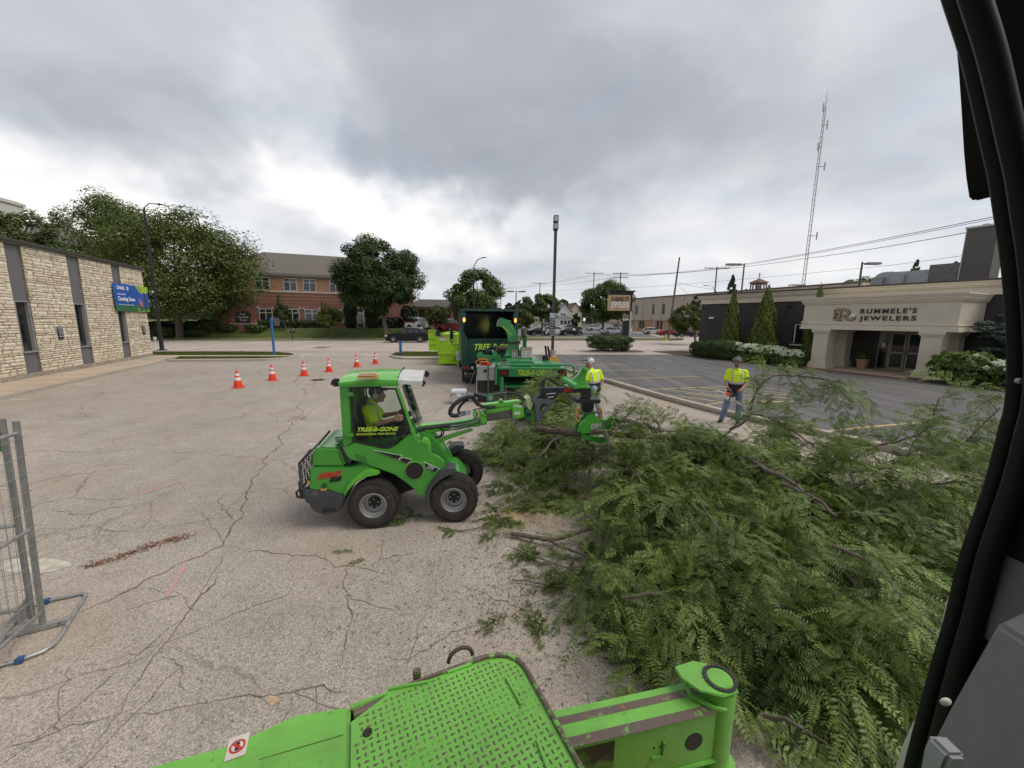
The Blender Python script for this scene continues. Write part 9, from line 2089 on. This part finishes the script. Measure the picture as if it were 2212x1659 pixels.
fa,fbb=gp(*F1(0,1213),.16),gp(*F1(0,1412),.16);HP=1.93
tA=fence('galvanised mesh fence panel running back to the left edge',PA,fa,HP,1.6,12);tB=fence('nearer galvanised mesh fence panel with the outer post',PB,fbb,HP,1.5,41)
T=root('tubular_stand','bent galvanised tube foot lying on the asphalt under the fence posts','fence stand',(PB.x,PB.y,0));o=Vector((PB.x,PB.y,0))
lp=[(-120,1590),(0,1533),(130,1497),(270,1445),(340,1398),(385,1340),(430,1260),(480,1180),(530,1108),(532,1090),(510,1085),(400,1108),(290,1133),(200,1160),(155,1185),(110,1240),(50,1310),(0,1390),(-110,1500),(-150,1570),(-120,1590)]
q=MB();q.tube([gp(*F1(*p),.02)-o for p in lp],.017,10,False);q.build('tube',fg,T,smooth=True)
q=MB();a,b_=gp(*F1(50,1330),.05)-o,gp(*F1(440,1232),.05)-o;d=(b_-a).normalized();n_=Vector((-d.y,d.x,0))*.028;q._add([a-n_,b_-n_,b_+n_,a+n_,a-n_-Vector((0,0,.04)),b_-n_-Vector((0,0,.04)),b_+n_-Vector((0,0,.04)),a+n_-Vector((0,0,.04))],[(0,1,2,3),(7,6,5,4),(0,4,5,1),(1,5,6,2),(2,6,7,3),(3,7,4,0)]);q.build('crossbar',fg,T)
for(x,y)in((290,1133),(125,1498)):p=gp(*F1(x,y),.024)-o;MB().cbox(tuple(p),(.05,.05,.05),(0,0,.3)).build('clamp',mat('clamp_blue',(.04,.10,.22),.5),T,bevel=.006)
q=MB();a=FLo if False else None;w=tB.location;q.prism([(0,HP-.10),(.16,HP-.12),(.02,HP-.30)],-.004,.004);q.build('gusset',mat('gusset_green',(.02,.16,.05),.5),tA)
q=MB();q.prism([(.0,.05),(.16,.05),(.0,.30)],-.004,.004);q.build('gusset',fg,tA)
# ================================================================ felled honey locust branches
barkd=mat('branch_bark',(.135,.105,.085),.95,var=.35,vs=14,bump=.9,bs=30);wood=mat('split_wood',(.62,.33,.15),.8,var=.25,vs=20)
LL=leafmat('locust_leaf',(.042,.074,.012),(.205,.275,.058),.18,.5)
def underside():
 t=NT(LL.node_tree);b=t.n['Principled BSDF'];src=b.inputs['Base Color'].links[0].from_socket;bf=t.new('ShaderNodeNewGeometry').outputs['Backfacing']
 t.put(b.inputs['Base Color'],t.mix(t.math('MULTIPLY',bf,.25),src,(.20,.27,.14)))
underside()
def leaf_proto(rg,L=.21,np_=10):
 V=[];F=[];t_=np.linspace(.08,1,np_);droop=rg.uniform(.1,.5)
 def pt(u):return np.array([L*u*(1-.1*u),0,-droop*L*u*u*.6])
 for u in t_:
  p=pt(u);ll=.019*(1.15-.55*abs(u-.45))*rg.uniform(.85,1.15);w=ll*.36
  for s in(1,-1):
   d=np.array([.42,s*.9,rg.uniform(-.28,.1)]);d/=np.linalg.norm(d);n=np.array([d[1],-d[0],0])*1.;n/=np.linalg.norm(n);a=p;b_=p+d*ll*.9+n*w;c=p+d*ll*2;e=p+d*ll*.9-n*w;e[2]+=rg.uniform(-.002,.004);k=len(V)
   V+=[a,b_,c,e];F.append((k,k+1,k+2,k+3))
 for i in range(3):a,b_=pt(i/3),pt((i+1)/3);k=len(V);V+=[a+[0,-.0012,0],a+[0,.0012,0],b_+[0,.0012,0],b_+[0,-.0012,0]];F.append((k,k+1,k+2,k+3))
 return np.array(V),np.array(F)
def rot_from(x,z):
 x=x/(np.linalg.norm(x)+1e-9);y=np.cross(z,x);y/=np.linalg.norm(y)+1e-9;return np.stack([x,y,np.cross(x,y)],1)
RG=np.random.default_rng(77)
def sprig_proto(rg,n=8,L=.42):
 lp=[leaf_proto(rg,rg.uniform(.16,.23),10)for _ in range(3)];Vs=[];Fs=[];va=[];o=0;bend=rg.uniform(-.25,.25)
 for i in range(n+1):
  u=(i+.6)/(n+.6);p=np.array([L*u,bend*L*u*u,-.12*L*u*u]);s=1 if i%2 else-1
  d=np.array([.7,s*rg.uniform(.5,1.1),rg.uniform(-.35,.5)])if i<n else np.array([1,bend,-.1]);M=rot_from(d,np.array([rg.normal()*.35,rg.normal()*.35,1.]));v,f=lp[rg.integers(3)];sc=rg.uniform(.75,1.1)
  Vs.append(v@M.T*sc+p);Fs.append(f+o);o+=len(v);va.append(np.full(len(f),rg.uniform(-.15,.15)))
 k=5
 for i in range(k):
  a,b_=[np.array([L*u,bend*L*u*u,-.12*L*u*u])for u in(i/k,(i+1)/k)];w=.0028*(1-i/k*.6);Vs.append(np.array([a+[0,-w,0],a+[0,w,0],b_+[0,w,0],b_+[0,-w,0]]));Fs.append(np.arange(4)[None]+o);o+=4;va.append(np.array([-.3]))
 return np.concatenate(Vs),np.concatenate(Fs),np.concatenate(va)
SPR=[sprig_proto(RG)for _ in range(7)];LEAFP=[leaf_proto(RG)for _ in range(5)]
class Leaves:
 def __init__(s):s.V=[];s.F=[];s.a=[];s.o=0
 def add(s,P,d,up,sc,base,proto=None):
  v,f,a=proto or SPR[RG.integers(len(SPR))];M=rot_from(d,up);w=v@M.T*sc+P;dist=np.linalg.norm(w-P,axis=1);w[:,2]-=dist**2*.55;w[:,2]=np.where(w[:,2]<.012,.012+RG.uniform(0,.035,len(w)),w[:,2]);s.V.append(w);s.F.append(f+s.o);s.o+=len(w);s.a.append(np.clip(base+a+RG.normal(size=len(f))*.12,0,1))
 def build(s,T,name='leaves'):
  if s.V:npmesh(name,np.concatenate(s.V)-np.array(T.location),np.concatenate(s.F),LL,T,'stuff',np.concatenate(s.a))
def spline(P,step=.08):
 P=[Vector(p)for p in P];Q=[]
 for i in range(len(P)-1):
  p0,p1,p2,p3=P[max(i-1,0)],P[i],P[i+1],P[min(i+2,len(P)-1)];n=max(2,int((p2-p1).length/step))
  for k in range(n):u=k/n;Q.append(.5*((2*p1)+(p2-p0)*u+(2*p0-5*p1+4*p2-p3)*u*u+(3*p1-p0-3*p2+p3)*u**3))
 return Q+[P[-1]]
def branch(label,path,r0,nside=10,reach=.55,per=6,seed=1,bare=.0,sag=.25,lift=.1,sc=1.,name='cut_branch',tipleaf=True,base=.42,r1=.3,grp='felled honey locust branches'):
 rr=random.Random(seed);Q=spline(path);n=len(Q);T=root(name,label,'branch',tuple(Q[0][:2])+(0,),0,grp);o=Vector(T.location);mb=MB();Lv=Leaves()
 Q=[q+Vector((rr.gauss(0,.006),rr.gauss(0,.006),rr.gauss(0,.006)))*(1 if 0<i<n-1 else 0)for i,q in enumerate(Q)]
 mb.tube([q-o for q in Q],[r0*(1-(1-r1)*i/n)*rr.uniform(.9,1.12)for i in range(n)],9)
 for k in range(nside):
  u=bare+(1-bare)*(k+rr.random())/nside;i=min(n-2,int(u*(n-1)));p=Q[i];t_=(Q[i+1]-p).normalized();a=Vector((rr.gauss(0,1),rr.gauss(0,1),rr.gauss(.15,.7)));a=(a-t_*a.dot(t_)).normalized()
  L=reach*rr.uniform(.55,1.25)*(1.15-.4*u);d=(a*1.+t_*.75).normalized();pts=[p];m_=6
  for j in range(1,m_+1):pts.append(pts[-1]+d*L/m_);d=(d+Vector((rr.gauss(0,.16),rr.gauss(0,.16),rr.gauss(0,.10)-sag*.28+(lift if j<3 else 0)))).normalized();pts[-1].z=max(pts[-1].z,.03)
  mb.tube([q-o for q in pts],[max(.003,r0*.32*(1-.8*j/m_))for j in range(m_+1)],5)
  for s in range(per):
   v=(s+rr.random())/per*.85+.15;j=min(m_-1,int(v*m_));q=pts[j].lerp(pts[j+1],v*m_-j);tt=(pts[j+1]-pts[j]).normalized();w=Vector((rr.gauss(0,1),rr.gauss(0,1),rr.gauss(0,.55)));dd=tt*.9+w*.75
   Lv.add(np.array(q),np.array(dd),np.array([rr.gauss(0,.4),rr.gauss(0,.4),1.]),sc*rr.uniform(.75,1.15),base+rr.uniform(-.3,.35))
 mb.build('wood',barkd,T,smooth=True);Lv.build(T);return T
def D_(x,y,Y):return tuple(dp(x,y,Y))
# clearly visible limbs
branch('thick limb gripped in the green grapple claws, running to the right',[D_(1160,925,6.5),D_(1240,936,6.2),D_(1292,931,6.02),D_(1345,940,5.95),D_(1480,950,5.7),D_(1600,985,5.2),D_(1700,1036,4.8),D_(1790,1032,4.6)],.058,26,.7,7,1,.28)
branch('grey forked limb hanging down in front of the grapple',[D_(1308,930,5.95),D_(1318,968,5.7),D_(1340,1000,5.5),D_(1375,1042,5.1),D_(1402,1074,4.9)],.040,9,.5,6,2,.35)
branch('short leafy twig standing up behind the grapple',[D_(1306,922,5.95),D_(1314,904,5.95),D_(1336,892,5.95)],.018,5,.22,1,3,.4,sc=.6)
branch('dark broken limb end right of the saw arm',[D_(1325,915,6.9),D_(1362,908,6.9),D_(1384,926,6.8),D_(1400,945,6.5)],.045,5,.4,3,4,.4)
branch('black rotten stub lying across the top of the pile',[D_(1452,953,6.0),D_(1480,944,5.95),D_(1509,946,5.9)],.065,2,.4,5,5,.6,r1=.85)
branch('tall arching branch rising beside the standing worker',[D_(1577,928,6.8),D_(1606,912,6.8),D_(1620,890,6.85),D_(1631,850,6.9),D_(1645,834,6.9),D_(1668,812,6.95),D_(1712,812,6.9),D_(1770,818,6.8),D_(1840,832,6.7)],.030,13,.42,4,6,.3,sc=.9,r1=.2)
branch('leafy side shoots below the arching branch',[D_(1620,892,6.8),D_(1668,905,6.6),D_(1710,930,6.3),D_(1760,965,6.0)],.022,14,.5,6,7,.0)
branch('dark thin branch with an upright bare tip at the right edge',[D_(1790,1012,5.4),D_(1850,976,5.5),D_(1930,955,5.6),D_(1985,938,5.7),D_(2010,915,5.7),D_(2028,858,5.7)],.028,9,.45,5,8,.1,r1=.2)
branch('long branch reaching right towards the door frame',[D_(1800,1022,5.0),D_(1900,1010,5.1),D_(1990,984,5.2),D_(2060,972,5.2),D_(2160,880,5.2)],.028,14,.5,6,9,.1,r1=.2)
branch('pale curved branch low at the right edge',[D_(1820,1060,4.4),D_(1900,1036,4.4),D_(2000,1046,4.3),D_(2130,1034,4.2)],.026,13,.5,6,10,.1)
branch('pale branch crossing the right flank of the pile',[D_(1850,1110,3.9),D_(1960,1118,3.8),D_(2060,1150,3.7),D_(2120,1140,3.6)],.022,10,.5,6,11,.1)
branch('grey limb showing in a gap on top of the pile',[D_(1595,985,5.0),D_(1640,1008,4.9),D_(1690,1040,4.7),D_(1735,1055,4.5)],.042,8,.5,6,12,.2)
branch('broken forked branch lying on bare asphalt before the pile',[gp(1105,1153,.05),gp(1150,1160,.07),gp(1190,1166,.09),gp(1240,1152,.14),gp(1281,1142,.2),gp(1322,1162,.2)],.030,1,.3,1,13,.7,r1=.8)
branch('thin fork of the broken branch running down to the right',[gp(1190,1168,.09),gp(1215,1182,.1),gp(1255,1197,.16),gp(1310,1212,.3),gp(1371,1236,.5)],.020,2,.3,1,14,.5,r1=.6)
branch('thin crooked twig on the asphalt left of the pile',[gp(1107,1253,.03),gp(1172,1261,.03),gp(1249,1273,.04),gp(1312,1277,.05)],.010,6,.22,1,15,.3,sc=.42)
branch('slender twig with leaves on the asphalt above the crooked one',[gp(1110,1185,.03),gp(1160,1205,.03),gp(1240,1232,.04)],.010,7,.2,1,16,.2,sc=.42)
branch('bare stick beside the front wheel of the loader',[gp(955,1145,.02),gp(1010,1146,.025),gp(1052,1138,.03),gp(1078,1160,.03)],.011,3,.2,1,17,.5,sc=.6)
branch('curved leafy stick right of the loader wheel',[gp(1050,1085,.03),gp(1075,1105,.03),gp(1088,1140,.03)],.012,7,.25,1,18,.1,sc=.7)
branch('flat leafy branch end between wheel and sawdust',[gp(1100,1100,.04),gp(1140,1088,.05),gp(1180,1078,.05)],.014,10,.3,2,19,.0,sc=.8)
branch('leafy branch end beside the sawdust patch',[gp(1130,1062,.06),gp(1180,1058,.08),gp(1230,1040,.1)],.014,12,.4,3,20,.0,sc=.85)
q=MB();a,b_=gp(1262,1121,.12),gp(1284,1141,.24);q.prism([(0,0),(.05,-.012),(.13,-.02),(.15,.0),(.06,.02)],-.012,.012);T=root('wood_splinter','freshly torn orange wood splinter standing on the broken branch','splinter',tuple(b_),0);T.rotation_euler=(0,R(-30),R(130));q.build('wood',wood,T,bevel=.003)
q=MB();a=dp(1328,997,5.4);q.prism([(0,0),(.09,-.015),(.22,-.01),(.2,.02),(.08,.03)],-.012,.012);T=root('wood_splinter','pale torn wood piece lying on leaves below the grapple','splinter',tuple(a),0);T.rotation_euler=(0,R(12),R(-10));q.build('wood',wood,T,bevel=.003)
def Z(x,y,z):return tuple(gp(x,y,z))
tops=[([Z(1598,984,1.05),Z(1640,1006,1.08),Z(1670,1022,1.08),Z(1700,1036,1.05),Z(1735,1062,.98)],.040,4,'thick pale limb resting on top of the pile'),([Z(1361,1012,.85),Z(1378,1028,.88),Z(1398,1062,.85)],.020,2,'short grey limb hanging on the left slope of the pile'),([Z(1343,1291,.62),Z(1398,1286,.72),Z(1443,1277,.8)],.014,3,'thin bare twig on the near left slope of the pile'),([Z(1690,1045,1.1),Z(1760,1078,1.15),Z(1806,1114,1.15)],.020,3,'bare grey branch lying on the upper right of the pile'),([Z(1955,1308,.9),Z(1985,1330,.95),Z(2018,1370,.95)],.016,2,'short bare branch on the shaded right side of the pile'),([Z(1650,1545,.75),Z(1700,1556,.85),Z(1735,1572,.85)],.012,2,'pale twig low down in the shaded foreground'),([Z(1480,1040,.95),Z(1520,1100,1.05),Z(1560,1150,1.05)],.014,3,'dark twig running down the middle of the pile'),([Z(1800,1180,1.05),Z(1870,1210,1.1),Z(1950,1290,1.1)],.014,3,'long thin twig on the right slope of the pile'),([Z(1230,940,.95),Z(1195,952,.9),Z(1165,985,.75),Z(1120,990,.55)],.020,3,'pale crooked branch curving left from the grapple'),([Z(1280,960,.8),Z(1275,1000,.5),Z(1272,1040,.2)],.022,1,'broken upright stub left of the grapple claws'),([Z(1292,975,.8),Z(1330,962,.9),Z(1372,972,.85)],.016,2,'thin curved branch just under the grapple claws')]
for i,(pa,r0,ns,lab)in enumerate(tops):branch(lab,pa,r0,ns,.35,2,60+i,.2,sc=.7,r1=.5)
# the mass of the pile: arching leafy branches, described by where each lies
fill=[((1.65,5.5),(1.6,3.4),.6,'leafy branch forming the left edge of the pile next to the sawdust'),((1.75,5.8),(1.6,2.8),.66,'leafy branch at the lower left corner of the pile beside the deck'),((2.15,5.7),(1.95,2.6),.70,'leafy branch drooping behind the lime pivot cylinder'),((2.7,6.1),(2.5,2.5),.70,'dark leafy branch right of the pivot cylinder'),((3.3,5.9),(3.1,2.6),.64,'leafy branch in the shaded right foreground'),((3.9,6.),(3.6,2.8),.54,'leafy branch nearest the cream door edge'),((4.5,6.),(4.3,3.5),.46,'leafy branch on the right flank above the door edge'),((5.2,5.9),(5.2,4.2),.36,'sparse leafy branch letting asphalt show at the right'),((6.0,6.1),(6.2,4.7),.30,'outermost sparse branch at the right edge'),((1.9,6.3),(3.6,5.4),.66,'leafy branch along the crest right of the grapple'),((2.6,6.1),(4.6,5.5),.60,'leafy branch along the crest before the standing worker'),((1.6,4.6),(3.0,3.7),.66,'bright fern-like leaves draped across the front of the pile'),((2.3,4.4),(4.2,3.9),.70,'leafy branch lying across the middle of the pile'),((1.6,3.3),(2.9,2.6),.50,'low leafy branch in the near foreground'),((.9,7.0),(.55,8.8),.55,'leafy brush under the black crane beam'),((1.35,7.0),(1.35,9.2),.62,'leafy brush directly below the rotator'),((.7,8.4),(.45,11.4),.72,'leafy brush heading up into the chipper mouth'),((1.5,8.6),(1.5,12.2),.85,'bright leafy tops fed into the chipper mouth'),((.9,9.6),(1.0,12.9),.92,'leaf mass inside the chipper infeed'),((1.2,3.9),(1.15,2.75),.34,'small leafy branch at the foot of the pile beside the deck corner'),((.35,7.6),(-.1,9.2),.30,'low brush on the ground beneath the boom head'),((1.7,6.2),(.8,7.0),.55,'leafy branch lying under the grapple claws'),((.4,6.6),(-.6,7.8),.16,'flat layer of brush on the asphalt below the boom')]
for i,(a,b_,h,lab)in enumerate(fill):
 L=math.hypot(b_[0]-a[0],b_[1]-a[1]);n_=max(14,int(L*11));thin=i in(6,7,8);h2=h*(.62 if b_[1]<10 else.85)
 path=[(a[0],a[1],h*.75),(a[0]+(b_[0]-a[0])*.33,a[1]+(b_[1]-a[1])*.33,h),(a[0]+(b_[0]-a[0])*.7,a[1]+(b_[1]-a[1])*.7,h2+.12),(b_[0],b_[1],max(.12,h2*.45))]
 branch(lab,path,.032,int(n_*(.42 if thin else.84)),.50,6,100+i,.0,.3,.12,sc=1.18 if b_[1]<6 else 1.,base=.42+.08*math.sin(i*2.3),r1=.35)
 # loose leaves and leaflets on the asphalt
def litter():
 Lv=Leaves();rr=random.Random(9)
 spots=[(1000,970,60,22,26),(1060,990,60,20,30),(1130,1010,50,18,30),(1200,1000,40,20,26),(1140,1050,40,16,22),(1080,1060,40,20,18),(1060,1120,25,20,16),(1170,1095,30,8,10),(850,1125,26,9,12),(870,1118,20,6,8),(975,1150,14,4,4),(1150,1215,26,12,10),(1200,1255,30,14,14),(1250,1250,24,12,14),(1270,1210,20,20,12),(1245,1325,6,14,3),(1168,1375,10,10,4),(1100,1330,8,5,2),(735,1195,8,3,2),(790,1205,6,3,1),(1310,1100,20,20,10),(1160,960,60,14,30)]
 for(x,y,sx,sy,n)in spots:
  for _ in range(int(n*1.1)):
   p=gp(x+rr.gauss(0,sx*.7),y+rr.gauss(0,sy*.7),.015);a=rr.uniform(0,6.28)
   if rr.random()<.16:Lv.add(np.array(p),np.array([math.cos(a),math.sin(a),.0]),np.array([rr.gauss(0,.2),rr.gauss(0,.2),1.]),rr.uniform(.45,.8),.4)
   else:v,f=LEAFP[rr.randrange(5)];Lv.add(np.array(p),np.array([math.cos(a),math.sin(a),.0]),np.array([rr.gauss(0,.3),rr.gauss(0,.3),1.]),rr.uniform(.5,1.),.4,(v,f,np.zeros(len(f))))
 T=root('leaf_litter',None,None);T['kind']='stuff'
 bpy.data.objects.remove(T)
 V=np.concatenate(Lv.V);npmesh('leaf_litter',V,np.concatenate(Lv.F),LL,None,'stuff',np.concatenate(Lv.a))
 # single leaflets and bits of twig
 V=[];F=[];va=[];V2=[];F2=[];v2=[]
 for k in range(3800):
  x=rr.gauss(1180,95);y=rr.gauss(1150,130)
  if y<940:continue
  if rr.random()<.15:x,y=rr.uniform(700,1350),rr.uniform(1000,1400)
  p=gp(x,y,.006);a=rr.uniform(0,6.28);L=rr.uniform(.008,.02);c,s=math.cos(a),math.sin(a);tw=rr.random()<.22;w=.3 if not tw else.09
  if tw:L*=2.2
  (VV,FF,vv)=(V2,F2,v2)if tw else(V,F,va);b_=len(VV);VV+=[(p.x-c*L,p.y-s*L,.007),(p.x+s*L*w,p.y-c*L*w,.010),(p.x+c*L,p.y+s*L,.008),(p.x-s*L*w,p.y+c*L*w,.010)];FF.append((b_,b_+1,b_+2,b_+3));vv.append(rr.random())
 npmesh('loose_leaflets',V,F,LL,None,'stuff',va);npmesh('twig_bits',V2,F2,leafmat('twig_bits_mat',(.05,.035,.025),(.16,.11,.07),0,.9),None,'stuff',v2)
litter()
